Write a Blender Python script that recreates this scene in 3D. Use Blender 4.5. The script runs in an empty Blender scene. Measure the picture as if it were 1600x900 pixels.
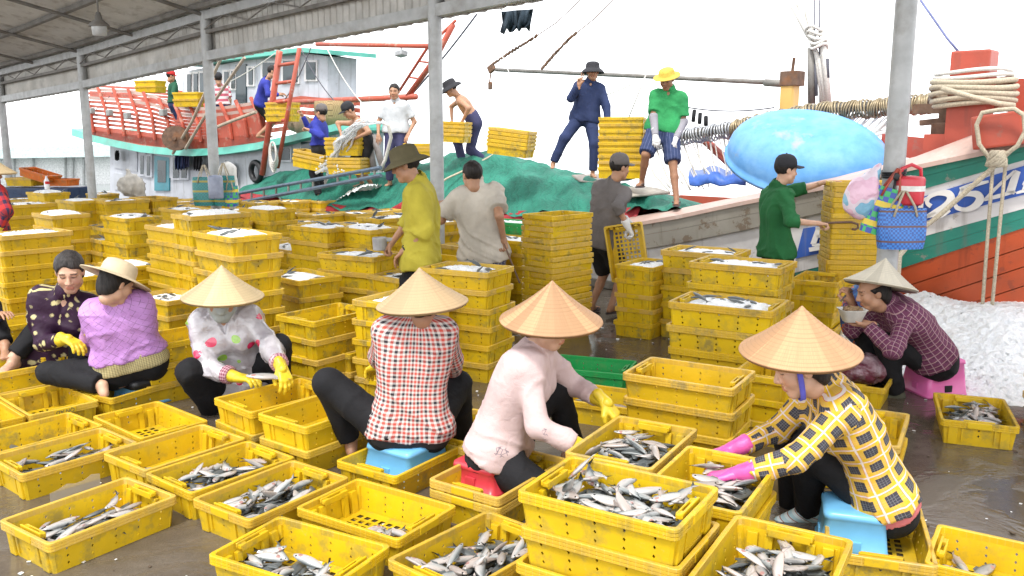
import bpy, bmesh, math, random
import numpy as np
from mathutils import Vector, Matrix, Euler
random.seed(7); np.random.seed(7)
sc = bpy.context.scene
COL = sc.collection
PI = math.pi
# ------------------------------------------------------------------ camera, sky, sun, exposure
PITCH, FPX, CAMZ = 0.172, 1350.0, 1.84
cam_d = bpy.data.cameras.new('camera'); cam = bpy.data.objects.new('camera', cam_d); COL.objects.link(cam)
cam.location = (0, 0, CAMZ); cam.rotation_euler = (PI/2 - PITCH, 0, 0)
cam_d.sensor_width = 36; cam_d.lens = 36*FPX/1600; cam_d.clip_end = 4000; cam_d.clip_start = 0.05
sc.camera = cam
SUN_EL, SUN_AZ = 60, 200            # degrees; azimuth measured clockwise from +Y: behind the camera, a little left
world = bpy.data.worlds.new('World'); sc.world = world; world.use_nodes = True
wn = world.node_tree.nodes; wl = world.node_tree.links
bgn = wn['Background']
sky = wn.new('ShaderNodeTexSky'); sky.sky_type = 'NISHITA'; sky.sun_disc = False
sky.sun_elevation = math.radians(SUN_EL); sky.sun_rotation = math.radians(SUN_AZ)
sky.air_density = 1.0; sky.dust_density = 0.6; sky.ozone_density = 1.0
hsv = wn.new('ShaderNodeHueSaturation'); hsv.inputs['Saturation'].default_value = 0.10
hsv.inputs['Value'].default_value = 1.0
wl.new(sky.outputs[0], hsv.inputs['Color'])
ovc = wn.new('ShaderNodeMix'); ovc.data_type = 'RGBA'; ovc.inputs[0].default_value = 0.55      # an even overcast veil over the clear sky
ovc.inputs[7].default_value = (9.0, 9.2, 9.5, 1)
wl.new(hsv.outputs[0], ovc.inputs[6]); wl.new(ovc.outputs[2], bgn.inputs[0])
bgn.inputs[1].default_value = 0.15
sun_d = bpy.data.lights.new('sun', 'SUN'); sun = bpy.data.objects.new('sun', sun_d); COL.objects.link(sun)
sun_d.energy = 1.5; sun_d.angle = math.radians(11); sun_d.color = (1.0, 0.96, 0.9)
_az, _el = math.radians(SUN_AZ), math.radians(SUN_EL)
_sv = Vector((math.sin(_az)*math.cos(_el), math.cos(_az)*math.cos(_el), math.sin(_el)))
sun.rotation_euler = _sv.to_track_quat('Z', 'Y').to_euler()
sc.view_settings.view_transform = 'Standard'; sc.view_settings.look = 'None'
sc.view_settings.exposure = 1.2; sc.view_settings.gamma = 1.0
sc.view_settings.use_curve_mapping = False
sc.cycles.use_denoising = True
sc.cycles.max_bounces = 8; sc.cycles.transparent_max_bounces = 12

# ------------------------------------------------------------------ pixel -> place helpers (photo is 1600 x 900)
_c, _s = math.cos(PITCH), math.sin(PITCH)
def ray(px, py):
    a = (px-800)/FPX; b = (450-py)/FPX
    return np.array([a, _c + b*_s, -_s + b*_c])
def at(px, py, Y):
    d = ray(px, py); t = Y/d[1]
    return np.array([d[0]*t, Y, CAMZ + d[2]*t])
def gp(px, py, z=0.0):
    d = ray(px, py); t = (z-CAMZ)/d[2]
    return np.array([d[0]*t, d[1]*t, z])
DIR = np.array([-0.7293, 0.6842, 0.0])      # along the quay, away to the left
NRM = np.array([0.6842, 0.7293, 0.0])       # across the quay, out to the water
def atn(px, py, n):                          # point on the vertical plane at distance n across the quay
    d = ray(px, py); t = n/(d[0]*NRM[0] + d[1]*NRM[1])
    return np.array([d[0]*t, d[1]*t, CAMZ + d[2]*t])
def V(*a): return np.array(a, float)
def unit(v):
    v = np.asarray(v, float); return v/max(1e-9, np.linalg.norm(v))

# ------------------------------------------------------------------ object helpers
def tag(o, label=None, cat=None, group=None, kind=None):
    if label: o['label'] = label
    if cat: o['category'] = cat
    if group: o['group'] = group
    if kind: o['kind'] = kind
    return o
def empty(name, loc=(0, 0, 0), rz=0.0):
    o = bpy.data.objects.new(name, None); COL.objects.link(o)
    o.location = loc; o.rotation_euler = (0, 0, rz); o.empty_display_size = 0.1
    return o
def mesh_from(name, verts, faces, smooth=False):
    me = bpy.data.meshes.new(name)
    if isinstance(faces, np.ndarray):
        nv, nf, k = len(verts), len(faces), faces.shape[1]
        me.vertices.add(nv); me.vertices.foreach_set('co', np.asarray(verts, np.float32).ravel())
        me.loops.add(nf*k); me.loops.foreach_set('vertex_index', faces.astype(np.int32).ravel())
        me.polygons.add(nf); me.polygons.foreach_set('loop_start', np.arange(0, nf*k, k, dtype=np.int32))
        me.update(calc_edges=True)
    else:
        me.from_pydata([tuple(map(float, v)) for v in verts], [], [tuple(f) for f in faces])
    if smooth:
        me.polygons.foreach_set('use_smooth', np.ones(len(me.polygons), bool))
    me.update()
    return me
_variants = {}
def link(name, me, m=None, parent=None, loc=None, rot=None):
    if m is not None and me is not None:
        if len(me.materials) == 0: me.materials.append(m)
        elif me.materials[0] != m:                       # the same shape in another material
            key = (me.name, m.name)
            if key not in _variants: c_ = me.copy(); c_.materials.clear(); c_.materials.append(m); _variants[key] = c_
            me = _variants[key]
    o = bpy.data.objects.new(name, me); COL.objects.link(o)
    if parent is not None: o.parent = parent
    if loc is not None: o.location = loc
    if rot is not None: o.rotation_euler = rot
    return o
def copy_tree(o, parent=None):
    c = o.copy(); COL.objects.link(c); c.parent = parent
    for ch in o.children: copy_tree(ch, c)
    return c

class MB:
    """collects shapes into one mesh"""
    def __init__(s): s.v = []; s.f = []
    def add(s, vs, fs):
        b = len(s.v); s.v += [tuple(map(float, p)) for p in vs]; s.f += [tuple(i+b for i in f) for f in fs]
    def box(s, c, size, rot=None, bev=0.0):
        hx, hy, hz = [q/2 for q in size]; c = np.array(c, float)
        if bev > 0:
            b = min(bev, hx*.9, hy*.9, hz*.9); vs = []; 
            bm = bmesh.new(); bmesh.ops.create_cube(bm, size=1)
            for v in bm.verts: v.co = (v.co.x*2*hx, v.co.y*2*hy, v.co.z*2*hz)
            bmesh.ops.bevel(bm, geom=list(bm.edges), offset=b, segments=2, affect='EDGES', profile=.6)
            bm.verts.index_update()
            vs = [np.array(v.co) for v in bm.verts]; fs = [[v.index for v in f.verts] for f in bm.faces]; bm.free()
        else:
            vs = [np.array((x*hx, y*hy, z*hz)) for x in (-1, 1) for y in (-1, 1) for z in (-1, 1)]
            fs = [(0, 1, 3, 2), (4, 6, 7, 5), (0, 4, 5, 1), (2, 3, 7, 6), (0, 2, 6, 4), (1, 5, 7, 3)]
        if rot is not None:
            R = np.array(rot if isinstance(rot, Matrix) else Euler(rot).to_matrix()); vs = [R @ p for p in vs]
        s.add([p + c for p in vs], fs); return s
    def tube(s, pts, r, seg=8, cap=True, closed=False):
        pts = [np.array(p, float) for p in pts]; n = len(pts)
        rs = r if hasattr(r, '__len__') else [r]*n
        vs = []; fs = []; ref = None
        for i in range(n):
            if closed: t = unit(pts[(i+1) % n]-pts[i-1])
            else: t = unit(pts[min(i+1, n-1)]-pts[max(i-1, 0)])
            if ref is None:
                ref = unit(np.cross(t, (0, 0, 1) if abs(t[2]) < .9 else (1, 0, 0)))
            ref = unit(ref - t*np.dot(ref, t)); u = np.cross(t, ref)
            for k in range(seg):
                a = 2*PI*k/seg; vs.append(pts[i] + rs[i]*(math.cos(a)*ref + math.sin(a)*u))
        m = n if closed else n-1
        for i in range(m):
            j = (i+1) % n
            for k in range(seg):
                l = (k+1) % seg; fs.append((i*seg+k, i*seg+l, j*seg+l, j*seg+k))
        if cap and not closed:
            fs.append(tuple(range(seg))[::-1]); fs.append(tuple((n-1)*seg+k for k in range(seg)))
        s.add(vs, fs); return s
    def lathe(s, prof, seg=24, mat4=None, c=(0, 0, 0)):
        vs = []; fs = []; n = len(prof)
        for (r, z) in prof:
            for k in range(seg):
                a = 2*PI*k/seg; vs.append((r*math.cos(a), r*math.sin(a), z))
        for i in range(n-1):
            for k in range(seg):
                l = (k+1) % seg; fs.append((i*seg+k, i*seg+l, (i+1)*seg+l, (i+1)*seg+k))
        if mat4 is not None: vs = [tuple(mat4 @ Vector(p)) for p in vs]
        s.add([(p[0]+c[0], p[1]+c[1], p[2]+c[2]) for p in vs], fs); return s
    def loft(s, rows, close_u=False, capends=False):
        n, m = len(rows), len(rows[0]); vs = [p for r in rows for p in r]; fs = []
        for i in range(n-1):
            for k in range(m if close_u else m-1):
                l = (k+1) % m; fs.append((i*m+k, i*m+l, (i+1)*m+l, (i+1)*m+k))
        if capends:
            fs.append(tuple(range(m))[::-1]); fs.append(tuple((n-1)*m+k for k in range(m)))
        s.add(vs, fs); return s
    def me(s, name, smooth=False): return mesh_from(name, s.v, s.f, smooth)
    def build(s, name, m, parent=None, smooth=False, loc=None, rot=None):
        return link(name, s.me(name, smooth), m, parent, loc, rot)

# ------------------------------------------------------------------ materials
class NT:
    def __init__(s, name):
        s.m = bpy.data.materials.new(name); s.m.use_nodes = True; s.t = s.m.node_tree; s.n = s.t.nodes; s.l = s.t.links
        s.p = s.n['Principled BSDF']; s.out = s.n['Material Output']
    def new(s, typ, **kw):
        n = s.n.new('ShaderNode'+typ)
        for k, v in kw.items():
            if k.startswith('i_'):
                key = k[2:]; key = int(key) if key.isdigit() else key
                s.put(n, key, v)
            else: setattr(n, k, v)
        return n
    def put(s, n, key, v):
        inp = n.inputs[key]
        if hasattr(v, 'is_linked') or isinstance(v, bpy.types.NodeSocket): s.l.new(v, inp)
        elif isinstance(v, (tuple, list)) and len(v) == 3 and inp.type == 'RGBA': inp.default_value = (*v, 1)
        else: inp.default_value = v
    def coord(s, kind='Object'): return s.new('TexCoord').outputs[kind]
    def noise(s, scale, vec=None, detail=4, rough=.55, out='Fac', dist=0.0):
        n = s.new('TexNoise'); n.inputs['Scale'].default_value = scale; n.inputs['Detail'].default_value = detail
        n.inputs['Roughness'].default_value = rough; n.inputs['Distortion'].default_value = dist
        s.l.new(vec if vec is not None else s.coord(), n.inputs['Vector']); return n.outputs[out]
    def ramp(s, fac, stops, interp='LINEAR'):
        r = s.new('ValToRGB'); cr = r.color_ramp; cr.interpolation = interp
        while len(cr.elements) < len(stops): cr.elements.new(0.5)
        for e, (pos, c) in zip(cr.elements, stops):
            e.position = pos; e.color = (*c, 1) if hasattr(c, '__len__') else (c, c, c, 1)
        s.l.new(fac, r.inputs[0]); return r.outputs[0]
    def mix(s, fac, a, b, blend='MIX'):
        m = s.new('Mix', data_type='RGBA', blend_type=blend)
        s.put(m, 0, fac); s.put(m, 6, a); s.put(m, 7, b); return m.outputs[2]
    def math(s, op, a, b=None, c=None):
        m = s.new('Math', operation=op); s.put(m, 0, a)
        if b is not None: s.put(m, 1, b)
        if c is not None: s.put(m, 2, c)
        return m.outputs[0]
    def rnd(s): return s.new('ObjectInfo').outputs['Random']
    def bump(s, h, strength=.3, dist=.01):
        b = s.new('Bump'); b.inputs['Strength'].default_value = strength; b.inputs['Distance'].default_value = dist
        s.l.new(h, b.inputs['Height']); s.l.new(b.outputs[0], s.p.inputs['Normal']); return b.outputs[0]
    def base(s, c, rough=.6, metal=0.0, spec=.5):
        s.put(s.p, 'Base Color', c); s.put(s.p, 'Roughness', rough); s.put(s.p, 'Metallic', metal)
        s.put(s.p, 'Specular IOR Level', spec); return s
def _sc(c, k): return tuple(min(1, x*k) for x in c)
_simple = {}
def simple(name, c, rough=.6, metal=0.0, var=.25, nscale=9.0, bump=.15, bscale=60.0, spec=.4, dirt=None, dscale=4.0, damt=.6):
    """an everyday painted / cloth / metal surface with tonal variation, wear and fine relief"""
    if name in _simple: return _simple[name]
    t = NT(name); v = t.coord()
    col = t.ramp(t.noise(nscale, v, 5), [(.3, _sc(c, 1-var)), (.7, _sc(c, 1+var*.6))])
    if dirt is not None:
        d = t.ramp(t.noise(dscale, v, 7, .65), [(.5, 0.0), (.68, damt)])
        col = t.mix(d, col, dirt)
    t.base(col, rough, metal, spec)
    if bump: t.bump(t.noise(bscale, v, 4), bump, .004)
    _simple[name] = t.m; return t.m

# ---- crate plastics
def crate_mat(name, c1, c2, rim=False, tan=(.60, .42, .17), tamt=.55):
    t = NT(name); v = t.coord(); r = t.rnd()
    ofs = t.new('Vector' 'Math', operation='ADD'); t.l.new(v, ofs.inputs[0])
    cmb = t.new('CombineXYZ'); 
    for i, k in enumerate((37., 91., 13.)): t.l.new(t.math('MULTIPLY', r, k), cmb.inputs[i])
    t.l.new(cmb.outputs[0], ofs.inputs[1]); w = ofs.outputs[0]
    base = t.mix(t.math('FRACT', t.math('MULTIPLY', r, 7.3)), c1, c2)
    base = t.mix(t.ramp(t.noise(5, w, 4), [(.35, 0.0), (.7, .55)]), base, _sc(c2, .72))
    dirt = t.ramp(t.noise(9, w, 8, .68), [(.50, 0.0), (.64, .62)])
    dirt = t.math('MULTIPLY', dirt, t.ramp(t.math('FRACT', t.math('MULTIPLY', r, 17.7)), [(.0, .25), (1.0, 1.25)]))
    base = t.mix(dirt, base, (.23, .19, .075) if c1[1] > c1[2]*3 else _sc(c1, .4))
    if rim:
        f = t.math('MULTIPLY', t.ramp(t.math('FRACT', t.math('MULTIPLY', r, 3.77)), [(.25, 0.0), (.85, 1.0)]),
                   t.ramp(t.noise(14, w, 6, .7), [(.3, .25), (.65, 1.0)]))
        base = t.mix(t.math('MULTIPLY', f, tamt), base, tan)
        sep = t.new('SeparateXYZ'); t.l.new(v, sep.inputs[0])
        ln = t.math('FRACT', t.math('MULTIPLY', t.math('ADD', sep.outputs[0], sep.outputs[1]), 34.0))
        base = t.mix(t.math('MULTIPLY', t.math('LESS_THAN', ln, .07), .18), base, (.8, .66, .36))
    scuff = t.ramp(t.noise(38, w, 6, .75), [(.60, 0.0), (.72, .26)])
    base = t.mix(scuff, base, (.74, .62, .33) if c1[1] > c1[2]*3 else _sc(c1, 1.8))
    t.base(base, t.ramp(t.noise(11, w, 4), [(.3, .30), (.7, .52)]), 0, .45)
    t.bump(t.noise(75, w, 4), .12, .003)
    tr = t.new('BsdfTranslucent'); t.l.new(base, tr.inputs['Color'])
    ms = t.new('MixShader'); ms.inputs[0].default_value = .16
    t.l.new(t.p.outputs[0], ms.inputs[1]); t.l.new(tr.outputs[0], ms.inputs[2]); t.l.new(ms.outputs[0], t.out.inputs[0])
    return t.m
M = {}
M['cy'] = crate_mat('crate_yellow', (.80, .55, .010), (.73, .475, .014))
M['cyr'] = crate_mat('crate_rim_yellow', (.79, .53, .012), (.71, .44, .018), rim=True)
M['cg'] = crate_mat('crate_green', (.02, .42, .10), (.03, .36, .10))
M['co'] = crate_mat('crate_orange', (.75, .19, .02), (.70, .16, .02))
M['cn'] = crate_mat('crate_navy', (.02, .04, .14), (.02, .05, .12))
# ------------------------------------------------------------------ ground, water
def mk_concrete():
    t = NT('wet_concrete'); v = t.coord()
    n1 = t.noise(.9, v, 6, .6); n2 = t.noise(14, v, 8, .7)
    col = t.ramp(n1, [(.3, (.075, .058, .043)), (.5, (.115, .092, .07)), (.72, (.175, .148, .12))])
    col = t.mix(t.ramp(n2, [(.35, .55), (.7, 0.0)]), col, (.07, .058, .045))
    wet = t.ramp(t.noise(1.7, v, 5, .6, dist=.6), [(.47, 1.0), (.60, 0.0)])
    sp = t.ramp(t.noise(60, v, 3), [(.62, 0.0), (.75, .25)])
    col = t.mix(sp, col, (.32, .30, .27))
    t.base(col, t.mix(wet, (.40,)*3, (.045,)*3), 0, .5)
    hgt = t.math('ADD', t.noise(5, v, 5), t.math('MULTIPLY', t.noise(70, v, 6, .7), .5))
    t.bump(t.math('MULTIPLY', hgt, t.mix(wet, (1.0,)*3, (.12,)*3)), .55, .014)
    return t.m
M['concrete'] = mk_concrete()
QE = 8.72        # distance across the quay at which the edge drops to the water
def quay_pt(s, n, z): 
    p = NRM*n + DIR*s; return (p[0], p[1], z)
mb = MB()
NS, NN = 60, 24
rows = []
for j in range(NN+1):
    n = -14 + (QE+14)*j/NN
    rows.append([quay_pt(-24 + 90*i/NS, n, 0.0) for i in range(NS+1)])
mb.loft(rows)
mb.loft([[quay_pt(-24+90*i/10, QE, 0.0) for i in range(11)], [quay_pt(-24+90*i/10, QE, -2.2) for i in range(11)]])
quay = mb.build('ground', M['concrete']); quay['kind'] = 'structure'
mb = MB()
for k in range(19): 
    p0 = quay_pt(-24+5*k, QE-.12, .06); a = math.atan2(DIR[1], DIR[0])
    mb.box(quay_pt(-21.5+5*k, QE-.13, .06), (4.96, .26, .118), (0, 0, a), .02)
o = mb.build('kerb', simple('kerb_concrete', (.27, .26, .24), .7, dirt=(.08, .07, .06))); o['kind'] = 'structure'
t = NT('sea_water'); v = t.coord()
t.base((.16, .19, .18), .06, 0, .5); t.bump(t.noise(2.2, v, 4), .25, .05)
mb = MB(); R = 3000
mb.loft([[(-R, 6, -1.3), (R, 6, -1.3)], [(-R, R, -1.3), (R, R, -1.3)]])
o = mb.build('water', t.m); o['kind'] = 'structure'
# ------------------------------------------------------------------ fish crates
CL, CW, CH, CS = .62, .42, .154, .14       # length, width, height, stacking pitch
def rrect(hx, hy, r, z, seg=3):
    pts = []
    for (sx, sy, a0) in ((1, 1, 0), (-1, 1, 90), (-1, -1, 180), (1, -1, 270)):
        for k in range(seg+1):
            a = math.radians(a0 + 90*k/seg)
            pts.append((sx*(hx-r) + r*math.cos(a), sy*(hy-r) + r*math.sin(a), z))
    return pts
def holed_panel(mb, P, ucuts, vcuts, holes, th, nrm):
    """P(u,v) -> point; grid with diamond holes at given cells; two skins th apart"""
    for side in (0, 1):
        off = np.array(nrm)*(-th if side else 0.0)
        for i in range(len(ucuts)-1):
            for j in range(len(vcuts)-1):
                u0, u1, v0, v1 = ucuts[i], ucuts[i+1], vcuts[j], vcuts[j+1]
                c = [P(u0, v0)+off, P(u1, v0)+off, P(u1, v1)+off, P(u0, v1)+off]
                if (i, j) in holes:
                    hu, hv = holes[(i, j)]
                    um, vm = (u0+u1)/2, (v0+v1)/2
                    d = [P(um, vm-hv)+off, P(um+hu, vm)+off, P(um, vm+hv)+off, P(um-hu, vm)+off]
                    fs = []
                    for q in range(4):
                        fs.append((q, (q+1) % 4, 4+q)); fs.append(((q+1) % 4, 4+(q+1) % 4, 4+q))
                    if side: fs = [f[::-1] for f in fs]
                    mb.add(c+d, fs)
                    if side == 0:
                        o2 = np.array(nrm)*(-th)
                        mb.add(d+[x+o2 for x in d], [(q, 4+q, 4+(q+1) % 4, (q+1) % 4) for q in range(4)])
                else:
                    mb.add(c, [(0, 1, 2, 3) if side == 0 else (3, 2, 1, 0)])
def crate_meshes(detail=True):
    bx, by = .283, .185; tx, ty = .297, .199; zt = .125; th = .005
    wall = MB()
    for ax in (0, 1):
        for sg in (1, -1):
            ncol = 5 if ax == 0 else 3
            lb, lt = (bx, tx) if ax == 0 else (by, ty)          # half length of this wall
            db, dt = (by, ty) if ax == 0 else (bx, tx)          # its distance from the centre
            def P(u, v, ax=ax, sg=sg, lb=lb, lt=lt, db=db, dt=dt):
                f = v/zt; l = (lb+(lt-lb)*f-.012)*u; d = (db+(dt-db)*f)*sg
                return np.array((-l*sg if ax == 0 else d, d if ax == 0 else l*sg, v))
            uc = [-1]+[-1+2*(k+.5-.22)/ncol for k in range(ncol)]+[-1+2*(k+.5+.22)/ncol for k in range(ncol)]+[1]
            uc = sorted(uc); vc = [0, .012, .047, .082, .117, zt]
            holes = {}
            for k in range(ncol):
                for j in ((1, 2, 3) if ax == 0 else (2, 3)): holes[(1+2*k, j)] = (.0062/lb, .0085)
            nrm = (0, sg, 0) if ax == 0 else (sg, 0, 0)
            holed_panel(wall, P, uc, vc, holes, th, nrm)
    # corner posts and the moulded pilasters of the short sides
    for sx in (1, -1):
        for sy in (1, -1):
            wall.tube([(sx*(bx-.012), sy*(by-.012), .0), (sx*(tx-.012), sy*(ty-.012), zt)], .0135, 6)
            for (yy, w) in ((.075, .030), (.135, .040)):
                wall.box((sx*(.2835-.012), sy*yy, .062), (.022, w, .112), (0, sx*.11, 0), .004)
            wall.box((sx*(.292), sy*.140, .058), (.016, .052, .112), (0, sx*.09, 0), .005)
            wall.box((sx*(.292), sy*.088, .070), (.012, .012, .09), (0, sx*.09, 0))
    rim = MB()
    prof = [(.0, .114), (.012, .112), (.0135, .1145), (.0135, .1235), (.0105, .1245), (.0105, .1265), (.0135, .1275),
            (.0135, .1375), (.0105, .1385), (.0105, .1405), (.0135, .1415), (.0135, .1515), (.011, .154), (-.002, .154), (-.005, .151), (-.005, .116)]
    rim.loft([rrect(tx+o, ty+o, .022, z) for o, z in prof], close_u=True)
    for k in range(9):                                           # stiffening webs across the ribbed lip
        x = -.26+.065*k
        for sg in (1, -1): rim.box((x, sg*(ty+.0118), .133), (.004, .0042, .038))
    for k in range(5):
        y = -.15+.075*k
        for sg in (1, -1): rim.box((sg*(tx+.0118), y, .133), (.0042, .004, .038))
    floor = MB()
    nx, ny = 12, 8; fx, fy = bx-.006, by-.006
    for i in range(nx):
        for j in range(ny):
            x0, x1 = -fx+2*fx*i/nx, -fx+2*fx*(i+1)/nx; y0, y1 = -fy+2*fy*j/ny, -fy+2*fy*(j+1)/ny
            c = [(x0, y0), (x1, y0), (x1, y1), (x0, y1)]
            if i in (0, nx-1) or j in (0, ny-1) or i == nx//2-1 and False:
                floor.add([(x, y, .010) for x, y in c], [(0, 1, 2, 3)])
            else:
                mx, my = (x0+x1)/2, (y0+y1)/2; q = .62
                d = [(mx+(x-mx)*q, my+(y-my)*q) for x, y in c]
                floor.add([(x, y, .010) for x, y in c+d], [(k, (k+1) % 4, 4+(k+1) % 4, 4+k) for k in range(4)])
    floor.box((0, 0, .0035), (2*fx, .02, .007)); floor.box((0, .09, .0035), (2*fx, .014, .007)); floor.box((0, -.09, .0035), (2*fx, .014, .007))
    hand = MB()                                                   # at +x end: a ledge with a hand slot
    hand.box((tx-.022, 0, .146), (.010, .17, .020), None, .003); hand.box((tx-.044, 0, .136), (.008, .15, .030), None, .003)
    hand.box((tx-.033, .062, .140), (.026, .040, .018), None, .003); hand.box((tx-.033, -.062, .140), (.026, .040, .018), None, .003)
    hand.box((tx+.0135, 0, .134), (.006, .13, .034), None, .002)
    return wall, rim, floor, hand
_w, _r, _f, _h = crate_meshes()
ME = {}
for c in ('y', 'g', 'o', 'n'):
    for nm, b in (('wall', _w), ('rim', _r), ('floor_grid', _f), ('handle', _h)):
        me = b.me(f'crate_{nm}'); me.materials.append(M['cyr'] if (c == 'y' and nm == 'rim') else M['c'+c]); ME[c+nm] = me
_all = MB(); _all.v = []; 
for b in (_w, _f): _all.add(b.v, b.f)
nwf = len(_all.f)
_all.add(_r.v, _r.f); _all.add(_h.v, _h.f); _all.add([(-x, -y, z) for x, y, z in _h.v], _h.f)
for c in ('y', 'o', 'n', 'g'):
    me = _all.me('fish_crate'); me.materials.append(M['c'+c]); me.materials.append(M['cyr'] if c == 'y' else M['c'+c])
    idx = np.zeros(len(me.polygons), np.int32); idx[nwf:] = 1; me.polygons.foreach_set('material_index', idx); ME[c+'all'] = me
ncrate = 0
def crate(x, y, z, ang, label, col='y', full=True, scale=1.0, group=None, rot=None):
    """ang: direction of the long axis (radians)"""
    global ncrate; ncrate += 1
    group = group or 'fish crates on the quay'
    if full:
        o = empty('fish_crate')
        for nm in ('wall', 'rim', 'floor_grid'): link(nm, ME[col+nm], None, o)
        link('handle', ME[col+'handle'], None, o); link('handle', ME[col+'handle'], None, o, rot=(0, 0, PI))
    else:
        o = link('fish_crate', ME[col+'all'])
    o.location = (x, y, z); o.rotation_euler = rot if rot is not None else (0, 0, ang); o.scale = (scale,)*3
    tag(o, label, 'crate', group); return o
ORD = 'top second third fourth fifth sixth seventh eighth ninth tenth eleventh twelfth thirteenth fourteenth fifteenth sixteenth seventeenth eighteenth nineteenth twentieth'.split()+['number %d' % k for k in range(21, 40)]
HID = []; SPOTS = {}          # key -> (x, y, z of the top crate's floor, long-axis angle, scale)
cword = {'y': 'yellow', 'g': 'green', 'o': 'orange', 'n': 'navy'}
def stack(key, x, y, yaw, lg, levels, where, col='y', scale=1.0, vis=None, top='', bottom=0, group=None, nest=None, full=True, z0=0.0, jit=.012):
    """levels crates one on another; yaw/lg as fitted: lg=1 long side along yaw, else across. vis: how many of them from the top are seen"""
    ang = yaw if lg else yaw+PI/2
    pitch = (nest if nest else CS)*scale
    rs = random.Random(key)
    for lv in range(levels):
        k = levels-1-lv
        if vis is not None and k >= vis: HID.append((x, y, z0+lv*pitch, ang)); continue
        if levels == 1: lab = f'{top or cword[col]+" crate"} {where}'
        else:
            lab = f'{cword[col]} crate, {ORD[k]} of the stack {where}'
        jx, jy, ja = (rs.uniform(-jit, jit), rs.uniform(-jit, jit), rs.uniform(-.03, .03)) if lv and levels > 1 else (0, 0, 0)
        if k == 0: jx = jy = ja = 0
        if key == 'A37' and k: lab = lab.replace('green', 'yellow', 1)
        crate(x+jx, y+jy, z0+lv*pitch, ang+ja, lab, 'y' if (key == 'A37' and k) else col, full and not (nest and k > 1), scale, group)
    SPOTS[key] = (x, y, z0+(levels-1)*pitch, ang, scale)
def stack_px(key, px, py, yaw, lg, levels, where, scale=1.0, nest=None, **kw):
    """px,py: middle of the top rim in the photo"""
    z = (CH + (levels-1)*(nest if nest else CS))*scale
    p = gp(px, py, z); stack(key, p[0], p[1], yaw, lg, levels, where, scale=scale, nest=nest, **kw)
def C1(key, x, y, yaw, lg, lab, col='y', **kw): stack(key, x, y, yaw, lg, 1, '', col, top=lab, **kw)
# --- single crates on the ground, worked out from their corners in the photo
C1('G1', -1.95, 3.77, -.60, 0, 'yellow crate of fish standing alone at the front by the wet floor')
C1('G2', -2.46, 4.53, -.68, 0, 'yellow crate of fish with brown weathered rim, behind the front corner crate')
C1('G3', -1.87, 4.59, -.64, 0, 'nearly empty yellow crate with three fish in its near corner')
C1('G4', -2.79, 4.82, -.66, 0, 'yellow crate with a few long fish, cut by the left picture edge')
C1('G5', -3.06, 5.48, -.75, 1, 'empty yellow crate with grey print on its near rim')
C1('G6', -3.36, 5.16, -.75, 1, 'yellow crate corner at left picture edge, beside the empty printed crate')
C1('G7', -2.66, 5.83, -.51, 0, 'yellow crate holding the black topped blue stool')
C1('G8', -2.21, 5.06, -.71, 1, 'yellow crate with two fish, in front of the raincoat woman')
C1('G9', -1.52, 4.30, -.67, 0, 'yellow crate of silver fish with pale bleached corner')
C1('G10', -1.17, 4.00, -.61, 0, 'yellow crate heaped with dark grey fish')
C1('G11', -.63, 3.78, -.57, 1, 'yellow crate with nine scattered fish and a bare holed floor')
C1('G12', -.88, 3.35, -.49, 1, 'yellow crate with pale rim, fish in its near end, cut by bottom edge')
C1('G13', -.15, 3.37, -.70, 0, 'yellow crate of fish with upright tails, below the red stool')
C1('G14', -.59, 4.50, -.59, 0, 'yellow crate holding the blue stool of the red checked woman')
p15 = gp(775, 733, .2)
stack('G15', p15[0]+.02, p15[1], -.60, 0, 2, 'holding the red stool', nest=.05, full=True)
stack('G16', -1.44, 5.11, -.74, 0, 2, 'at the raincoat woman\'s gloved hands')
stack('G17', -1.10, 4.85, -.64, 0, 2, 'under the red checked woman\'s left knee')
C1('G21', 1.60, 3.56, -1.90, 1, 'yellow crate holding the blue stool of the yellow checked woman')
_a, _b = gp(1465, 818, CH), gp(1600, 847, CH); _yw = math.atan2(_b[1]-_a[1], _b[0]-_a[0]); _c23 = _a+np.array((math.cos(_yw), math.sin(_yw), 0))*.31+np.array((math.sin(_yw), -math.cos(_yw), 0))*.21
C1('G23', _c23[0], _c23[1], _yw, 1, 'yellow crate in the bottom corner at the right picture edge')
C1('G24', 2.92, 5.25, -1.95, 1, 'lone yellow crate of fish on the wet floor beside the pink stool')
stack('G22', 1.93, 4.55, -.50, 0, 2, 'behind the yellow checked woman\'s back')
stack('GR', 3.55, 5.30, -1.95, 1, 4, 'cut off by the right picture edge')
stack('C7', .39, 2.99, -.555, 1, 4, 'heaped with fish at the front')
stack('G18', .575, 3.90, -.53, 0, 3, 'under the pink shirted woman\'s hands')
stack('G19', .845, 3.46, -.53, 0, 3, 'under the pink rubber gloves')
stack('G20', .875, 2.71, -.53, 0, 3, 'at the bottom edge right of the front stack')
stack('S8', .975, 4.60, -.54, 1, 4, 'with the empty crate on top, behind the pink gloves', jit=.02)
stack('S9', 1.56, 6.10, -.53, 1, 4, 'of large crates topped with ice and fish', scale=1.2)
stack('S10', 1.87, 6.92, -.57, 1, 5, 'of large crates behind the ice topped one', scale=1.2)
stack_px('S10b', 1103, 390, -.55, 1, 5, 'of pale rimmed crates nearest the hull', scale=1.15)
stack_px('S11', 1012, 410, -.62, 0, 5, 'five crates tall by the grey shirted man\'s feet', scale=.95)
stack('T2', -1.37, 6.27, -.64, 0, 4, 'beside the raincoat woman\'s knee')
stack('T1', -1.77, 7.16, -.79, 1, 5, 'with a pale rim, right of the first straw hat', vis=5)
stack('U1', -1.33, 7.49, -.49, 1, 6, 'at the yellow shirted man\'s hand')
stack('U2', -.35, 6.65, -.50, 1, 6, 'right of the middle straw hat')
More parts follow.
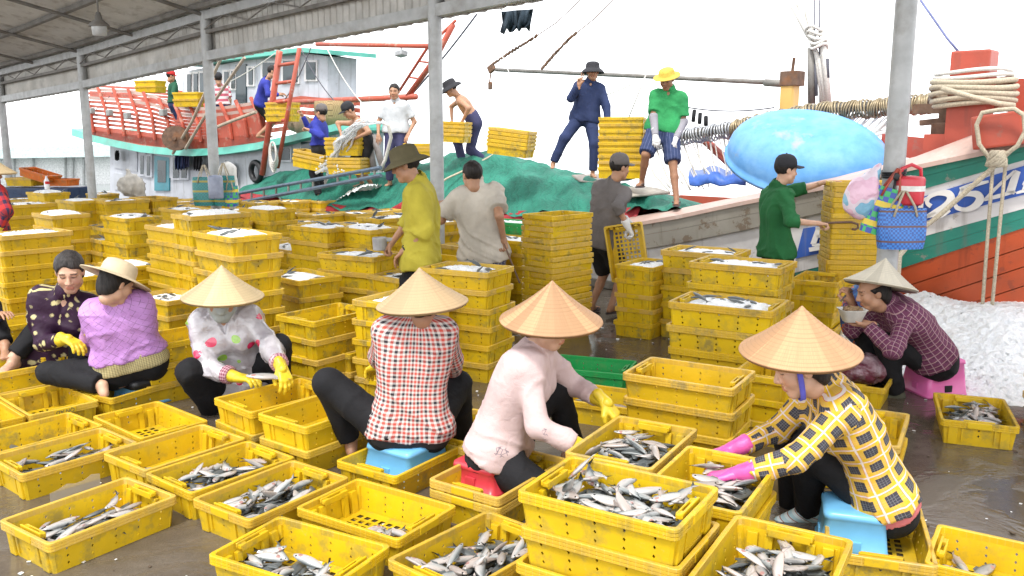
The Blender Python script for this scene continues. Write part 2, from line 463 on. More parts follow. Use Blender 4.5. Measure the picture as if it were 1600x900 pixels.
stack('GG', .60, 6.35, -.35, 1, 1, '', 'g', top='bright green crate on the floor behind the pink shirted woman')
C1('G26', .60, 5.55, -.45, 1, 'yellow crate of fish in front of the green crate')
stack_px('G25', 736, 668, -.58, 0, 1, '', top='yellow crate with a few fish between the red checked and pink shirted women')
stack_px('T3', 560, 535, -.60, 0, 2, 'in front of the red checked woman, under her glove')
stack_px('T4', 628, 462, -.55, 0, 5, 'behind the red checked woman\'s hat')
stack_px('R1', 1283, 432, -.55, 0, 4, 'of bright crates behind the eating woman\'s spoon')
stack_px('R2', 1345, 585, -.55, 0, 1, '', top='yellow crate under the maroon plastic bag')
stack_px('S8b', 1218, 572, -.55, 0, 3, 'of pale crates behind the yellow checked woman\'s hat')
stack_px('T5', 268, 524, -.70, 0, 3, 'between the lavender and raincoat women')
stack_px('G27', 104, 540, -.55, 0, 2, 'under the floral woman\'s glove')
stack_px('G28', 28, 566, -.72, 0, 2, 'of fish at the left edge')
# --- the mass of iced crates behind the workers
BG = [ # key, px, py, lg, levels, where, scale
 ('A1', 55, 403, 1, 4, 'left of the floral bloused woman\'s head', 1.0), ('A2', 20, 437, 1, 3, 'at the left edge behind the floral bloused woman', 1.0),
 ('A3', 140, 424, 1, 4, 'between the two bareheaded and hatted women', 1.0), ('A4', 203, 411, 1, 4, 'right of the cream sun hat', 1.0),
 ('A5', 45, 362, 0, 5, 'below the standing red checked woman', 1.0), ('A6', 95, 333, 1, 5, 'with heaped ice above the floral woman\'s head', 1.0),
 ('A7', 30, 500, 0, 2, 'beside the dark knee at the left edge', 1.0), ('A8', 205, 337, 1, 5, 'second row left of the corner pillar', 1.0),
 ('A9', 40, 385, 1, 4, 'at the left edge under the iced crates', 1.0), ('A10', 265, 337, 0, 5, 'heaped with ice left of the woven bags', 1.0),
 ('A11', 280, 352, 1, 5, 'with the pale rim amid the iced rows', 1.0), ('A12', 297, 395, 1, 5, 'left of the first straw hat tip', 1.0),
 ('A13', 370, 363, 1, 6, 'holding fish right below the woven bags', 1.0), ('A14', 330, 333, 0, 6, 'piled with ice in front of the woven bags', 1.0),
 ('A15', 455, 385, 1, 5, 'iced, left of the thick ice heap', 1.0), ('A16', 430, 350, 0, 5, 'below the blue gangway rail', 1.0),
 ('A17', 505, 352, 1, 5, 'under the left end of the ice heap', 1.0), ('A18', 575, 354, 1, 5, 'under the right end of the ice heap', 1.0),
 ('A19', 610, 338, 0, 5, 'left of the yellow shirted man\'s elbow', 1.0), ('A20', 418, 325, 1, 5, 'against the red cloth under the gangway', 1.0),
 ('A21', 75, 300, 1, 5, 'in front of the navy bin', 1.0), ('A22', 125, 312, 1, 5, 'left of the far grey pillar foot', 1.0),
 ('A23', 190, 312, 0, 5, 'right of the far grey pillar foot', 1.0), ('A24', 240, 308, 1, 5, 'of bright crates at the boat cabin wall', 1.0),
 ('A25', 290, 325, 1, 5, 'half hidden left of the woven bags', 1.0), ('A26', 705, 360, 0, 6, 'between the yellow and white shirted men', 1.0),
 ('A27', 800, 372, 1, 5, 'beside the hook of the white shirted man', 1.0), ('A28', 700, 405, 1, 5, 'low behind the white shirted man\'s legs', 1.0),
 ('A29', 165, 360, 0, 5, 'in the shaded gap above the cream sun hat', 1.0), ('A30', 240, 372, 1, 4, 'above the cream sun hat brim', 1.0),
 ('A31', 530, 378, 0, 4, 'in the second row below the ice heap', 1.0), ('A32', 620, 392, 0, 4, 'beside the yellow shirted man\'s wrist', 1.0),
 ('A33', 40, 318, 0, 5, 'at the standing red checked woman\'s side', 1.0), ('A34', 790, 398, 1, 4, 'under the hook of the white shirted man', 1.0),
 ('A35', 250, 395, 0, 3, 'shaded, left of the first straw hat', 1.0), ('A36', 100, 365, 1, 4, 'behind the floral woman\'s dark hair', 1.0),
]
TAKEN = [SPOTS[k][:2] for k in SPOTS if k[0] in 'TUN' or k in ('G27', 'G28', 'S11')]+[tuple(at(870, 430, 7.9)[:2])]
def clear_of(p, d): return all((p[0]-q[0])**2+(p[1]-q[1])**2 > d*d for q in TAKEN)
BG2 = []
for (k, px, py, lg, n, wh, s_) in BG:
    n += 2 if py < 372 else 0
    p = gp(px, py, CH+(n-1)*CS)
    if not clear_of(p, .46): continue
    TAKEN.append((p[0], p[1])); BG2.append((k, px, py, lg, n, wh, s_))
    stack_px(k, px, py, -.72+random.uniform(-.07, .07), lg, n, wh, scale=s_, vis=min(n, 5), full=(k in ('A1', 'A2', 'A3', 'A4', 'A7', 'A12', 'A13', 'A15')))
print('background stacks', len(BG2), 'of', len(BG))
stack_px('A37', 798, 345, -.6, 1, 6, 'topped by a green crate near the nested stack', col='g')
stack_px('N1', 872, 333, -.78, 0, 20, 'nested high beside the grey shirted man', scale=.92, nest=.058)

# --- the crates further back that the rows hide in part: one mass
_fv, _ff, _fm = [], [], []
_lo = MB()
for sg in (1, -1):
    _lo.box((0, sg*.192, .06), (.58, .006, .12), (-sg*.11, 0, 0)); _lo.box((sg*.29, 0, .06), (.006, .39, .12), (0, sg*.11, 0))
    for q_ in (.14, -.14): _lo.box((sg*.292, q_, .058), (.016, .05, .112), (0, sg*.09, 0))
_lo.box((0, 0, .01), (.56, .36, .006)); nlo = len(_lo.f)
_lo.loft([rrect(.297+o_, .199+o_, .022, z_, 2) for o_, z_ in ((.0, .114), (.0135, .113), (.0135, .1265), (.0105, .1275), (.0135, .1285), (.0135, .1515), (-.003, .154), (-.005, .116))], close_u=True)
_av = np.array(_lo.v); FILL = []
def fill_stack(px, py, lg, n, hide=0):
    p = gp(px, py, CH+(n-1)*CS)
    if not clear_of(p, .47): return
    TAKEN.append((p[0], p[1])); a = -.72+random.uniform(-.08, .08)+(0 if lg else PI/2); FILL.append((p[0], p[1], (n-1)*CS, a))
    for lv in range(n):
        b = sum(len(q) for q in _fv); c, s_ = math.cos(a+random.uniform(-.02, .02)), math.sin(a)
        _fv.append(np.stack([_av[:, 0]*c-_av[:, 1]*s_+p[0], _av[:, 0]*s_+_av[:, 1]*c+p[1], _av[:, 2]+lv*CS], 1)); _ff.extend([tuple(i+b for i in f) for f in _lo.f]); _fm.extend([0]*nlo+[1]*(len(_lo.f)-nlo))
for (px, py, lg, n) in ((150, 330, 0, 5), (175, 345, 1, 5), (235, 350, 0, 5), (330, 372, 0, 5), (350, 345, 1, 6), (400, 372, 0, 5), (420, 410, 1, 4), (385, 395, 1, 4), (480, 372, 0, 5), (555, 372, 1, 5), (640, 352, 1, 5), (590, 330, 1, 4), (545, 338, 0, 4),
    (470, 338, 1, 4), (395, 338, 1, 5), (310, 318, 0, 5), (160, 302, 1, 5), (215, 322, 1, 5), (15, 340, 1, 5), (10, 365, 1, 4), (70, 345, 0, 5), (130, 352, 0, 4), (190, 378, 1, 4), (95, 385, 0, 4), (345, 410, 0, 3), (740, 380, 0, 5), (765, 352, 1, 5), (850, 352, 0, 5), (690, 345, 0, 5), (640, 425, 0, 5), (240, 435, 0, 3), (265, 460, 1, 3), (20, 470, 1, 2), (300, 420, 0, 3), (335, 450, 0, 3), (380, 455, 1, 3)):
    fill_stack(px, py, lg, n)
for py in (312, 330, 348, 366, 384, 402, 420):              # and whatever gaps are left between them
    for px in range(8, 640, 26): fill_stack(px+random.uniform(-8, 8), py+random.uniform(-4, 4), random.random() < .5, 5 if py < 372 else 3)
for (x, y, z, a) in HID:
    b = sum(len(q) for q in _fv); c, s_ = math.cos(a), math.sin(a); _fv.append(np.stack([_av[:, 0]*c-_av[:, 1]*s_+x, _av[:, 0]*s_+_av[:, 1]*c+y, _av[:, 2]+z], 1)); _ff.extend([tuple(i+b for i in f) for f in _lo.f]); _fm.extend([0]*nlo+[1]*(len(_lo.f)-nlo))
me = mesh_from('crate_mass', np.concatenate(_fv), _ff); me.materials.append(M['cy']); me.materials.append(M['cyr']); me.polygons.foreach_set('material_index', np.array(_fm, np.int32))
o = bpy.data.objects.new('crate_mass', me); COL.objects.link(o); tag(o, 'further yellow crates packed between the rows behind the workers', 'crates', kind='stuff')
# ------------------------------------------------------------------ implicit-surface toolkit for bodies and clothes
def surfnet(fn, lo, hi, h):
    lo = np.asarray(lo, float)-2*h; hi = np.asarray(hi, float)+2*h
    n = np.ceil((hi-lo)/h).astype(int)+1
    ax = [(lo[i]+h*np.arange(n[i])).astype(np.float32) for i in range(3)]
    X, Y, Z = np.meshgrid(*ax, indexing='ij', copy=False)
    D = fn(X, Y, Z).astype(np.float32); S = D < 0
    m = n-1; acc = np.zeros((*m, 3), np.float32); cnt = np.zeros(m, np.float32); quads = []
    cr_list = []
    for a in range(3):
        b, c = (a+1) % 3, (a+2) % 3
        s0 = [slice(None)]*3; s1 = [slice(None)]*3; s0[a] = slice(0, -1); s1[a] = slice(1, None)
        d0, d1 = D[tuple(s0)], D[tuple(s1)]; cr = S[tuple(s0)] != S[tuple(s1)]
        t = np.where(cr, d0/np.where(cr, d0-d1, 1), 0)
        for ob in (0, 1):
            for oc in (0, 1):
                sl = [slice(None)]*3; sl[b] = slice(ob, ob+m[b]); sl[c] = slice(oc, oc+m[c]); sl = tuple(sl)
                k = cr[sl]; cnt += k
                acc[..., a] += np.where(k, t[sl], 0)
                if ob: acc[..., b] += k
                if oc: acc[..., c] += k
        cr_list.append((cr, S[tuple(s0)]))
    act = cnt > 0; idx = -np.ones(m, np.int64); idx[act] = np.arange(act.sum())
    cell = np.argwhere(act); verts = lo + h*(cell + acc[act]/cnt[act][:, None])
    for a in range(3):
        b, c = (a+1) % 3, (a+2) % 3; cr, s = cr_list[a]
        e = np.argwhere(cr); ok = (e[:, b] > 0) & (e[:, c] > 0) & (e[:, b] < m[b]) & (e[:, c] < m[c]); e = e[ok]
        if len(e) == 0: continue
        ins = s[tuple(e.T)]
        def q(ob, oc):
            f = e.copy(); f[:, b] -= ob; f[:, c] -= oc; return idx[tuple(f.T)]
        Q = np.stack([q(1, 1), q(0, 1), q(0, 0), q(1, 0)], 1)
        Q[~ins] = Q[~ins][:, ::-1]
        quads.append(Q)
    Q = np.concatenate(quads) if quads else np.zeros((0, 4), int)
    Q = Q[(Q >= 0).all(1)]
    return verts, Q
def smin(a, b, k):
    h = np.clip(.5+.5*(b-a)/k, 0, 1); return b+(a-b)*h-k*h*(1-h)
def cone(a, b, r1, r2):
    a = np.asarray(a, np.float32); b = np.asarray(b, np.float32); ba = b-a; l2 = max(1e-8, float(ba@ba))
    def f(X, Y, Z):
        x, y, z = X-a[0], Y-a[1], Z-a[2]
        t = np.clip((x*ba[0]+y*ba[1]+z*ba[2])/l2, 0, 1)
        return np.sqrt((x-t*ba[0])**2+(y-t*ba[1])**2+(z-t*ba[2])**2)-(r1+(r2-r1)*t)
    f.lo = np.minimum(a-r1, b-r2); f.hi = np.maximum(a+r1, b+r2); return f
def ell(c, r, R=None):
    c = np.asarray(c, np.float32); r = np.asarray(r, np.float32)
    def f(X, Y, Z):
        x, y, z = X-c[0], Y-c[1], Z-c[2]
        if R is not None:
            x, y, z = R[0][0]*x+R[0][1]*y+R[0][2]*z, R[1][0]*x+R[1][1]*y+R[1][2]*z, R[2][0]*x+R[2][1]*y+R[2][2]*z
        k0 = np.sqrt((x/r[0])**2+(y/r[1])**2+(z/r[2])**2); k1 = np.sqrt((x/r[0]**2)**2+(y/r[1]**2)**2+(z/r[2]**2)**2)
        return k0*(k0-1)/np.maximum(k1, 1e-6)
    m = r.max(); f.lo = c-m; f.hi = c+m; return f
def union(prims, k):
    def f(X, Y, Z):
        d = None
        for p in prims:
            kk = k
            if isinstance(p, tuple): p, kk = p
            e = p(X, Y, Z); d = e if d is None else smin(d, e, kk)
        return d
    ps = [p[0] if isinstance(p, tuple) else p for p in prims]
    f.lo = np.min([p.lo for p in ps], 0); f.hi = np.max([p.hi for p in ps], 0); return f
def folds(X, Y, Z, ph, s=1.0):
    """soft undulation with a few sharp creases, about -1..1"""
    w = np.sin(9*s*Z+4*s*X+ph)+.7*np.sin(13*s*Y-6*s*X+2*ph)
    a = np.sin(27*s*X+15*s*Y+11*s*Z+2.2*w+ph)*np.sin(19*s*Z-12*s*X+1.7*w+1.3*ph)
    r1 = 1-np.abs(np.sin(15*s*Z+11*s*X-7*s*Y+1.9*w+2.1*ph)); r2 = 1-np.abs(np.sin(13*s*Z-12*s*X+9*s*Y+1.5*w+.6*ph))
    return .55*a-1.1*r1**5*np.clip(.5+.6*w, 0, 1)-.9*r2**6*np.clip(.6-.6*w, 0, 1)
def half(P, n):                       # keeps the side n points away from
    P = np.asarray(P, np.float32); n = np.asarray(n, np.float32)
    return lambda X, Y, Z: (X-P[0])*n[0]+(Y-P[1])*n[1]+(Z-P[2])*n[2]

# ------------------------------------------------------------------ heads and hands made once, copied into every body
def head_proto(male=True):
    j = 1.0 if male else .93
    P = [ell((0, -.014, .034), (.077*j, .096, .084)), (ell((0, .026, -.030), (.061*j, .064, .088)), .03),
         (cone((-.012, .058, -.100), (.012, .058, -.100), .022*j, .022*j), .03), (cone((-.045*j, .01, -.072), (.045*j, .01, -.072), .02, .02), .04),
         (ell((.036, .056, -.030), (.028, .026, .030)), .025), (ell((-.036, .056, -.030), (.028, .026, .030)), .025),
         (cone((-.040, .078, .022), (.040, .078, .022), .010, .010), .02),
         (cone((0, .088, .010), (0, .106, -.030), .008, .0125), .012), (ell((.012, .094, -.036), (.010, .011, .009)), .008), (ell((-.012, .094, -.036), (.010, .011, .009)), .008)]
    base = union(P, .03)
    sock = [ell((s*.031, .100, .004), (.019, .018, .011)) for s in (1, -1)]
    eye = [ell((s*.031, .0755, .003), (.014, .0125, .0125)) for s in (1, -1)]
    lips = union([cone((-.017, .0865, -.0625), (.017, .0865, -.0625), .0062, .0062), cone((-.014, .086, -.0725), (.014, .086, -.0725), .0072, .0072)], .004)
    ears = [ell((s*.077*j, -.010, -.006), (.011, .021, .031)) for s in (1, -1)]
    neck = cone((0, -.020, -.055), (0, -.028, -.105), .050*j, .050*j)
    def f(X, Y, Z):
        d = base(X, Y, Z)
        for s in sock: d = -smin(-d, s(X, Y, Z), .012)
        for e in eye: d = smin(d, e(X, Y, Z), .003)
        d = smin(d, lips(X, Y, Z), .006)
        for e in ears: d = smin(d, e(X, Y, Z), .008)
        return smin(d, neck(X, Y, Z), .035)
    v, q = surfnet(f, (-.1, -.13, -.18), (.1, .13, .13), .0042)
    x, y, z = v.T; ax_ = abs(x)
    feat = np.zeros((len(v), 3), np.float32)
    slit = (abs(ax_-.031) < .0145) & (abs(z-.002-.10*(ax_-.031)) < .0035) & (y > .06)
    brow = (ax_ > .013) & (ax_ < .050) & (abs(z-.026+.12*abs(ax_-.03)) < .0045) & (y > .055)
    feat[:, 0] = np.where(slit, 1, np.where(brow, .85, 0))
    feat[:, 1] = ((abs(z+.0675) < .0115) & (ax_ < .022) & (y > .078)) * 1.0
    feat[:, 2] = np.clip(1-np.hypot(ax_-.042, z+.035)/.03, 0, 1)*(y > .03)
    return v, q, feat
def hand_proto(curl, infl=0.0, spread=.12, special=None):
    prim = []; L = [.070, .078, .072, .056]; X0 = [.030, .010, -.010, -.028]
    for i in range(4):
        k = np.array((X0[i], .086-.006*abs(i-1), 0.0))
        prim.append((cone((X0[i]*.55, .0, 0), k, .015+infl, .0112+infl), .012))
        cu = curl
        if special == 'peace': cu = 5 if i < 2 else 95
        if special == 'point': cu = 12 if i == 0 else 70
        sp = spread*(1.5-i)*.5 * (1.8 if special == 'peace' else 1)
        p = k; ang = 0.0; r = .0092-.0006*(i == 3)
        for sgm, frac in enumerate((.46, .30, .24)):
            ang += math.radians(cu*(1.0 if sgm < 2 else .7)); l = L[i]*frac
            d = np.array((math.sin(sp)*math.cos(ang), math.cos(sp)*math.cos(ang), -math.sin(ang)))
            e = p+d*l; prim.append((cone(p, e, r+infl, r-.0011+infl), .0035)); p = e; r -= .0011
    tc = np.array((.022, .018, -.006)); t1 = np.array((.050, .050, -.018-.0003*curl)); t2 = np.array((.056-.0002*curl, .082-.0002*curl, -.030-.0004*curl))
    prim += [(cone(tc, t1, .016+infl, .0115+infl), .012), (cone(t1, t2, .0115+infl, .0088+infl), .005)]
    prim.append((cone((0, -.05, 0), (0, .01, 0), .024+infl, .021+infl), .02))
    f = union(prim, .012)
    return surfnet(f, f.lo, f.hi, .0042)
HEAD = {True: head_proto(True), False: head_proto(False)}
HANDS = {}
for nm, cu, spc in (('relax', 24, None), ('grip', 62, None), ('flat', 10, None), ('peace', 20, 'peace'), ('point', 30, 'point')):
    HANDS[nm] = hand_proto(cu, 0, .14, spc)
for nm, cu in (('relax', 28), ('grip', 55), ('flat', 14)): HANDS['g'+nm] = hand_proto(cu, .0035, .26)

def skin_mat(name, c):
    t = NT(name); v = t.coord()
    at_ = t.new('Attribute', attribute_name='feat'); sep = t.new('SeparateColor'); t.l.new(at_.outputs['Color'], sep.inputs[0])
    col = t.ramp(t.noise(14, v, 5), [(.3, _sc(c, .86)), (.7, _sc(c, 1.1))])
    col = t.mix(t.math('MULTIPLY', sep.outputs[2], .45), col, (c[0]*1.0, c[1]*.72, c[2]*.66))
    col = t.mix(t.math('MULTIPLY', sep.outputs[1], .75), col, (c[0]*.78, c[1]*.46, c[2]*.44))
    col = t.mix(t.math('MULTIPLY', sep.outputs[0], .92), col, (.018, .013, .010))
    t.base(col, .48, 0, .4); t.put(t.p, 'Subsurface Weight', .10); t.put(t.p, 'Subsurface Scale', .01)
    t.put(t.p, 'Subsurface Radius', (1.0, .35, .2)); t.bump(t.noise(160, v, 3), .12, .002)
    return t.m
SK = {'tan': skin_mat('skin_tan', (.40, .215, .13)), 'fair': skin_mat('skin_fair', (.56, .34, .235)), 'brown': skin_mat('skin_brown', (.30, .15, .085))}
def hair_mat(name, c):
    t = NT(name); v = t.coord()
    mp = t.new('Mapping'); mp.inputs['Scale'].default_value = (90, 90, 14); t.l.new(v, mp.inputs[0])
    n = t.noise(1.0, mp.outputs[0], 4)
    t.base(t.ramp(n, [(.3, _sc(c, .5)), (.7, _sc(c, 1.7))]), .55, 0, .25); t.bump(n, .6, .006); return t.m
M['hair'] = hair_mat('hair_black', (.016, .013, .012)); M['hair_grey'] = hair_mat('hair_greying', (.030, .026, .025))

def basis(yaw_deg, pitch_deg=0, roll_deg=0):
    """columns right, forward, up; yaw 0 looks away from the camera (+Y), 90 looks left (-X), 180 at the camera"""
    return np.array((Matrix.Rotation(math.radians(yaw_deg), 3, 'Z') @ Matrix.Rotation(math.radians(pitch_deg), 3, 'X') @ Matrix.Rotation(math.radians(roll_deg), 3, 'Y')))
def ik(a, b, l1, l2, hint):
    a = np.asarray(a, float); b = np.asarray(b, float); d = np.linalg.norm(b-a)
    if d > (l1+l2)*.995:
        s = d/(l1+l2)*1.005
        if s > 1.12: b = a+(b-a)*((l1+l2)*1.115/d); s = 1.12
        l1 *= s; l2 *= s; d = np.linalg.norm(b-a)
    d = max(d, abs(l1-l2)+.01); u = unit(b-a)
    h = np.asarray(hint, float)-a; h = h-u*np.dot(h, u)
    if np.linalg.norm(h) < 1e-4: h = np.array((0, 0, -1.0))-u*u[2]*-1
    h = unit(h); x = (l1*l1-l2*l2+d*d)/(2*d); y = math.sqrt(max(0, l1*l1-x*x))
    return a+u*x+h*y, b

def seg_uv(v, q, segs):
    """per-corner UV in metres from the nearest limb axis: segs = [(a, b, refdir, radius, v0)]"""
    fc = v[q].mean(1); best = None
    for i, (a, b, ref, r, v0) in enumerate(segs):
        a = np.asarray(a); b = np.asarray(b); ba = b-a; L = np.linalg.norm(ba); w = ba/L
        t = np.clip((fc-a)@w, 0, L); d = np.linalg.norm(fc-a-t[:, None]*w, axis=1)/r
        best = (d, np.zeros(len(fc), int)) if best is None else (np.minimum(best[0], d), np.where(d < best[0], i, best[1]))
    sid = best[1]; uv = np.zeros((len(q), 4, 2), np.float32)
    for i, (a, b, ref, r, v0) in enumerate(segs):
        k = np.where(sid == i)[0]
        if len(k) == 0: continue
        a = np.asarray(a); b = np.asarray(b); w = unit(b-a); e = unit(ref-w*np.dot(ref, w)); g = np.cross(w, e)
        c = v[q[k]]-a; ang = np.arctan2(c@g, c@e); fcn = fc[k]-a; a0 = np.arctan2(fcn@g, fcn@e)
        ang = a0[:, None]+(ang-a0[:, None]+PI) % (2*PI)-PI
        uv[k, :, 0] = ang*r; uv[k, :, 1] = c@w+v0
    return uv
def sdf_object(name, fn, lo, hi, h, m, parent, segs=None, smooth=True):
    v, q = surfnet(fn, lo, hi, h)
    me = mesh_from(name, v, q, smooth)
    if segs is not None:
        uv = seg_uv(v, q, segs); l = me.uv_layers.new(name='UVMap'); l.data.foreach_set('uv', uv.ravel())
    return link(name, me, m, parent)

def person(label, pelvis, neck, yaw, head=None, look=(None, -10), hands=None, elbows=None, feet=None, knees=None,
           male=True, skin='tan', hair='hair', shirt=None, sleeve='long', trousers=None, leglen='long', glove=None,
           hpose=('relax', 'relax'), hdir=(None, None), S=1.0, res=.0125, hem=.06, loose=.012, tight=False, hairstyle='short',
           shoes=None, group=None, hat=None, roll=0.0, fat=1.0, bow=.035, hpalm=(None, None), shirt_m2=None, armcover=None, collar=True, torso_roll=0.0, fl=.0085, cuff=None, sock=None, toe=(None, None), mask=None):
    """joints are world points; the body is one mesh, clothes and hair are its children"""
    p0 = np.asarray(pelvis, float); nk = np.asarray(neck, float); B = basis(yaw); Rv, Fv = B[:, 0], B[:, 1]
    T = unit(nk-p0); R_ = unit(Rv-T*np.dot(Rv, T)); F_ = np.cross(T, R_)
    R_ = R_*math.cos(math.radians(torso_roll))+F_*math.sin(math.radians(torso_roll)); F_ = np.cross(T, R_)
    tl = np.linalg.norm(nk-p0); sw = (.168 if male else .148)*S; hw = (.085 if male else .095)*S
    mid = (p0+nk)/2-F_*bow
    def sp(t): return (1-t)**2*p0+2*t*(1-t)*mid*1.0+t*t*nk
    sh = {1: nk-T*.055*S+R_*sw, -1: nk-T*.055*S-R_*sw}         # 1 right, -1 left
    hp = {1: p0+R_*hw-T*.02, -1: p0-R_*hw-T*.02}
    ua, fa, th, sn = .275*S, .245*S, .405*S, .40*S
    hd = np.asarray(head, float) if head is not None else nk+T*.13*S+np.array((0, 0, .03))*S
    lk = look[0] if look[0] is not None else yaw
    HB = basis(lk, look[1], roll)
    el, wr, kn, an = {}, {}, {}, {}
    for i, s in enumerate((1, -1)):
        tgt = hands[i] if hands is not None and hands[i] is not None else sh[s]-np.array((0, 0, .5*S))+R_*s*.05+F_*.05
        hint = elbows[i] if elbows is not None and elbows[i] is not None else sh[s]-F_*.3-np.array((0, 0, .3))+R_*s*.15
        el[s], wr[s] = ik(sh[s], tgt, ua, fa, hint)
        tgt = feet[i] if feet is not None and feet[i] is not None else np.array((hp[s][0], hp[s][1], p0[2]-.80*S))+R_*s*.04
        hint = knees[i] if knees is not None and knees[i] is not None else (hp[s]+tgt)/2+F_*.5
        kn[s], an[s] = ik(hp[s], tgt, th, sn, hint)
    fem = 0 if male else 1
    torso = []
    for t, w, r in ((0, .090+.008*fem, .108), (.16, .082, .106), (.36, .070-.005*fem, .096), (.58, .080, .097), (.76, .092, .093), (.90, .108, .066)):
        c = sp(t); w *= S*fat; r *= S*fat
        torso.append((cone(c-R_*w, c+R_*w, r, r), .07*S))
    torso.append((cone(sh[1]-R_*.02, sh[-1]+R_*.02, .052*S, .052*S), .06*S))
    if fem: torso += [(ell(sp(.70)+F_*.085*S+R_*s*.065*S, (.062*S,)*3), .04) for s in (1, -1)]
    arm = {s: [(cone(sh[s], el[s], .053*S, .042*S), .035), (cone(el[s], wr[s], .041*S, .027*S), .02)] for s in (1, -1)}
    leg = {s: [(cone(hp[s], kn[s], .086*S*fat, .058*S), .05), (cone(kn[s]-(kn[s]-an[s])*0, kn[s]+(an[s]-kn[s])*.4, .056*S, .052*S), .02), (cone(kn[s]+(an[s]-kn[s])*.4, an[s], .052*S, .036*S), .02)] for s in (1, -1)}
    ft = []
    toes = {}
    for i, s in enumerate((1, -1)):
        d = np.asarray(toe[i], float) if toe[i] is not None else unit(np.array((Fv[0], Fv[1], 0))+R_*s*.15*np.array((1, 1, 0)))
        toes[s] = unit(d)
        a = an[s]; heel = a-np.array((0, 0, .045))*S-d*.035*S; tp = a-np.array((0, 0, .055))*S+d*.15*S; sd = np.cross(d, (0, 0, 1))*.018*S
        ft += [(cone(a, heel, .034*S, .030*S), .02), (cone(a-np.array((0, 0, .03))*S, tp+sd, .032*S, .020*S), .02), (cone(heel, tp-sd, .028*S, .018*S), .02)]
    root = empty('person', (p0[0], p0[1], 0)); tag(root, label, 'person', group)
    inv = -np.array((p0[0], p0[1], 0))
    def put(o): o.location = inv; return o
    # --- body
    neckp = [(cone(nk-T*.05*S, hd+HB@np.array((0, -.03, -.06))*S, .060*S, .050*S), .04)]
    allp = torso+arm[1]+arm[-1]+leg[1]+leg[-1]+ft+neckp
    shrink = .004
    f = union(allp, .05)
    v, q = surfnet(lambda X, Y, Z: f(X, Y, Z)+shrink, f.lo, f.hi, max(res, .0125)*1.2)
    hv, hq, hf = HEAD[male]; parts_v = [v, hv@(HB.T*S)+hd]; parts_q = [q, hq]; feats = [np.zeros((len(v), 3), np.float32), hf]
    gl = []
    for i, s in enumerate((1, -1)):
        pose = hpose[i]; fd = unit(wr[s]-el[s])
        if hdir[i] is not None: fd = unit(np.asarray(hdir[i], float)*.75+fd*.25)
        up = np.asarray(hpalm[i], float) if hpalm[i] is not None else np.array((0, 0, 1.0))   # back of the hand direction
        up = up-fd*np.dot(up, fd)
        if np.linalg.norm(up) < .15: up = Fv-fd*np.dot(Fv, fd)
        up = unit(up); rt = np.cross(fd, up)
        # proto thumb is at +x; a right hand, palm down, has its thumb on its left
        sx = -1 if s == 1 else 1
        Hm = np.stack([rt*sx, fd, up], 1)
        if glove is not None:
            gv, gq = HANDS['g'+(pose if 'g'+pose in HANDS else 'relax')]
        else:
            gv, gq = HANDS[pose]
        w = gv@(Hm.T*S)+wr[s]
        if sx < 0: gq = gq[:, ::-1]
        if glove is not None: gl.append((w, gq, s))
        else: parts_v.append(w); parts_q.append(gq); feats.append(np.zeros((len(w), 3), np.float32))
    n0 = 0; Q = []
    for pv, pq in zip(parts_v, parts_q): Q.append(pq+n0); n0 += len(pv)
    me = mesh_from('body', np.concatenate(parts_v), np.concatenate(Q), True)
    ca = me.color_attributes.new('feat', 'FLOAT_COLOR', 'POINT'); fe = np.concatenate(feats)
    ca.data.foreach_set('color', np.concatenate([fe, np.ones((len(fe), 1), np.float32)], 1).ravel())
    put(link('body', me, SK[skin], root))
    ph = random.random()*6
    # --- trousers
    def cutd(d, cut, X, Y, Z): return np.maximum(d, half(cut[0], cut[1])(X, Y, Z))
    if trousers is not None:
        segs = [(p0-T*.05, p0+T*.2, F_, .14, 0)]; legs = []; g = .012
        for s in (1, -1):
            if leglen == 'long':
                e = kn[s]+(an[s]-kn[s])*.93
                lp = [cone(hp[s], kn[s], .092*S*fat+g*.4, .062*S+g*.7), (cone(kn[s], e, .062*S+g*.7, .050*S+g*.5), .03)]
                legs.append((union(lp, .03), (e, unit(e-kn[s])))); segs += [(hp[s], kn[s], F_, .085, 0), (kn[s], e, F_, .06, .4)]
            else:
                e = hp[s]+(kn[s]-hp[s])*(.98 if leglen == 'knee' else .82)
                legs.append((cone(hp[s], kn[s], .096*S*fat+g, .082*S+g), (e, unit(kn[s]-hp[s])))); segs += [(hp[s], kn[s], F_, .085, 0)]
        tt = union(list(torso[:3]), .06); top = half(p0+T*((.17 if shirt is None else .09)*S), T); amp = fl
        def ft_(X, Y, Z):
            w = amp*folds(X, Y, Z, ph, .8); d = np.maximum(tt(X, Y, Z)-.003, top(X, Y, Z))
            for (lf, cut) in legs: d = smin(d, cutd(lf(X, Y, Z)-.004, cut, X, Y, Z), .045)
            return d+w
        put(sdf_object('trousers', ft_, np.min([tt.lo]+[l[0].lo for l in legs], 0)-.015, np.max([tt.hi]+[l[0].hi for l in legs], 0)+.015, res, trousers, root, segs))
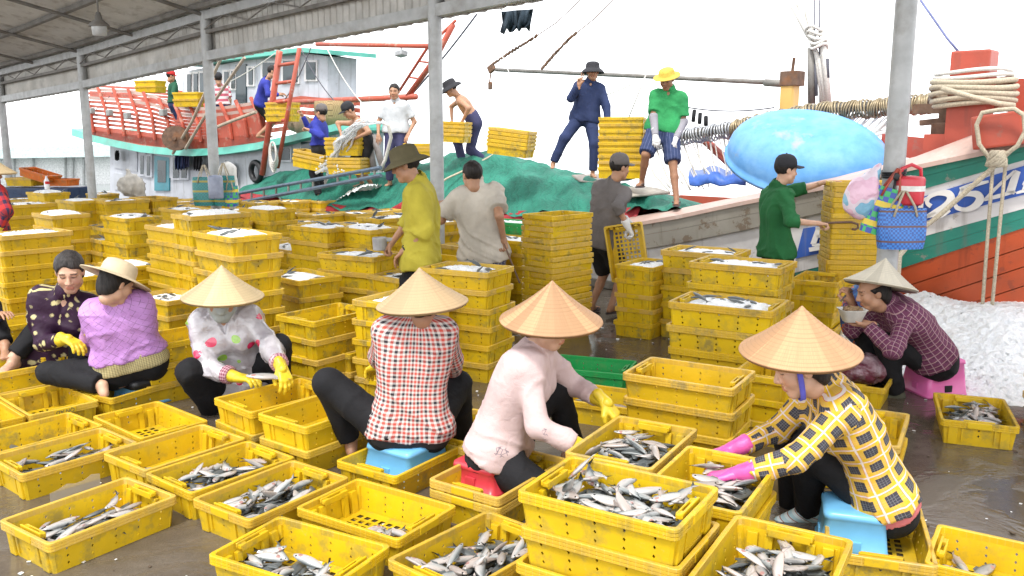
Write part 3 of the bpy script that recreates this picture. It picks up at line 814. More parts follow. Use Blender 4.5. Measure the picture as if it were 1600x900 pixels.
    # --- shirt
    if shirt is not None:
        tp = list(torso); g = loose; segs = [(sp(-.1), sp(1.0), -F_, .155, 0)]; slv = []
        tp.append((cone(p0-R_*hw*1.05+T*hem*.6, p0+R_*hw*1.05+T*hem*.6, (.112+g*.4)*S*fat, (.112+g*.4)*S*fat), .06))
        for s in (1, -1):
            if sleeve == 'none': continue
            u1 = cone(sh[s], el[s], .047*S+g*.7, .043*S+g*.7)
            if sleeve == 'long':
                e = el[s]+(wr[s]-el[s])*(.9 if glove is None else .72)
                slv.append((union([u1, (cone(el[s], e, .043*S+g*.7, .033*S+g*.55), .02)], .02), (e, unit(wr[s]-el[s])))); segs += [(sh[s], el[s], F_, .055, 0), (el[s], e, F_, .045, .28)]
            elif sleeve == '34':
                e = el[s]+(wr[s]-el[s])*.30
                slv.append((union([u1, (cone(el[s], e, .045*S+g*.7, .044*S+g*.6), .02)], .02), (e, unit(wr[s]-el[s])))); segs += [(sh[s], el[s], F_, .055, 0), (el[s], e, F_, .05, .28)]
            else:
                e = sh[s]+(el[s]-sh[s])*.74
                slv.append((cone(sh[s], e, .050*S+g*.8, .058*S+g*.9), (e, unit(el[s]-sh[s])))); segs += [(sh[s], el[s], F_, .055, 0)]
        if collar: tp.append((cone(nk-T*.02*S, nk+T*.046*S+F_*.010, .068*S, .060*S), .02))
        ff = union(tp, .06); bot = half(p0+T*hem, -T); amp = fl; nck = cone(nk+T*.062*S, hd+HB@np.array((0, -.02, -.05))*S, .047*S, .046*S)
        vneck = cone(nk+F_*.09*S-T*.005, nk+F_*.11*S-T*.075*S, .030*S, .006*S)
        def fs_(X, Y, Z):
            w = amp*1.15*folds(X, Y, Z, ph+2)
            d = ff(X, Y, Z)-.004-g*.5; d = np.maximum(d, bot(X, Y, Z)+.006*np.sin(25*X+20*Y))
            for (lf, cut) in slv: d = smin(d, cutd(lf(X, Y, Z)-.002, cut, X, Y, Z), .035)
            d = np.maximum(d+w, -nck(X, Y, Z)); return np.maximum(d, -vneck(X, Y, Z))
        put(sdf_object('shirt', fs_, np.min([ff.lo]+[l[0].lo for l in slv], 0)-.015, np.max([ff.hi]+[l[0].hi for l in slv], 0)+.015, res, shirt, root, segs))
        if shirt_m2 is not None:         # an under-shirt showing below the hem
            m2, drop = shirt_m2; tp2 = list(torso[:3]); f2 = union(tp2, .06); b2 = half(p0+T*(hem-drop), -T); t2 = half(p0+T*(hem+.03), T)
            put(sdf_object('undershirt', lambda X, Y, Z: np.maximum(np.maximum(f2(X, Y, Z)-.014+.003*folds(X, Y, Z, ph), b2(X, Y, Z)), t2(X, Y, Z)), f2.lo, f2.hi, res, m2, root, segs[:1]))
    if armcover is not None:             # knitted sleeve guards on the forearms
        for s in (1, -1):
            a = el[s]+(sh[s]-el[s])*.15; e = wr[s]; ff2 = union([cone(a, el[s], .05*S, .049*S), cone(el[s], e, .049*S, .035*S)], .02); c1 = half(e, unit(e-el[s])); c0 = half(a, unit(sh[s]-el[s]))
            put(sdf_object('arm_sleeve', lambda X, Y, Z: np.maximum(np.maximum(ff2(X, Y, Z)-.004+.002*folds(X, Y, Z, ph, 1.6), c1(X, Y, Z)), c0(X, Y, Z)), ff2.lo, ff2.hi, res, armcover, root))
    if cuff is not None:
        for s in (1, -1):
            e = el[s]+(wr[s]-el[s])*.78; a = el[s]+(wr[s]-el[s])*.60; fc_ = cone(a, e, .045*S+loose*.5, .040*S+loose*.5); c1 = half(e, unit(e-el[s])); c0 = half(a, unit(el[s]-e))
            put(sdf_object('cuff', lambda X, Y, Z: np.maximum(np.maximum(fc_(X, Y, Z)+.003*folds(X, Y, Z, ph, 2), c1(X, Y, Z)), c0(X, Y, Z)), fc_.lo, fc_.hi, .007, cuff, root, [(a, e, F_, .045, 0)]))
    # --- gloves with gauntlet cuffs
    if glove is not None:
        for (w, gq, s) in gl:
            a = el[s]+(wr[s]-el[s])*.62; ff2 = cone(a, wr[s]+unit(wr[s]-el[s])*.02, .043*S, .029*S); c0 = half(a, unit(el[s]-wr[s]))
            v2, q2 = surfnet(lambda X, Y, Z: np.maximum(ff2(X, Y, Z)+.0022*folds(X, Y, Z, ph, 2.2), c0(X, Y, Z)), ff2.lo, ff2.hi, .007)
            put(link('glove', mesh_from('glove', np.concatenate([w, v2]), np.concatenate([gq, q2+len(w)]), True), glove, root))
    if sock is not None:
        for s in (1, -1):
            ff2 = union([cone(an[s]+(kn[s]-an[s])*.35, an[s], .048*S, .042*S), cone(an[s], an[s]+toes[s]*.13*S-np.array((0, 0, .05))*S, .042*S, .032*S), cone(an[s], an[s]-toes[s]*.03-np.array((0, 0, .05))*S, .040*S, .036*S)], .03)
            put(sdf_object('sock', ff2, ff2.lo, ff2.hi, .009, sock, root, [(an[s]+(kn[s]-an[s])*.35, an[s]+toes[s]*.1, Fv, .05, 0)]))
    if shoes is not None:
        for s in (1, -1):
            d = toes[s]; c = an[s]-np.array((0, 0, .083))*S+d*.055*S; sd = np.cross(d, (0, 0, 1)); mbx = MB(); out = []
            for k in range(18):
                a = 2*PI*k/18; out.append(c+d*math.cos(a)*.135*S+sd*math.sin(a)*(.045+.008*math.cos(a))*S)
            mbx.loft([out, [o_+np.array((0, 0, .018)) for o_ in out]], close_u=True, capends=True)
            tpnt = c+d*.06*S+np.array((0, 0, .018)); mbx.tube([tpnt, c+d*.01*S+sd*.045*S+np.array((0, 0, .05))*S, c-d*.03*S+sd*.042*S+np.array((0, 0, .03))*S], .006, 6); mbx.tube([tpnt, c+d*.01*S-sd*.045*S+np.array((0, 0, .05))*S, c-d*.03*S-sd*.042*S+np.array((0, 0, .03))*S], .006, 6)
            put(mbx.build('slipper', shoes, root))
    # --- hair
    if hairstyle:
        cap = ell((0, -.014, .034), (.084, .103, .094))
        extra = []
        if hairstyle == 'bun': extra = [ell((0, -.105, -.045), (.040, .034, .038)), ell((0, -.06, -.02), (.075, .06, .07))]
        if hairstyle in ('back', 'nape'): extra = [ell((0, -.05, -.03), (.078, .06, .085))]
        u_ = union([cap]+extra, .03)
        fr = half((0, .060, .045), unit((0, .75, -.66))); low = half((0, -.02, -.050 if hairstyle == 'short' else -.085), unit((0, .35, -.94)))
        def fh(X, Y, Z):
            d = u_(X, Y, Z)+.003*np.sin(110*X+30*Z)*np.sin(60*Y+40*Z)
            fr_ = fr(X, Y, Z)+.006*np.sin(70*X); 
            d = np.maximum(np.maximum(d, fr_), low(X, Y, Z))
            return np.maximum(d, Z-.038+.2*Y) if hairstyle == 'nape' else d
        v2, q2 = surfnet(fh, u_.lo, u_.hi, .007)
        put(link('hair', mesh_from('hair', v2@(HB.T*S)+hd, q2, True), M[hair], root))
    if mask is not None:
        fm = union([ell((0, .026, -.036), (.064, .068, .088)), (cone((-.012, .06, -.102), (.012, .06, -.102), .024, .024), .03), (cone((0, .085, .0), (0, .104, -.03), .012, .016), .02), (cone((-.05, .01, -.07), (.05, .01, -.07), .022, .022), .04)], .03)
        v2, q2 = surfnet(lambda X, Y, Z: np.maximum(np.maximum(fm(X, Y, Z)-.006+.002*np.sin(90*Z+30*X), Z-.014+.15*np.abs(X)), -(Y+.01)), (-.09, -.02, -.14), (.09, .13, .02), .006)
        put(link('face_mask', mesh_from('face_mask', v2@(HB.T*S)+hd, q2, True), mask, root))
    info = dict(root=root, hd=hd, HB=HB, wr=wr, el=el, sh=sh, kn=kn, an=an, p0=p0, nk=nk, T=T, R=R_, F=F_, S=S, inv=inv, toes=toes)
    if hat is not None: hat(info)
    return info
def wear(info, name, me, m, loc=(0, 0, 0), tilt=(0, 0, 0), scale=1.0):
    """put a head-frame mesh on someone's head"""
    HB = Matrix(info['HB'].tolist()) @ Euler([math.radians(a) for a in tilt]).to_matrix()
    o = link(name, me, m, info['root'])
    pos = Vector(info['hd'])+Matrix(info['HB'].tolist()) @ Vector(loc)*info['S']+Vector(info['inv'])
    o.matrix_local = Matrix.Translation(pos) @ HB.to_4x4() @ Matrix.Scale(scale*info['S'], 4)
    return o
# ------------------------------------------------------------------ cloth patterns and hats
def cloth_bump(t, s=.35):
    v = t.coord(); t.bump(t.math('ADD', t.noise(16, v, 4, .5, dist=.8), t.math('MULTIPLY', t.noise(300, v, 2), .2)), s*1.5, .010)
def plaid(name, pu, pv, stops_u, stops_v, blend='MIX', fac=.5, rough=.8, rot=0.0):
    t = NT(name); uv = t.new('UVMap').outputs[0]
    if rot:
        mp = t.new('Mapping'); mp.inputs['Rotation'].default_value = (0, 0, rot); t.l.new(uv, mp.inputs[0]); uv = mp.outputs[0]
    w = t.new('VectorMath', operation='ADD'); t.l.new(uv, w.inputs[0])
    nz = t.noise(7, t.coord(), 2, out='Color'); sb = t.new('VectorMath', operation='SCALE'); t.l.new(nz, sb.inputs[0]); sb.inputs['Scale'].default_value = .012; t.l.new(sb.outputs[0], w.inputs[1])
    sep = t.new('SeparateXYZ'); t.l.new(w.outputs[0], sep.inputs[0])
    a = t.ramp(t.math('FRACT', t.math('DIVIDE', sep.outputs[0], pu)), stops_u, 'CONSTANT')
    b = t.ramp(t.math('FRACT', t.math('DIVIDE', sep.outputs[1], pv)), stops_v, 'CONSTANT')
    col = t.mix(fac, a, b, blend)
    col = t.mix(t.ramp(t.noise(6, t.coord(), 4), [(.4, 0.0), (.75, .25)]), col, (.05, .045, .04), 'MULTIPLY') if False else col
    t.base(col, rough, 0, .25); cloth_bump(t); return t.m
W_, K_ = (.62, .57, .54), (.035, .03, .038)
RD = (.58, .085, .062)
M['plaid_red'] = plaid('red_check_cloth', .046, .046, [(0, W_), (.22, RD), (.50, W_), (.72, K_)], [(0, W_), (.22, RD), (.50, W_), (.72, K_)])
YL = (.62, .385, .028); DK = (.045, .043, .055)
_ys = [(0, DK), (.10, (.14, .14, .15)), (.125, DK), (.22, (.14, .14, .15)), (.245, DK), (.34, (.14, .14, .15)), (.365, DK), (.54, YL), (.70, (.52, .14, .05)), (.72, (.64, .57, .54)), (.80, (.60, .22, .08)), (.82, YL)]
M['plaid_yel'] = plaid('yellow_check_cloth', .080, .080, _ys, _ys, 'LIGHTEN', 1.0)
PU, PD = (.125, .035, .075), (.085, .025, .055)
M['plaid_pur'] = plaid('purple_check_cloth', .034, .034, [(0, PU), (.5, PD), (.88, (.30, .18, .22))], [(0, PU), (.5, PD), (.86, (.32, .2, .2))], 'LIGHTEN', 1.0)
M['plaid_pink'] = plaid('maroon_check_cloth', .016, .016, [(0, (.50, .30, .34)), (.5, (.16, .03, .06))], [(0, (.50, .30, .34)), (.5, (.16, .03, .06))])
M['plaid_rb'] = plaid('red_black_check_cloth', .12, .12, [(0, (.45, .03, .03)), (.42, (.03, .03, .06)), (.62, (.45, .04, .03)), (.8, (.04, .03, .08))], [(0, (.5, .03, .03)), (.55, (.03, .02, .04))])
M['plaid_navy'] = plaid('navy_check_cloth', .05, .05, [(0, (.06, .07, .16)), (.45, (.45, .46, .52)), (.6, (.04, .04, .10)), (.9, (.5, .5, .55))], [(0, (.05, .06, .14)), (.5, (.35, .36, .44)), (.62, (.05, .05, .12))])
M['hatch_cream'] = plaid('cream_check_cloth', .012, .012, [(0, (.55, .48, .25)), (.6, (.20, .16, .08))], [(0, (.55, .48, .25)), (.6, (.22, .18, .09))])
def lav():
    t = NT('lavender_printed_cloth'); uv = t.new('UVMap').outputs[0]
    mp = t.new('Mapping'); mp.inputs['Rotation'].default_value = (0, 0, .78); t.l.new(uv, mp.inputs[0]); sep = t.new('SeparateXYZ'); t.l.new(mp.outputs[0], sep.inputs[0])
    l1 = t.math('LESS_THAN', t.math('FRACT', t.math('DIVIDE', sep.outputs[0], .034)), .07); l2 = t.math('LESS_THAN', t.math('FRACT', t.math('DIVIDE', sep.outputs[1], .034)), .07)
    ln = t.math('MULTIPLY', t.math('MAXIMUM', l1, l2), t.ramp(t.noise(30, uv, 3), [(.40, 0.0), (.52, .75)]))
    base = t.ramp(t.noise(12, t.coord(), 4), [(.3, (.42, .20, .50)), (.7, (.52, .27, .62))])
    t.base(t.mix(ln, base, (.10, .06, .10)), .55, 0, .4); cloth_bump(t, .5); return t.m
M['lavender'] = lav()
def floral():
    t = NT('dark_floral_cloth'); uv = t.new('UVMap').outputs[0]
    vo = t.new('TexVoronoi'); vo.inputs['Scale'].default_value = 17; vo.inputs['Randomness'].default_value = 1; t.l.new(uv, vo.inputs['Vector'])
    w = t.math('ADD', vo.outputs['Distance'], t.math('MULTIPLY', t.noise(90, uv, 2), .22))
    clus = t.ramp(t.noise(7, uv, 2), [(.36, 0.0), (.42, 1.0)], 'CONSTANT')
    ring = t.ramp(w, [(0, (.30, .22, .05)), (.16, (.50, .44, .22)), (.40, (.20, .17, .10)), (.46, (.024, .006, .024))], 'CONSTANT')
    base = t.ramp(t.noise(45, uv, 3), [(.55, (.026, .006, .026)), (.66, (.055, .018, .06))])
    t.base(t.mix(clus, base, ring), .6, 0, .3); cloth_bump(t, .4); return t.m
M['floral'] = floral()
def dots():
    t = NT('spotted_raincoat_film'); uv = t.new('UVMap').outputs[0]
    vo = t.new('TexVoronoi'); vo.inputs['Scale'].default_value = 10.5; vo.inputs['Randomness'].default_value = .8; t.l.new(uv, vo.inputs['Vector'])
    sepc = t.new('SeparateColor'); t.l.new(vo.outputs['Color'], sepc.inputs[0])
    d = t.math('LESS_THAN', t.math('ADD', vo.outputs['Distance'], t.math('MULTIPLY', sepc.outputs[2], .13)), .34)
    dc = t.ramp(sepc.outputs[0], [(0, (.62, .03, .10)), (.52, (.28, .52, .06)), (.86, (.45, .02, .08))], 'CONSTANT')
    under = t.ramp(t.noise(12, t.coord(), 4), [(.3, (.36, .33, .36)), (.7, (.52, .50, .53))])
    t.base(t.mix(d, under, dc), .16, 0, .7); t.put(t.p, 'Coat Weight', .6); t.put(t.p, 'Coat Roughness', .12)
    v = t.coord(); t.bump(t.noise(16, v, 3, .5, dist=1.2), .7, .014); return t.m
M['dots'] = dots()
def pinkp():
    t = NT('pale_pink_printed_cloth'); uv = t.new('UVMap').outputs[0]
    vo = t.new('TexVoronoi', feature='DISTANCE_TO_EDGE'); vo.inputs['Scale'].default_value = 60; t.l.new(uv, vo.inputs['Vector'])
    v2 = t.new('TexVoronoi'); v2.inputs['Scale'].default_value = 7; t.l.new(uv, v2.inputs['Vector'])
    mk = t.math('MULTIPLY', t.math('LESS_THAN', vo.outputs['Distance'], .07), t.math('LESS_THAN', v2.outputs['Distance'], .17))
    base = t.ramp(t.noise(8, t.coord(), 4), [(.3, (.52, .39, .385)), (.7, (.60, .465, .455))])
    t.base(t.mix(t.math('MULTIPLY', mk, .8), base, (.16, .14, .17)), .75, 0, .3); cloth_bump(t, .5); return t.m
M['pink'] = pinkp()
def stripes(name, stops, per, rough=.8, axis=1):
    t = NT(name); uv = t.new('UVMap').outputs[0]; sep = t.new('SeparateXYZ'); t.l.new(uv, sep.inputs[0])
    t.base(t.ramp(t.math('FRACT', t.math('DIVIDE', sep.outputs[axis], per)), stops, 'CONSTANT'), rough, 0, .25); cloth_bump(t); return t.m
M['sock'] = stripes('striped_sock', [(0, (.42, .60, .66)), (.5, (.30, .12, .08)), (.62, (.62, .70, .72))], .03)
M['shorts_stripe'] = stripes('navy_striped_cloth', [(0, (.03, .045, .11)), (.86, (.10, .12, .22))], .035, axis=0)
M['tee_stripe'] = stripes('pink_white_striped_cloth', [(0, (.62, .55, .55)), (.5, (.45, .10, .14))], .12)
def cl(name, c, rough=.8, var=.22):
    t = NT(name); v = t.coord(); col = t.ramp(t.noise(5, v, 5), [(.3, _sc(c, 1-var)), (.7, _sc(c, 1+var*.5))])
    t.base(col, rough, 0, .25); cloth_bump(t, .45); return t.m
for k, c in dict(black=(.012, .012, .014), yshirt=(.44, .375, .045), wshirt=(.52, .475, .41), grey=(.14, .125, .12), green=(.018, .125, .040), polo=(.03, .26, .085),
                 navy=(.022, .035, .095), blue=(.03, .04, .28), denim=(.05, .05, .115), wtee=(.50, .52, .54), dgreen=(.02, .09, .05), char=(.03, .03, .035), blacksh=(.02, .02, .022), knit=(.28, .27, .30), knitw=(.62, .61, .60), pinkund=(.62, .18, .19), greycloth=(.38, .42, .42), olive=(.10, .085, .045), cream=(.58, .47, .32), redc=(.5, .03, .03), greysock=(.10, .10, .07)).items():
    M[k] = cl('cloth_'+k, c)
def rubber(name, c):
    t = NT(name); v = t.coord(); t.base(t.ramp(t.noise(18, v, 4), [(.3, _sc(c, .82)), (.7, _sc(c, 1.1))]), .38, 0, .5)
    t.put(t.p, 'Subsurface Weight', .05); t.bump(t.noise(40, v, 4), .35, .006); return t.m
M['gyel'] = rubber('yellow_rubber', (.66, .48, .025)); M['gpink'] = rubber('pink_rubber', (.72, .10, .36))
M['slip'] = simple('slipper_rubber', (.09, .07, .07), .7); M['slip2'] = simple('slipper_tan', (.40, .20, .12), .5); M['slipb'] = simple('slipper_blue', (.06, .10, .28), .6)
def straw_mat(name, c):
    t = NT(name); v = t.coord(); sep = t.new('SeparateXYZ'); t.l.new(v, sep.inputs[0])
    ang = t.math('ARCTAN2', sep.outputs[1], sep.outputs[0]); r = t.math('SQRT', t.math('ADD', t.math('MULTIPLY', sep.outputs[0], sep.outputs[0]), t.math('MULTIPLY', sep.outputs[1], sep.outputs[1])))
    leaf = t.math('FLOOR', t.math('MULTIPLY', ang, 2.9)); wn_ = t.new('TexWhiteNoise', noise_dimensions='2D'); cb = t.new('CombineXYZ'); t.l.new(leaf, cb.inputs[0]); t.l.new(t.rnd(), cb.inputs[1]); t.l.new(cb.outputs[0], wn_.inputs['Vector'])
    base = t.mix(wn_.outputs['Value'], _sc(c, .72), _sc(c, 1.16))
    ring = t.math('FRACT', t.math('MULTIPLY', r, 66.0)); rl = t.math('LESS_THAN', ring, .16)
    base = t.mix(t.math('MULTIPLY', rl, .38), base, _sc(c, .55))
    fib = t.new('CombineXYZ'); t.l.new(t.math('MULTIPLY', ang, 60.0), fib.inputs[0]); t.l.new(t.math('MULTIPLY', r, 9.0), fib.inputs[1])
    fn = t.noise(1.0, fib.outputs[0], 4); base = t.mix(t.ramp(fn, [(.35, .35), (.62, 0.0)]), base, _sc(c, .62))
    base = t.mix(t.ramp(t.noise(9, v, 5), [(.55, 0.0), (.75, .35)]), base, _sc(c, .7))
    t.base(base, .62, 0, .35); t.bump(t.math('ADD', t.math('MULTIPLY', rl, -.6), fn), .5, .004); return t.m
M['straw0'] = straw_mat('palm_leaf_bleached', (.66, .60, .48)); M['straw1'] = straw_mat('palm_leaf_pale', (.56, .43, .25)); M['straw2'] = straw_mat('palm_leaf_tan', (.56, .40, .23)); M['straw3'] = straw_mat('palm_leaf_orange', (.53, .31, .165))
def cone_hat_mesh(R=.225, H=.175):
    mb = MB(); prof = []
    N = 17
    for i in range(N+1):
        r = R*i/N; z = H*(1-(i/N)) - .010*math.sin(PI*i/N)
        prof.append((max(.002, r), z+.0016)); 
        if 0 < i < N: prof.append((r+.004, z-.004*H/R-.0005))
    prof.append((R+.003, -.004)); prof.append((R, -.008)); prof.append((R-.006, -.004))
    for i in range(N, -1, -2): prof.append((max(.002, R*i/N-.006), H*(1-i/N)-.016))
    mb.lathe(prof, 64); return mb.me('conical_hat', True)
ME['nonla'] = cone_hat_mesh()
def strap_mesh():
    mb = MB()
    rows = []
    for k in range(25):
        a = PI*k/24; rows.append((math.copysign(.079*abs(math.cos(a))**.55, math.cos(a)), .016+.02*math.sin(a), .055-.186*math.sin(a)))
    vs = []
    for (x, y, z) in rows:
        n = unit((x, 0, z-.0)); vs.append([(x*1.0, y-.011, z), (x*1.0, y+.011, z), (x+n[0]*.003, y+.011, z+n[2]*.003), (x+n[0]*.003, y-.011, z+n[2]*.003)])
    mb.loft(vs, close_u=True, capends=True); return mb.me('chin_strap', True)
ME['strap'] = strap_mesh()
def nonla(m='straw1', loc=(0, -.01, .052), tilt=(0, 0, 0), scale=1.0, strap=None):
    def f(i):
        wear(i, 'conical_hat', ME['nonla'], M[m], loc, tilt, scale)
        if strap is not None: wear(i, 'chin_strap', ME['strap'], strap)
    return f
def brim_hat_mesh(rc=.098, h=.10, brim=.065, droop=.03):
    mb = MB(); prof = [(.001, h), (rc*.55, h-.003), (rc*.86, h-.016), (rc*.97, h*.55), (rc, .012), (rc+.012, 0)]
    for k in range(1, 5): prof.append((rc+.012+brim*k/4, -droop*(k/4)**1.5))
    prof += [(rc+.012+brim, -droop-.006), (rc+.004, -.010), (rc-.006, .01), (rc*.93, h*.55), (.001, h-.012)]
    mb.lathe(prof, 40, Matrix.Diagonal((1, 1.16, 1, 1))); me = mb.me('brimmed_hat', True); return me
ME['bucket'] = brim_hat_mesh(.093, .105, .046, .034); ME['bucket2'] = brim_hat_mesh(.093, .095, .050, .05); ME['sunhat'] = brim_hat_mesh(.096, .10, .085, .018); ME['strawhat'] = brim_hat_mesh(.090, .085, .050, .006)
def cap_mesh():
    mb = MB(); mb.lathe([(.001, .105), (.03, .102), (.06, .088), (.08, .06), (.088, .02), (.089, -.012), (.084, -.014), (.08, .02), (.06, .08), (.001, .097)], 32, Matrix.Diagonal((1, 1.16, 1, 1)))
    rows = []
    for j in range(5):
        d = j/4; row = []
        for k in range(13):
            a = math.radians(-62+124*k/12); x = math.sin(a)*(.086+.004*d); y0 = math.cos(a)*.100
            row.append((x, y0+d*.078*max(0.0, math.cos(a))**.8, -.004-.012*d+.012*(1-abs(math.sin(a)))*1-.010*math.sin(a)**2))
        rows.append(row)
    mb.loft(rows); mb.loft([[(x, y, z-.005) for x, y, z in r] for r in rows][::-1]); mb.loft([rows[-1], [(x, y, z-.005) for x, y, z in rows[-1]]])
    mb.lathe([(.001, .112), (.006, .110), (.008, .104)], 8); return mb.me('cap', True)
ME['cap'] = cap_mesh()
def hatf(kind, m, loc=(0, -.008, .048), tilt=(0, 0, 0), scale=1.0, name='hat'):
    return lambda i: wear(i, name, ME[kind], m, loc, tilt, scale)
# ------------------------------------------------------------------ the people
P = lambda px, py, Y: at(px, py, Y)
def hat_at(m, px, py, Y, tilt=(0, 0, 0), scale=1.13, strap=None):
    def f(i):
        o = link('conical_hat', ME['nonla'], M[m], i['root']); o.location = at(px, py, Y)+i['inv']
        o.rotation_euler = [math.radians(a) for a in tilt]; o.scale = (scale,)*3
        if strap is not None: wear(i, 'chin_strap', ME['strap'], strap)
    return f
M['strap_blue'] = simple('strap_blue_cloth', (.10, .10, .48), .8); M['strap_pink'] = simple('strap_pink_cloth', (.55, .35, .38), .8)
PEOPLE = {}
G1_ = 'women sorting fish'
PEOPLE['yellow'] = person('woman in yellow and black checked shirt, straw hat and pink rubber gloves', P(1376, 776, 3.74), P(1292, 604, 3.70), 84, P(1250, 572, 3.66), (86, -20),
    hands=(P(1140, 704, 3.82), P(1146, 742, 3.56)), elbows=(P(1250, 720, 4.1), P(1238, 775, 3.4)), feet=(P(1238, 796, 4.15), P(1264, 800, 3.98)), knees=(P(1205, 640, 4.1), P(1225, 655, 3.85)),
    male=False, skin='fair', shirt=M['plaid_yel'], trousers=M['black'], glove=M['gpink'], S=1.08, res=.0105, hem=.03, loose=.014, hairstyle='nape', hpose=('relax', 'relax'), hdir=(V(-1, -.1, -.25), V(-1, .1, -.15)),
    hat=hat_at('straw3', 1250, 547, 3.66, (4, -4, 20), 1.14, M['strap_blue']), shirt_m2=(M['pinkund'], .05), sock=M['sock'], group=G1_)
PEOPLE['pink'] = person('woman in pale pink shirt, tan straw hat and yellow rubber gloves', P(778, 702, 4.33), P(838, 545, 4.28), -105, P(858, 503, 4.22), (-112, -16),
    hands=(P(918, 704, 3.98), P(945, 628, 4.30)), elbows=(P(838, 705, 4.0), P(905, 610, 4.55)), feet=(P(838, 790, 4.35), P(895, 700, 4.65)), knees=(P(830, 742, 3.95), P(910, 590, 4.6)),
    male=False, skin='fair', shirt=M['pink'], trousers=M['black'], glove=M['gyel'], S=1.08, res=.0105, hem=-.01, loose=.018, hairstyle='nape', fat=1.08, hdir=(V(.9, -.1, -.3), V(.55, -.1, -.8)),
    hat=hat_at('straw3', 861, 499, 4.22, (3, -5, 70), 1.14), group=G1_)
PEOPLE['red'] = person('woman in red and black checked shirt seen from behind under a straw hat', P(640, 672, 4.52), P(650, 500, 4.50), 8, P(659, 467, 4.50), (5, -20),
    hands=(P(708, 585, 4.98), P(590, 572, 5.0)), elbows=(P(735, 600, 4.5), P(560, 640, 4.45)), feet=(P(725, 700, 5.0), P(548, 690, 4.72)), knees=(P(735, 600, 5.1), P(480, 600, 4.66)),
    male=False, skin='tan', shirt=M['plaid_red'], trousers=M['black'], glove=M['gyel'], S=1.08, res=.0105, hem=-.02, loose=.014, hairstyle='nape', fat=.98, bow=.02,
    hat=hat_at('straw2', 660, 473, 4.47, (-4, 1, 130), 1.07), group=G1_, hdir=(None, V(-.5, .5, -.3)), shirt_m2=(M['char'], .05))
PEOPLE['spotted'] = person('woman in spotted clear raincoat, pale straw hat and yellow gloves', P(372, 600, 5.80), P(350, 490, 5.62), 192, P(346, 466, 5.50), (195, -24),
    hands=(P(372, 590, 5.38), P(440, 575, 5.28)), elbows=(P(285, 590, 5.55), P(440, 560, 5.75)), feet=(P(332, 645, 5.66), P(440, 632, 5.72)), knees=(P(308, 560, 5.5), P(462, 495, 5.5)),
    male=False, skin='tan', shirt=M['dots'], trousers=M['black'], glove=M['gyel'], cuff=M['plaid_pink'], S=1.10, res=.0115, hem=-.02, loose=.026, hairstyle='nape', fat=1.06, hdir=(V(.9, -.2, .05), V(.35, -.3, -.8)), fl=.012, mask=M['greycloth'],
    hat=hat_at('straw1', 348, 462, 5.48, (3, 2, 0), 1.14), group=G1_)
PEOPLE['lavender'] = person('woman in lavender printed blouse and cream sun hat, seen from behind', P(206, 572, 5.78), P(180, 468, 5.68), 30, P(182, 442, 5.60), (-35, -25),
    hands=(P(160, 540, 6.15), P(142, 552, 6.0)), elbows=(P(215, 545, 6.0), P(128, 560, 5.65)), feet=(P(190, 592, 6.2), P(160, 602, 5.56)), knees=(P(150, 530, 6.4), P(20, 585, 5.62)),
    male=False, skin='fair', shirt=M['lavender'], trousers=M['black'], S=1.06, res=.0115, hem=.10, loose=.014, hairstyle='back', fat=1.08, bow=.05,
    hat=hatf('sunhat', M['cream'], (0, -.01, .045), (-4, 0, 0), name='sun_hat'), shirt_m2=(M['hatch_cream'], .09), group=G1_)
PEOPLE['floral'] = person('bareheaded woman in dark purple floral blouse looking down', P(92, 575, 6.18), P(104, 462, 6.02), 192, P(109, 424, 5.92), (200, -20),
    hands=(P(104, 530, 5.75), P(150, 520, 5.8)), elbows=(P(40, 545, 6.0), P(150, 520, 6.15)), feet=(P(20, 560, 5.9), P(120, 590, 5.9)), knees=(P(10, 500, 5.8), P(130, 545, 5.7)),
    male=False, skin='fair', shirt=M['floral'], trousers=M['black'], glove=M['gyel'], S=1.14, res=.0115, hem=-.02, loose=.014, hairstyle='back', hair='hair_grey', fat=1.08, hdir=(V(.75, -.3, -.35), None), group=G1_)
PEOPLE['edge'] = person('person in black cut off by the left picture edge, one knee raised', P(-62, 548, 6.3), P(-66, 440, 6.25), 200, P(-68, 405, 6.2), (205, -15),
    hands=(P(-75, 520, 5.9), P(2, 492, 5.98)), elbows=(P(-120, 530, 6.1), P(-30, 520, 6.2)), feet=(P(-90, 590, 5.9), P(8, 540, 6.0)), knees=(P(-90, 500, 5.8), P(12, 450, 6.05)),
    male=False, skin='tan', shirt=M['navy'], trousers=M['black'], S=1.05, res=.015, hairstyle='back', group=G1_)
PEOPLE['bowl'] = person('woman in purple checked shirt eating from a white bowl on a pink stool', P(1452, 556, 6.10), P(1392, 478, 6.02), 86, P(1364, 456, 5.98), (86, -14),
    hands=(P(1330, 470, 6.12), P(1352, 506, 5.85)), elbows=(P(1345, 530, 6.25), P(1385, 535, 5.75)), feet=(P(1372, 606, 6.25), P(1402, 618, 6.02)), knees=(P(1368, 505, 6.3), P(1375, 500, 5.95)),
    male=False, skin='tan', shirt=M['plaid_pur'], trousers=M['black'], S=1.06, res=.012, hem=.02, loose=.016, hairstyle='nape', fat=1.1, hpose=('grip', 'relax'), hdir=(V(-.4, -.1, .9), V(-.9, 0, -.1)), hpalm=(V(.6, -.6, .2), V(.2, .3, -1)),
    mask=None, hat=hat_at('straw0', 1376, 445, 5.98, (0, 14, 40), 1.09), sock=M['greysock'], shoes=M['slip2'], group=G1_, bow=.07)
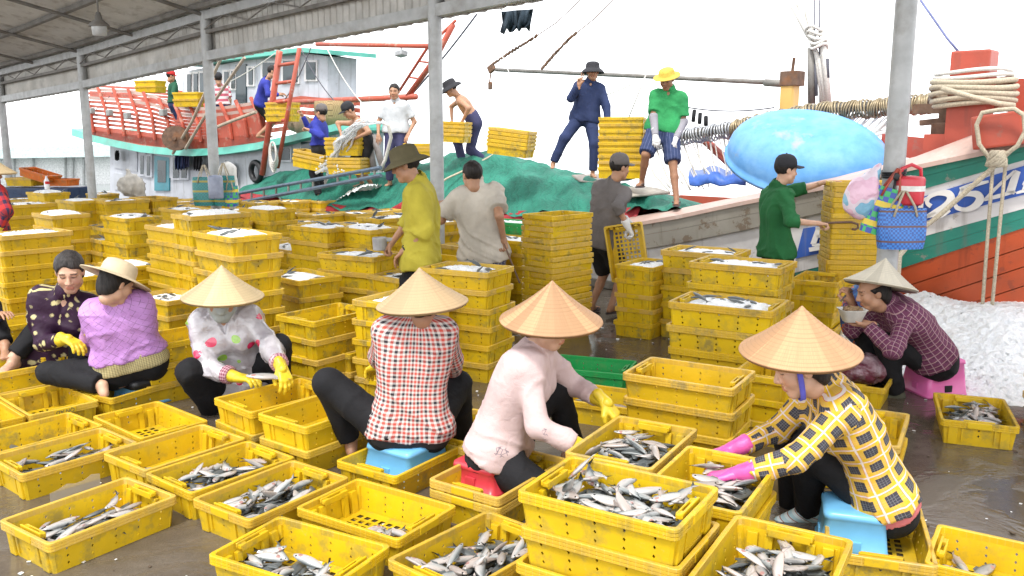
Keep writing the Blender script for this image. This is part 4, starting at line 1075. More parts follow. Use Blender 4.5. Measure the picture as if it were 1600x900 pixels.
PEOPLE['standl'] = person('woman in red and black checked jacket standing at the left picture edge', P(-18, 358, 9.0), P(-15, 290, 9.0), -30, P(-14, 270, 8.98), (-30, -10), male=False, shirt=M['plaid_rb'], trousers=M['char'], glove=M['gyel'],
    hands=(P(-4, 362, 8.8), P(-35, 370, 9.0)), elbows=(P(14, 330, 8.75), None), res=.016, hem=-.06, loose=.03, hairstyle='nape', S=1.0, hat=hat_at('straw1', -14, 270, 8.98, (0, 0, 0), 1.05), group='women sorting fish')
G2_ = 'men working on the quay'
PEOPLE['yshirt'] = person('man in yellow shirt and dark olive bucket hat standing among the crates', P(657, 404, 7.0), P(655, 290, 7.0), 82, P(634, 258, 6.97), (84, -14),
    hands=(P(612, 380, 7.30), P(631, 392, 6.85)), elbows=(P(650, 375, 7.5), P(665, 375, 6.8)), feet=(P(650, 560, 7.1), P(662, 560, 6.9)), shirt=M['yshirt'], sleeve='34', trousers=M['black'], S=1.06, res=.0125, hem=-.08, loose=.024,
    hat=hatf('bucket', M['olive'], (0, -.008, .042), (-4, 0, 0), 1.05, 'bucket_hat'), group=G2_, hpose=('grip', 'relax'), fl=.013, shoes=M['slip'])
PEOPLE['wshirt'] = person('man in off white shirt and checked shorts seen from behind holding a hook', P(755, 398, 7.8), P(744, 294, 7.75), 12, P(738, 274, 7.72), (22, -8),
    hands=(P(787, 374, 7.7), P(690, 322, 8.05)), elbows=(P(782, 345, 7.7), P(690, 345, 7.8)), shirt=M['wshirt'], sleeve='short', trousers=M['plaid_navy'], leglen='knee', S=1.04, res=.0125, hem=-.06, loose=.028, group=G2_, hpose=('grip', 'relax'), fl=.012, shoes=M['slip'], hdir=(V(.1, 0, -1), None))
PEOPLE['grey'] = person('man in grey shirt and cap carrying an empty crate by one glove', P(941, 378, 8.95), P(957, 290, 8.9), -38, P(968, 262, 8.88), (-62, -6),
    hands=(P(982, 356, 8.6), P(985, 350, 9.15)), elbows=(P(968, 345, 8.5), P(965, 350, 9.2)), feet=(P(955, 478, 8.85), P(925, 476, 9.0)), shirt=M['grey'], sleeve='34', trousers=M['blacksh'], leglen='knee', S=1.0, res=.0135, hem=-.05, loose=.016, glove=M['knitw'],
    hat=hatf('cap', M['grey'], (0, -.008, .045), (4, 0, 0), 1.04, 'cap'), group=G2_, hpose=('grip', 'grip'), skin='tan', shoes=M['slip'])
PEOPLE['green'] = person('man in green shirt and dark cap steadying the tall crate stack with a hook', P(1214, 396, 8.40), P(1214, 296, 8.40), -78, P(1228, 266, 8.38), (-80, -4),
    hands=(P(1278, 349, 8.05), P(1288, 285, 8.45)), elbows=(P(1235, 360, 8.00), P(1250, 320, 8.60)), shirt=M['green'], sleeve='34', trousers=M['black'], S=1.02, res=.013, hem=-.03, loose=.020, skin='fair',
    hat=hatf('cap', M['char'], (0, -.008, .045), (2, 0, 0), 1.05, 'cap'), group=G2_, hpose=('grip', 'flat'), fl=.011, shoes=M['slip'], hdir=(V(1, -.1, -.1), V(.9, .1, .1)))
G3_ = 'men working on the boats'
PEOPLE['lift'] = person('shirtless man in dark bucket hat and navy trousers lifting crates on the net heap', P(742, 192, 14.6), P(717, 152, 14.55), 88, P(704, 138, 14.5), (95, -25),
    hands=(P(706, 190, 14.9), P(722, 190, 14.25)), elbows=(P(700, 178, 15.0), P(735, 180, 14.1)), feet=(P(724, 258, 14.8), P(766, 258, 14.6)), trousers=M['denim'], S=1.05, res=.018, skin='tan', hat=hatf('bucket2', M['char'], (0, -.008, .042), (-4, 0, 0), 1.03, 'bucket_hat'), group=G3_, hpose=('grip', 'grip'), shoes=M['slip'])
PEOPLE['navy'] = person('smiling man in navy shirt and trousers making a victory sign on the boat', P(914, 184, 12.4), P(922, 131, 12.4), 183, P(926, 112, 12.35), (178, 2),
    hands=(P(905, 132, 12.1), P(950, 190, 12.2)), elbows=(P(888, 160, 12.3), P(960, 160, 12.4)), feet=(P(864, 256, 12.2), P(926, 270, 12.2)), knees=(P(872, 215, 12.0), P(940, 228, 12.0)), shirt=M['navy'], trousers=M['navy'], S=.97, res=.015, hem=-.06, loose=.02,
    hat=hatf('bucket2', M['char'], (0, -.008, .040), (0, 0, 0), 1.1, 'bucket_hat'), group=G3_, hpose=('peace', 'relax'), hdir=(V(.0, 0, 1), None), hpalm=(V(0, 1, 0), None), skin='tan', fl=.007)
PEOPLE['polo'] = person('man in green polo, striped shorts and yellow hat standing on the gunwale', P(1037, 200, 11.1), P(1046, 145, 11.1), 162, P(1042, 124, 11.05), (150, -22),
    hands=(P(1024, 212, 10.9), P(1056, 216, 10.9)), elbows=(P(1018, 180, 11.1), P(1078, 185, 11.1)), feet=(P(1003, 282, 11.15), P(1057, 310, 10.7)), shirt=M['polo'], sleeve='short', trousers=M['shorts_stripe'], leglen='knee', S=1.04, res=.015, hem=-.05, loose=.018,
    armcover=M['knit'], glove=M['knitw'], hat=hatf('strawhat', simple('straw_yellow', (.55, .38, .06), .8), (0, -.01, .044), (0, 0, 0), 1.05, 'straw_hat'), group=G3_, skin='brown', shoes=M['slip'])
PEOPLE['wtee'] = person('man in stained white tee and navy trousers standing beside the water jet', P(619, 204, 15.20), P(618, 160, 15.20), 172, P(616, 143, 15.15), (176, -4),
    hands=(P(591, 212, 15.05), P(638, 210, 15.05)), elbows=(P(594, 185, 15.20), P(645, 180, 15.20)), shirt=M['wtee'], sleeve='short', trousers=M['denim'], S=1.10, res=.018, hem=-.04, loose=.012, fl=.004, group=G3_, skin='tan')
PEOPLE['capless'] = person('shirtless man in black cap and shorts stooping over boat crates', P(573, 222, 15.80), P(556, 188, 15.70), 120, P(545, 173, 15.60), (110, -30),
    hands=(P(534, 212, 15.80), P(556, 216, 15.40)), elbows=(P(528, 195, 15.90), P(572, 205, 15.40)), feet=(P(566, 286, 16.10), P(581, 288, 15.90)), trousers=M['blacksh'], leglen='knee', S=1.10, res=.018, hat=hatf('cap', M['char'], (0, -.008, .045), (0, 0, 0), 1.05, 'cap'), group=G3_, hpose=('grip', 'grip'))
PEOPLE['bluer'] = person('man in blue shirt and grey cap reaching up for a crate', P(500, 232, 16.40), P(497, 190, 16.40), 80, P(502, 176, 16.35), (60, 0),
    hands=(P(472, 180, 16.60), P(482, 203, 16.10)), elbows=(P(480, 200, 16.70), P(490, 215, 16.00)), shirt=M['blue'], trousers=M['char'], S=1.10, res=.018, hat=hatf('cap', M['grey'], (0, -.008, .045), (0, 0, 0), 1.05, 'cap'), group=G3_, hpose=('grip', 'grip'))
PEOPLE['blues'] = person('barefoot man in blue shirt and dark shorts standing on the far cabin roof', P(407, 162, 18.6), P(417, 125, 18.5), -70, P(426, 112, 18.4), (-75, -15),
    hands=(P(438, 148, 18.3), P(436, 146, 18.8)), elbows=(P(425, 150, 18.2), None), feet=(P(404, 210, 18.5), P(416, 210, 18.7)), shirt=M['blue'], trousers=M['blacksh'], leglen='knee', S=1.03, res=.02, group=G3_, hem=-.03)
PEOPLE['gcap'] = person('man in dark green shirt and red cap holding a crate behind the red rails', P(272, 165, 21.5), P(271, 130, 21.5), -60, P(267, 119, 21.4), (-60, -10),
    hands=(P(286, 152, 21.2), P(285, 155, 21.6)), shirt=M['dgreen'], trousers=M['navy'], S=1.0, res=.022, hat=hatf('cap', M['redc'], (0, -.008, .045), (0, 0, 0), 1.05, 'cap'), group=G3_)
PEOPLE['stripe'] = person('man in pink and white striped shirt turned away at the cabin door', P(346, 168, 20.5), P(343, 135, 20.5), 20, P(341, 123, 20.4), (20, 0), shirt=M['tee_stripe'], sleeve='short', trousers=M['navy'], S=.98, res=.022, group=G3_, hat=hatf('cap', M['char'], (0, -.008, .045), (0, 0, 0), 1.05, 'cap'))
# ------------------------------------------------------------------ the market shed: pillars, eave skirt, roof
M['steel'] = simple('galvanised_steel', (.42, .43, .43), .45, .15, .18, 7, .1, 90, dirt=(.20, .18, .15), dscale=3, damt=.5)
M['steeld'] = simple('dull_steel', (.20, .19, .175), .6, .1, .25, 5, .1, 70, dirt=(.10, .08, .06))
M['corr'] = simple('corrugated_zinc', (.50, .48, .44), .5, .2, .3, 4, .1, 60, dirt=(.17, .14, .10), dscale=2, damt=.6)
M['black_plastic'] = simple('black_plastic', (.015, .015, .017), .45)
shed = empty('market_shed', tuple(at(1390, 350, 6.6)*np.array((1, 1, 0)))); tag(shed, 'open market shed with grey round pillars and corrugated eave over the quay', 'shed')
def inshed(o): o.location = -Vector(shed.location); return o
PX = [at(1392, 330, 6.6), at(682.5, 250, 9.9), at(333, 240, 13.25), at(139, 240, 16.6), at(10, 235, 19.95)]
EZ = [at(683, 27, 9.9)[2], at(325, 95, 13.25)[2], at(124, 138, 16.6)[2], at(0, 160, 19.95)[2]]
dz = (EZ[0]-EZ[3])/3.0
PB = [p[:2] for p in PX]; d0 = PB[1]-PB[0]
PB = [PB[0]-d0*1.0]+PB+[PB[4]+(PB[4]-PB[3])]           # one bay more at each end
ZB = [EZ[0]+2*dz, EZ[0]+dz]+EZ+[EZ[3]-dz]
for k, p in enumerate(PB):
    m = MB(); r = .078
    zt = ZB[k]+.85; zs = [0, .02, .021]+list(np.linspace(.05, zt, 14))
    m.lathe([(.14, 0), (.14, .015), (r+.012, .016), (r, .05)]+[(r, z) for z in np.linspace(.06, zt, 12)], 20)
    for a in range(4): m.tube([(.115*math.cos(a*PI/2+.6), .115*math.sin(a*PI/2+.6), .015), (.115*math.cos(a*PI/2+.6), .115*math.sin(a*PI/2+.6), .035)], .012, 6)
    o = m.build('pillar', M['steel'], shed, True); o.location = Vector((p[0], p[1], 0))-Vector(shed.location)
def along(f):        # a point on the eave line, f in bays
    i = int(np.clip(math.floor(f), 0, len(PB)-2)); t = f-i
    return np.array((*(PB[i]*(1-t)+PB[i+1]*t), ZB[i]*(1-t)+ZB[i+1]*t))
NB = len(PB)-1; e0 = unit(np.array((*(PB[3]-PB[1]), 0))); nn = np.array((e0[1], -e0[0], 0)); nn = nn if nn@NRM > 0 else -nn
def beam(name, f0, f1, dn, z0, h, w, mat_, parent=shed):
    m = MB(); rows = []
    for f in np.linspace(f0, f1, 13):
        c = along(f)+nn*dn+np.array((0, 0, z0)); rows.append([c-nn*w/2, c+nn*w/2, c+nn*w/2+np.array((0, 0, h)), c-nn*w/2+np.array((0, 0, h))])
    m.loft(rows, close_u=True, capends=True); return inshed(m.build(name, mat_, parent))
SKH = .74
beam('bottom_beam', 0, NB, 0.0, 0.0, .13, .10, M['steel'])
beam('middle_rail', 0, NB, -.02, .38, .05, .05, M['steeld']); beam('top_beam', 0, NB, -.02, SKH-.16, .12, .08, M['steel'])
m = MB(); rows = []; L_ = 460
for k in range(L_+1):                                       # the corrugated skirt, ridge by ridge
    c = along(NB*k/L_)+nn*(.085+.012*(1 if k % 2 else -1)); rows.append([c+np.array((0, 0, -.015+.006*math.sin(k*1.7))), c+np.array((0, 0, .35)), c+np.array((0, 0, SKH))])
m.loft(rows); inshed(m.build('corrugated_skirt', M['corr'], shed))
for b in range(NB):                                          # lattice rods behind the skirt
    m = MB()
    for k in range(8):
        f0, f1 = b+k/8, b+(k+1)/8; za, zb = (.43, SKH-.16) if k % 2 == 0 else (SKH-.16, .43)
        m.tube([along(f0)-nn*.05+np.array((0, 0, za)), along(f1)-nn*.05+np.array((0, 0, zb))], .011, 5)
    inshed(m.build('lattice_rod', M['steeld'], shed))
RW, RS = 4.9, .20                                            # roof sheet reaches inward, rising
def roofp(f, d, up=0.0): return along(f)-nn*d+np.array((0, 0, SKH+.03+RS*d+up))
m = MB(); rows = []; L_ = 300
for k in range(L_+1):
    f = NB*k/L_; w = .014*(1 if k % 2 else -1); rows.append([roofp(f, -.35, w), roofp(f, 1.2, w), roofp(f, RW, w)])
m.loft(rows); inshed(m.build('roof_sheet', simple('roof_sheet_zinc', (.66, .65, .62), .5, .1, .12, 3, .05, 40, dirt=(.25, .22, .18)), shed))
for d in (.15, 1.1, 2.05, 3.0, 3.95, 4.8):
    m = MB(); m.loft([[roofp(f, d-.03, -.09), roofp(f, d+.03, -.09), roofp(f, d+.03, -.025), roofp(f, d-.03, -.025)] for f in np.linspace(0, NB, 7)], close_u=True, capends=True)
    inshed(m.build('purlin', M['steeld'], shed))
for f in [k/2 for k in range(0, 2*NB+1)]:
    m = MB(); a, b = roofp(f, 0, -.12), roofp(f, RW, -.12); a2, b2 = roofp(f, 0, -.5), roofp(f, RW, -.42)
    m.tube([a, b], .03, 6)
    inshed(m.build('rafter', M['steeld'], shed))
# the lamp under the roof
lp = at(155, 42, 12.2); lamp = empty('pendant_lamp', tuple(lp)); tag(lamp, 'grey bell shaped lamp hanging under the shed roof', 'lamp')
m = MB(); m.lathe([(.012, .20), (.03, .19), (.05, .10), (.13, .03), (.135, 0), (.125, .005), (.02, .10)], 20); m.build('lamp_shade', M['steeld'], lamp, True)
m = MB(); m.lathe([(.001, -.12), (.09, -.11), (.10, 0), (.10, .02), (.001, .03)], 18); m.build('globe', simple('frosted_globe', (.55, .56, .56), .35), lamp, True)
m = MB(); m.tube([(0, 0, .2), (0, 0, 1.2)], .012, 6); m.build('stem', M['steeld'], lamp)
# ------------------------------------------------------------------ the near fishing boat
def paint(name, c, wear_c=(.30, .27, .24), amt=.8, rough=.45, thr=.60, sc_=5):
    t = NT(name); v = t.coord(); n = t.noise(sc_, v, 9, .72)
    col = t.ramp(t.noise(2.2, v, 5), [(.3, _sc(c, .85)), (.7, _sc(c, 1.1))])
    col = t.mix(t.ramp(n, [(thr, 0.0), (thr+.035, amt)]), col, wear_c)
    col = t.mix(t.ramp(t.noise(1.3, v, 6, .6), [(.5, 0.0), (.75, .35)]), col, (.10, .08, .06))
    mp = t.new('Mapping'); mp.inputs['Scale'].default_value = (9, 9, .7); t.l.new(v, mp.inputs[0])
    col = t.mix(t.ramp(t.noise(1.0, mp.outputs[0], 5), [(.58, 0.0), (.72, .45)]), col, _sc(wear_c, .55))
    t.base(col, rough, 0, .4); t.bump(t.math('ADD', n, t.math('MULTIPLY', t.noise(30, v, 4), .4)), .25, .01); return t.m
M['teal'] = paint('boat_teal_paint', (.035, .25, .19), (.30, .29, .25)); M['bwhite'] = paint('boat_white_paint', (.70, .68, .68), (.35, .30, .25), .6)
M['borange'] = paint('boat_orange_paint', (.48, .082, .026), (.22, .05, .03), .6, .5, .58); M['bblue'] = paint('boat_blue_paint', (.045, .12, .46), (.5, .5, .55), .5, .4, .66)
M['bred'] = paint('boat_red_paint', (.42, .075, .045), (.30, .12, .09), .6); M['bpink'] = paint('boat_faded_red', (.48, .34, .29), (.5, .42, .38), .6)
M['bwood'] = paint('boat_bare_wood', (.30, .28, .24), (.16, .11, .07), .8, .75, .56, 4); M['bgrey'] = paint('boat_grey_paint', (.46, .48, .52), (.30, .29, .28), .5)
M['rope'] = simple('rope_hemp', (.46, .40, .30), .9, 0, .3, 60, .5, 150); M['ropew'] = simple('rope_white', (.62, .60, .56), .9, 0, .2, 60, .5, 150); M['roped'] = simple('rope_dark', (.10, .10, .12), .9)
M['rust'] = simple('rusty_iron', (.16, .10, .07), .8, .2, .4, 12, .4, 50, dirt=(.30, .12, .04))
boat = empty('fishing_boat', tuple(atn(1300, 300, 9.2)*np.array((1, 1, 0)))); tag(boat, 'wooden fishing boat with orange hull, teal stripes and white number on blue', 'boat')
def onboat(o): o.location = -Vector(boat.location); return o
COLS = [380, 640, 900, 980, 1060, 1160, 1290, 1430, 1600, 1800, 2050]
CT = [333, 341, 352, 340, 326, 306, 281, 245, 180, 105, 20]; CB = [342, 351, 366, 350, 336, 314, 290, 258, 222, 172, 110]
WB = [365, 380, 402, 393, 380, 360, 331, 299, 250, 190, 115]; WH = [420, 450, 505, 485, 465, 445, 415, 373, 326, 270, 195]; T2 = [440, 490, 560, 545, 525, 500, 460, 412, 356, 290, 205]
def strake(name, up, lo, n_up, n_lo, mat_, p0=380, p1=2050, th=.05, off=0.0, parent=boat):
    m = MB(); rows = []
    for px in sorted(set(list(np.linspace(p0, p1, 28)))):
        a = atn(px, np.interp(px, COLS, up), n_up-off); b = atn(px, np.interp(px, COLS, lo) if not np.isscalar(lo) else lo, n_lo-off)
        rows.append([a, b, b+NRM*th, a+NRM*th])
    m.loft(rows, close_u=True, capends=True); return onboat(m.build(name, mat_, parent))
def planks(name, up, lo, n_up, n_lo, mat_, k, p0=380, p1=2050, th=.05):
    """a painted band laid in k planks with open seams"""
    up, lo = np.array(up, float), np.array(lo, float); g = .010
    for i in range(k):
        f0, f1 = i/k+(g if i else 0), (i+1)/k; a = up+(lo-up)*f0; b = up+(lo-up)*f1
        strake('plank' if k > 1 else name, list(a), list(b), n_up+(n_lo-n_up)*f0-.004*(i % 2), n_up+(n_lo-n_up)*f1-.004*(i % 2), mat_, p0, p1, th)
planks('sheer_strake', CB, WB, 8.90, 8.95, M['teal'], 2, 1400, 2050); planks('wale', CB, WB, 8.86, 8.90, M['bwood'], 2, 380, 1399, .12)
planks('name_band', WB, WH, 8.958, 9.00, M['bwhite'], 1); planks('lower_strake', WH, T2, 9.005, 9.05, M['teal'], 2)
T3 = [y+150 for y in T2]; planks('bottom', T2, T3, 9.058, 9.14, M['borange'], 5)
m = MB(); rows = []                                          # the bottom runs down below the quay
for px in np.linspace(380, 2050, 28):
    a = atn(px, np.interp(px, COLS, CB), 9.10); b = a.copy(); b[2] = -1.5; b = b+NRM*.5; rows.append([a, (a+b)/2+NRM*.10, b, b+NRM*.4, a+NRM*.2])
m.loft(rows, close_u=True, capends=True); onboat(m.build('inner_hull', M['borange'], boat))
m = MB(); rows = []                                          # cap rail: a wide faded plank
for px in np.linspace(380, 2050, 28):
    a = atn(px, np.interp(px, COLS, CB), 8.84); b = atn(px, np.interp(px, COLS, CT), 9.25); rows.append([a, b, b-np.array((0, 0, .06)), a-np.array((0, 0, .045))])
m.loft(rows, close_u=True, capends=True); onboat(m.build('cap_rail', M['bpink'], boat))
m = MB(); rows = []
for px in np.linspace(380, 1800, 20):
    a = atn(px, np.interp(px, COLS, CT), 9.25)-np.array((0, 0, .03)); z = min(a[2]-.12, 1.15); b = a+NRM*3.2; rows.append([a, np.array((a[0]+NRM[0]*.06, a[1]+NRM[1]*.06, z)), np.array((b[0], b[1], z))])
m.loft(rows); onboat(m.build('deck', M['bred'], boat))
m = MB(); rows = []                                          # the bulwark on the water side
for px in np.linspace(560, 1800, 16):
    a = atn(px, np.interp(px, COLS, CT), 9.25)+NRM*3.2; a[2] = max(.9, a[2]-.05); rows.append([a, a-np.array((0, 0, .7)), a-np.array((0, 0, .7))+NRM*.08, a+NRM*.08])
m.loft(rows, close_u=True, capends=True); onboat(m.build('far_bulwark', M['bred'], boat))
# blue number panel and hand painted characters
PT = [(1255, 357), (1299, 350), (1440, 308), (1600, 259), (1800, 196)]; PBm = [(1243, 404), (1299, 392), (1440, 347), (1600, 304), (1800, 250)]
m = MB(); rows = []
for f in np.linspace(0, 1, 14):
    xa = 1255+f*545; xb = 1243+f*557; ya = np.interp(xa, *zip(*PT)); yb = np.interp(xb, *zip(*PBm))
    a, b = atn(xa, ya, 8.95), atn(xb, yb, 8.97); rows.append([a, b, b+NRM*.02, a+NRM*.02])
m.loft(rows, close_u=True, capends=True); panel = onboat(m.build('number_panel', M['bblue'], boat))
def ribbon(m, pts, f):
    q = []; 
    xs = [f(x, y) for x, y, w in pts]; ws = [w for *_, w in pts]
    # refine
    P_ = np.array(xs); t = np.arange(len(P_)); tt = np.linspace(0, len(P_)-1, (len(P_)-1)*5+1)
    def cr(A):
        out = []
        for u in tt:
            i = min(int(u), len(A)-2); s = u-i; p0, p1, p2, p3 = A[max(i-1, 0)], A[i], A[i+1], A[min(i+2, len(A)-1)]
            out.append(.5*((2*p1)+(p2-p0)*s+(2*p0-5*p1+4*p2-p3)*s*s+(3*p1-p0-3*p2+p3)*s**3))
        return np.array(out)
    C = cr(P_); Wd = np.interp(tt, t, ws)
    sc_ = f.scale
    rows = []
    for i in range(len(C)):
        d = unit(C[min(i+1, len(C)-1)]-C[max(i-1, 0)]); n = np.array((-d[1], d[0]))*Wd[i]*sc_/2
        a, b = C[i]+n, C[i]-n; z = 8.932
        A, B = atn(a[0], a[1], z), atn(b[0], b[1], z); rows.append([A, B, B+NRM*.012, A+NRM*.012])
    m.loft(rows, close_u=True, capends=True)
class TP:
    def __init__(s, x0, y0, k): s.x0, s.y0, s.scale = x0, y0, 1/k
    def __call__(s, x, y): return (s.x0+x*s.scale, s.y0+y*s.scale)
ta, tb = TP(1400, 220, 5.0), TP(1160, 200, 2.727)
M['numwhite'] = paint('number_white_paint', (.74, .72, .70), (.4, .4, .45), .5, .5, .66, 9)
for pts_list, f in (
    ([[(272, 512, 34), (242, 484, 30), (258, 440, 30), (325, 410, 34), (405, 412, 56), (428, 455, 62), (385, 508, 50), (300, 556, 34), (225, 602, 22)], [(212, 606, 16), (280, 580, 34), (350, 580, 46), (420, 545, 18)]], ta),
    ([[(500, 382, 34), (590, 350, 40), (722, 318, 18)], [(522, 366, 26), (482, 456, 20)], [(482, 452, 16), (550, 418, 30), (630, 418, 56), (655, 458, 64), (612, 512, 50), (540, 538, 32), (478, 524, 34), (462, 500, 26)]], ta),
    ([[(950, 235, 46), (918, 320, 60), (890, 410, 64)], [(925, 240, 24), (800, 350, 24), (695, 460, 24)], [(688, 462, 22), (800, 432, 32), (930, 395, 22)]], ta),
    ([[(990, 345, 14), (1040, 305, 60), (1012, 392, 60)], [(938, 408, 16), (1010, 388, 28), (1080, 370, 16)]], ta),
    ([[(168, 485, 20), (205, 468, 26), (242, 442, 12)], [(205, 470, 20), (170, 600, 60)]], ta),
    ([[(326, 424, 22), (300, 497, 22)], [(312, 428, 10), (350, 426, 17), (361, 441, 20), (344, 457, 13), (314, 462, 8)], [(314, 462, 8), (352, 463, 16), (360, 480, 21), (338, 497, 15), (296, 499, 10)]], tb),
    ([[(284, 519, 18), (335, 510, 18), (384, 501, 18)]], tb)):
    m = MB()
    for p_ in pts_list: ribbon(m, p_, f)
    o = m.build('lettering', M['numwhite'], panel)
# hanging lines and mooring ropes
def rope(name, pts, r, mat_, label=None, parent=None, cat='rope', seg=7, sag=0.0, n=14, group=None):
    P_ = [np.array(p, float) for p in pts]; out = []
    if len(P_) == 2:
        for k in range(n+1):
            f = k/n; out.append(P_[0]*(1-f)+P_[1]*f-np.array((0, 0, sag*4*f*(1-f))))
    else: out = P_
    m = MB(); m.tube(out, r, seg); o = m.build(name, mat_, parent, True)
    if parent is None: tag(o, label, cat, group)
    return o
rope('rope', [atn(1552, 252, 8.78), atn(1534, 492, 8.6)], .016, M['rope'], 'left one of two thin ropes hanging down the orange hull'); rope('rope', [atn(1572, 248, 8.78), atn(1549, 490, 8.6)], .016, M['rope'], 'right one of two thin ropes hanging down the orange hull')
rope('mooring_rope', [atn(1610, 205, 8.7), atn(1545, 268, 8.72), atn(1470, 335, 8.7), atn(1440, 358, 8.6), atn(1405, 400, 7.9), atn(1396, 520, 7.4)], .024, M['rope'], 'thick hemp mooring rope slanting across the painted number')
# bitts at the bow: post, coil, crosshead, block
post = empty('mooring_post', tuple(atn(1515, 240, 9.5))); tag(post, 'faded red wooden mooring post on the bow wrapped in coiled rope', 'post')
pb_, ptop = atn(1515, 245, 9.5), atn(1518, 80, 9.5); inv_ = -Vector(post.location); ang = math.atan2(DIR[1], DIR[0])
m = MB(); c = (pb_+ptop)/2; m.box(c, (.36, .30, ptop[2]-pb_[2]), (0, 0, ang), .02); o = m.build('timber', M['bred'], post); o.location = inv_
for k, (yy, w) in enumerate(((113, .30), (121, .31), (129, .33), (138, .34), (147, .34), (156, .33), (163, .31))):
    m = MB(); cc = atn(1520, yy, 9.5); pts = [cc+DIR*w*1.12*math.cos(a)+NRM*w*.85*math.sin(a)+np.array((0, 0, .015*math.sin(a*2+k))) for a in np.linspace(0, 2*PI, 28, endpoint=False)]
    m.tube(pts, .028 if k > 1 else .020, 7, closed=True); o = m.build('rope_turn', M['rope'] if k > 1 else M['ropew'], post, True); o.location = inv_
m = MB(); m.tube([atn(1472, 138, 9.1), atn(1520, 152, 9.05), atn(1560, 162, 9.1), atn(1585, 165, 9.2)], .026, 7); o = m.build('rope_turn', M['rope'], post, True); o.location = inv_
blk = empty('anchor_block', tuple(atn(1562, 232, 8.75))); tag(blk, 'square red timber block with peeled paint hung on the bow rail by rope', 'block')
m = MB(); a, b = atn(1562, 178, 8.75), atn(1562, 230, 8.75); m.box((a+b)/2, (.40, .34, abs(a[2]-b[2])), (0, .14, ang+.1), .02); o = m.build('timber', M['bred'], blk); o.location = -Vector(blk.location)
m = MB(); pts = [atn(x, y, 8.5) for x, y in ((1535, 176), (1526, 195), (1530, 225), (1545, 246), (1562, 248), (1590, 228), (1602, 205), (1600, 180), (1585, 170), (1560, 172))]; m.tube(pts, .020, 7, closed=True); o = m.build('rope_loop', M['rope'], blk, True); o.location = -Vector(blk.location)
m = MB(); kc = atn(1558, 248, 8.45)
for k in range(6): m.tube([kc+np.array((.07*math.cos(a+k), .03*math.sin(a*2+k), .06*math.sin(a))) for a in np.linspace(0, 2*PI, 14, endpoint=False)], .018, 6, closed=True)
o = m.build('knot', M['rope'], blk, True); o.location = -Vector(blk.location)
m = MB(); c = atn(1462, 170, 9.9); m.box(c, (.42, .14, .10), (0, 0, ang)); m.box(atn(1480, 180, 9.9), (.12, .16, .34), (0, 0, ang)); m.box(atn(1484, 212, 9.7), (.3, .3, .26), (0, 0, ang), .02); m.box(atn(1478, 188, 9.8), (.5, .10, .06), (0, .1, ang))
onboat(m.build('boom_crutch', M['rust'], boat)); m = MB(); m.box(atn(1600, 150, 10.2), (.9, .12, .34), (0, -.1, ang)); m.box(atn(1440, 232, 10.4), (.9, .08, .24), (0, -.1, ang)); m.box(atn(1495, 222, 9.6), (.5, .45, .16), (0, 0, ang)); onboat(m.build('bow_timber', M['bred'], boat))
# ringed net boom, its hanging lines, blue coracle
boom = empty('net_boom', tuple(atn(1240, 185, 10.6))); tag(boom, 'long pole strung with rows of metal net rings lying along the boat', 'pole')
m = MB(); m2 = MB(); pa = [(985, 226), (1060, 212), (1140, 200), (1200, 185), (1280, 170), (1360, 166), (1430, 160), (1475, 155)]
pp = [atn(x, y, 10.6) for x, y in pa]; m.tube(pp, .06, 10); o = m.build('spar', M['steeld'], boom); o.location = -Vector(boom.location)
tot = len(pp)-1; sets = {0: MB(), 1: MB()}
for k in range(118):
    f = k/117*tot*.93; i = min(int(f), tot-1); c = pp[i]*(1-(f-i))+pp[i+1]*(f-i); t_ = unit(pp[i+1]-pp[i]); u = unit(np.cross(t_, (0, 0, 1))); w = np.cross(u, t_); r = .105+.012*math.sin(k*1.3)
    tilt = .25*math.sin(k*.7); ax = unit(w+t_*tilt); sets[0 if k < 38 else 1].tube([c+r*(math.cos(a)*u+math.sin(a)*ax)-np.array((0, 0, .03)) for a in np.linspace(0, 2*PI, 14, endpoint=False)], .013, 5, closed=True)
for i_, mm in ((0, simple('ring_zinc', (.42, .43, .45), .35, .6)), (1, simple('ring_brass', (.30, .24, .15), .4, .5))):
    o = sets[i_].build('net_ring', mm, boom, True); o.location = -Vector(boom.location); o['kind'] = 'stuff'
m = MB(); rs = random.Random(3)
for k in range(62):
    f = k/61; xa = 1003+f*430; ya = np.interp(xa, [p[0] for p in pa], [p[1] for p in pa])+10; xb = xa*.42+ (1085+f*180)*.58+rs.uniform(-6, 6); yb = 300-f*75+rs.uniform(-12, 10)
    a, b = atn(xa, ya, 10.6), atn(xb, yb, 10.5); c = (a+b)/2+np.array((rs.uniform(-.05, .05), 0, -.08)); m.tube([a, (a+c)/2, c, (c+b)/2, b], .008+.006*(k % 3 == 0), 5)
o = m.build('hanging_net_line', M['ropew'], boom); o.location = -Vector(boom.location); o['kind'] = 'stuff'
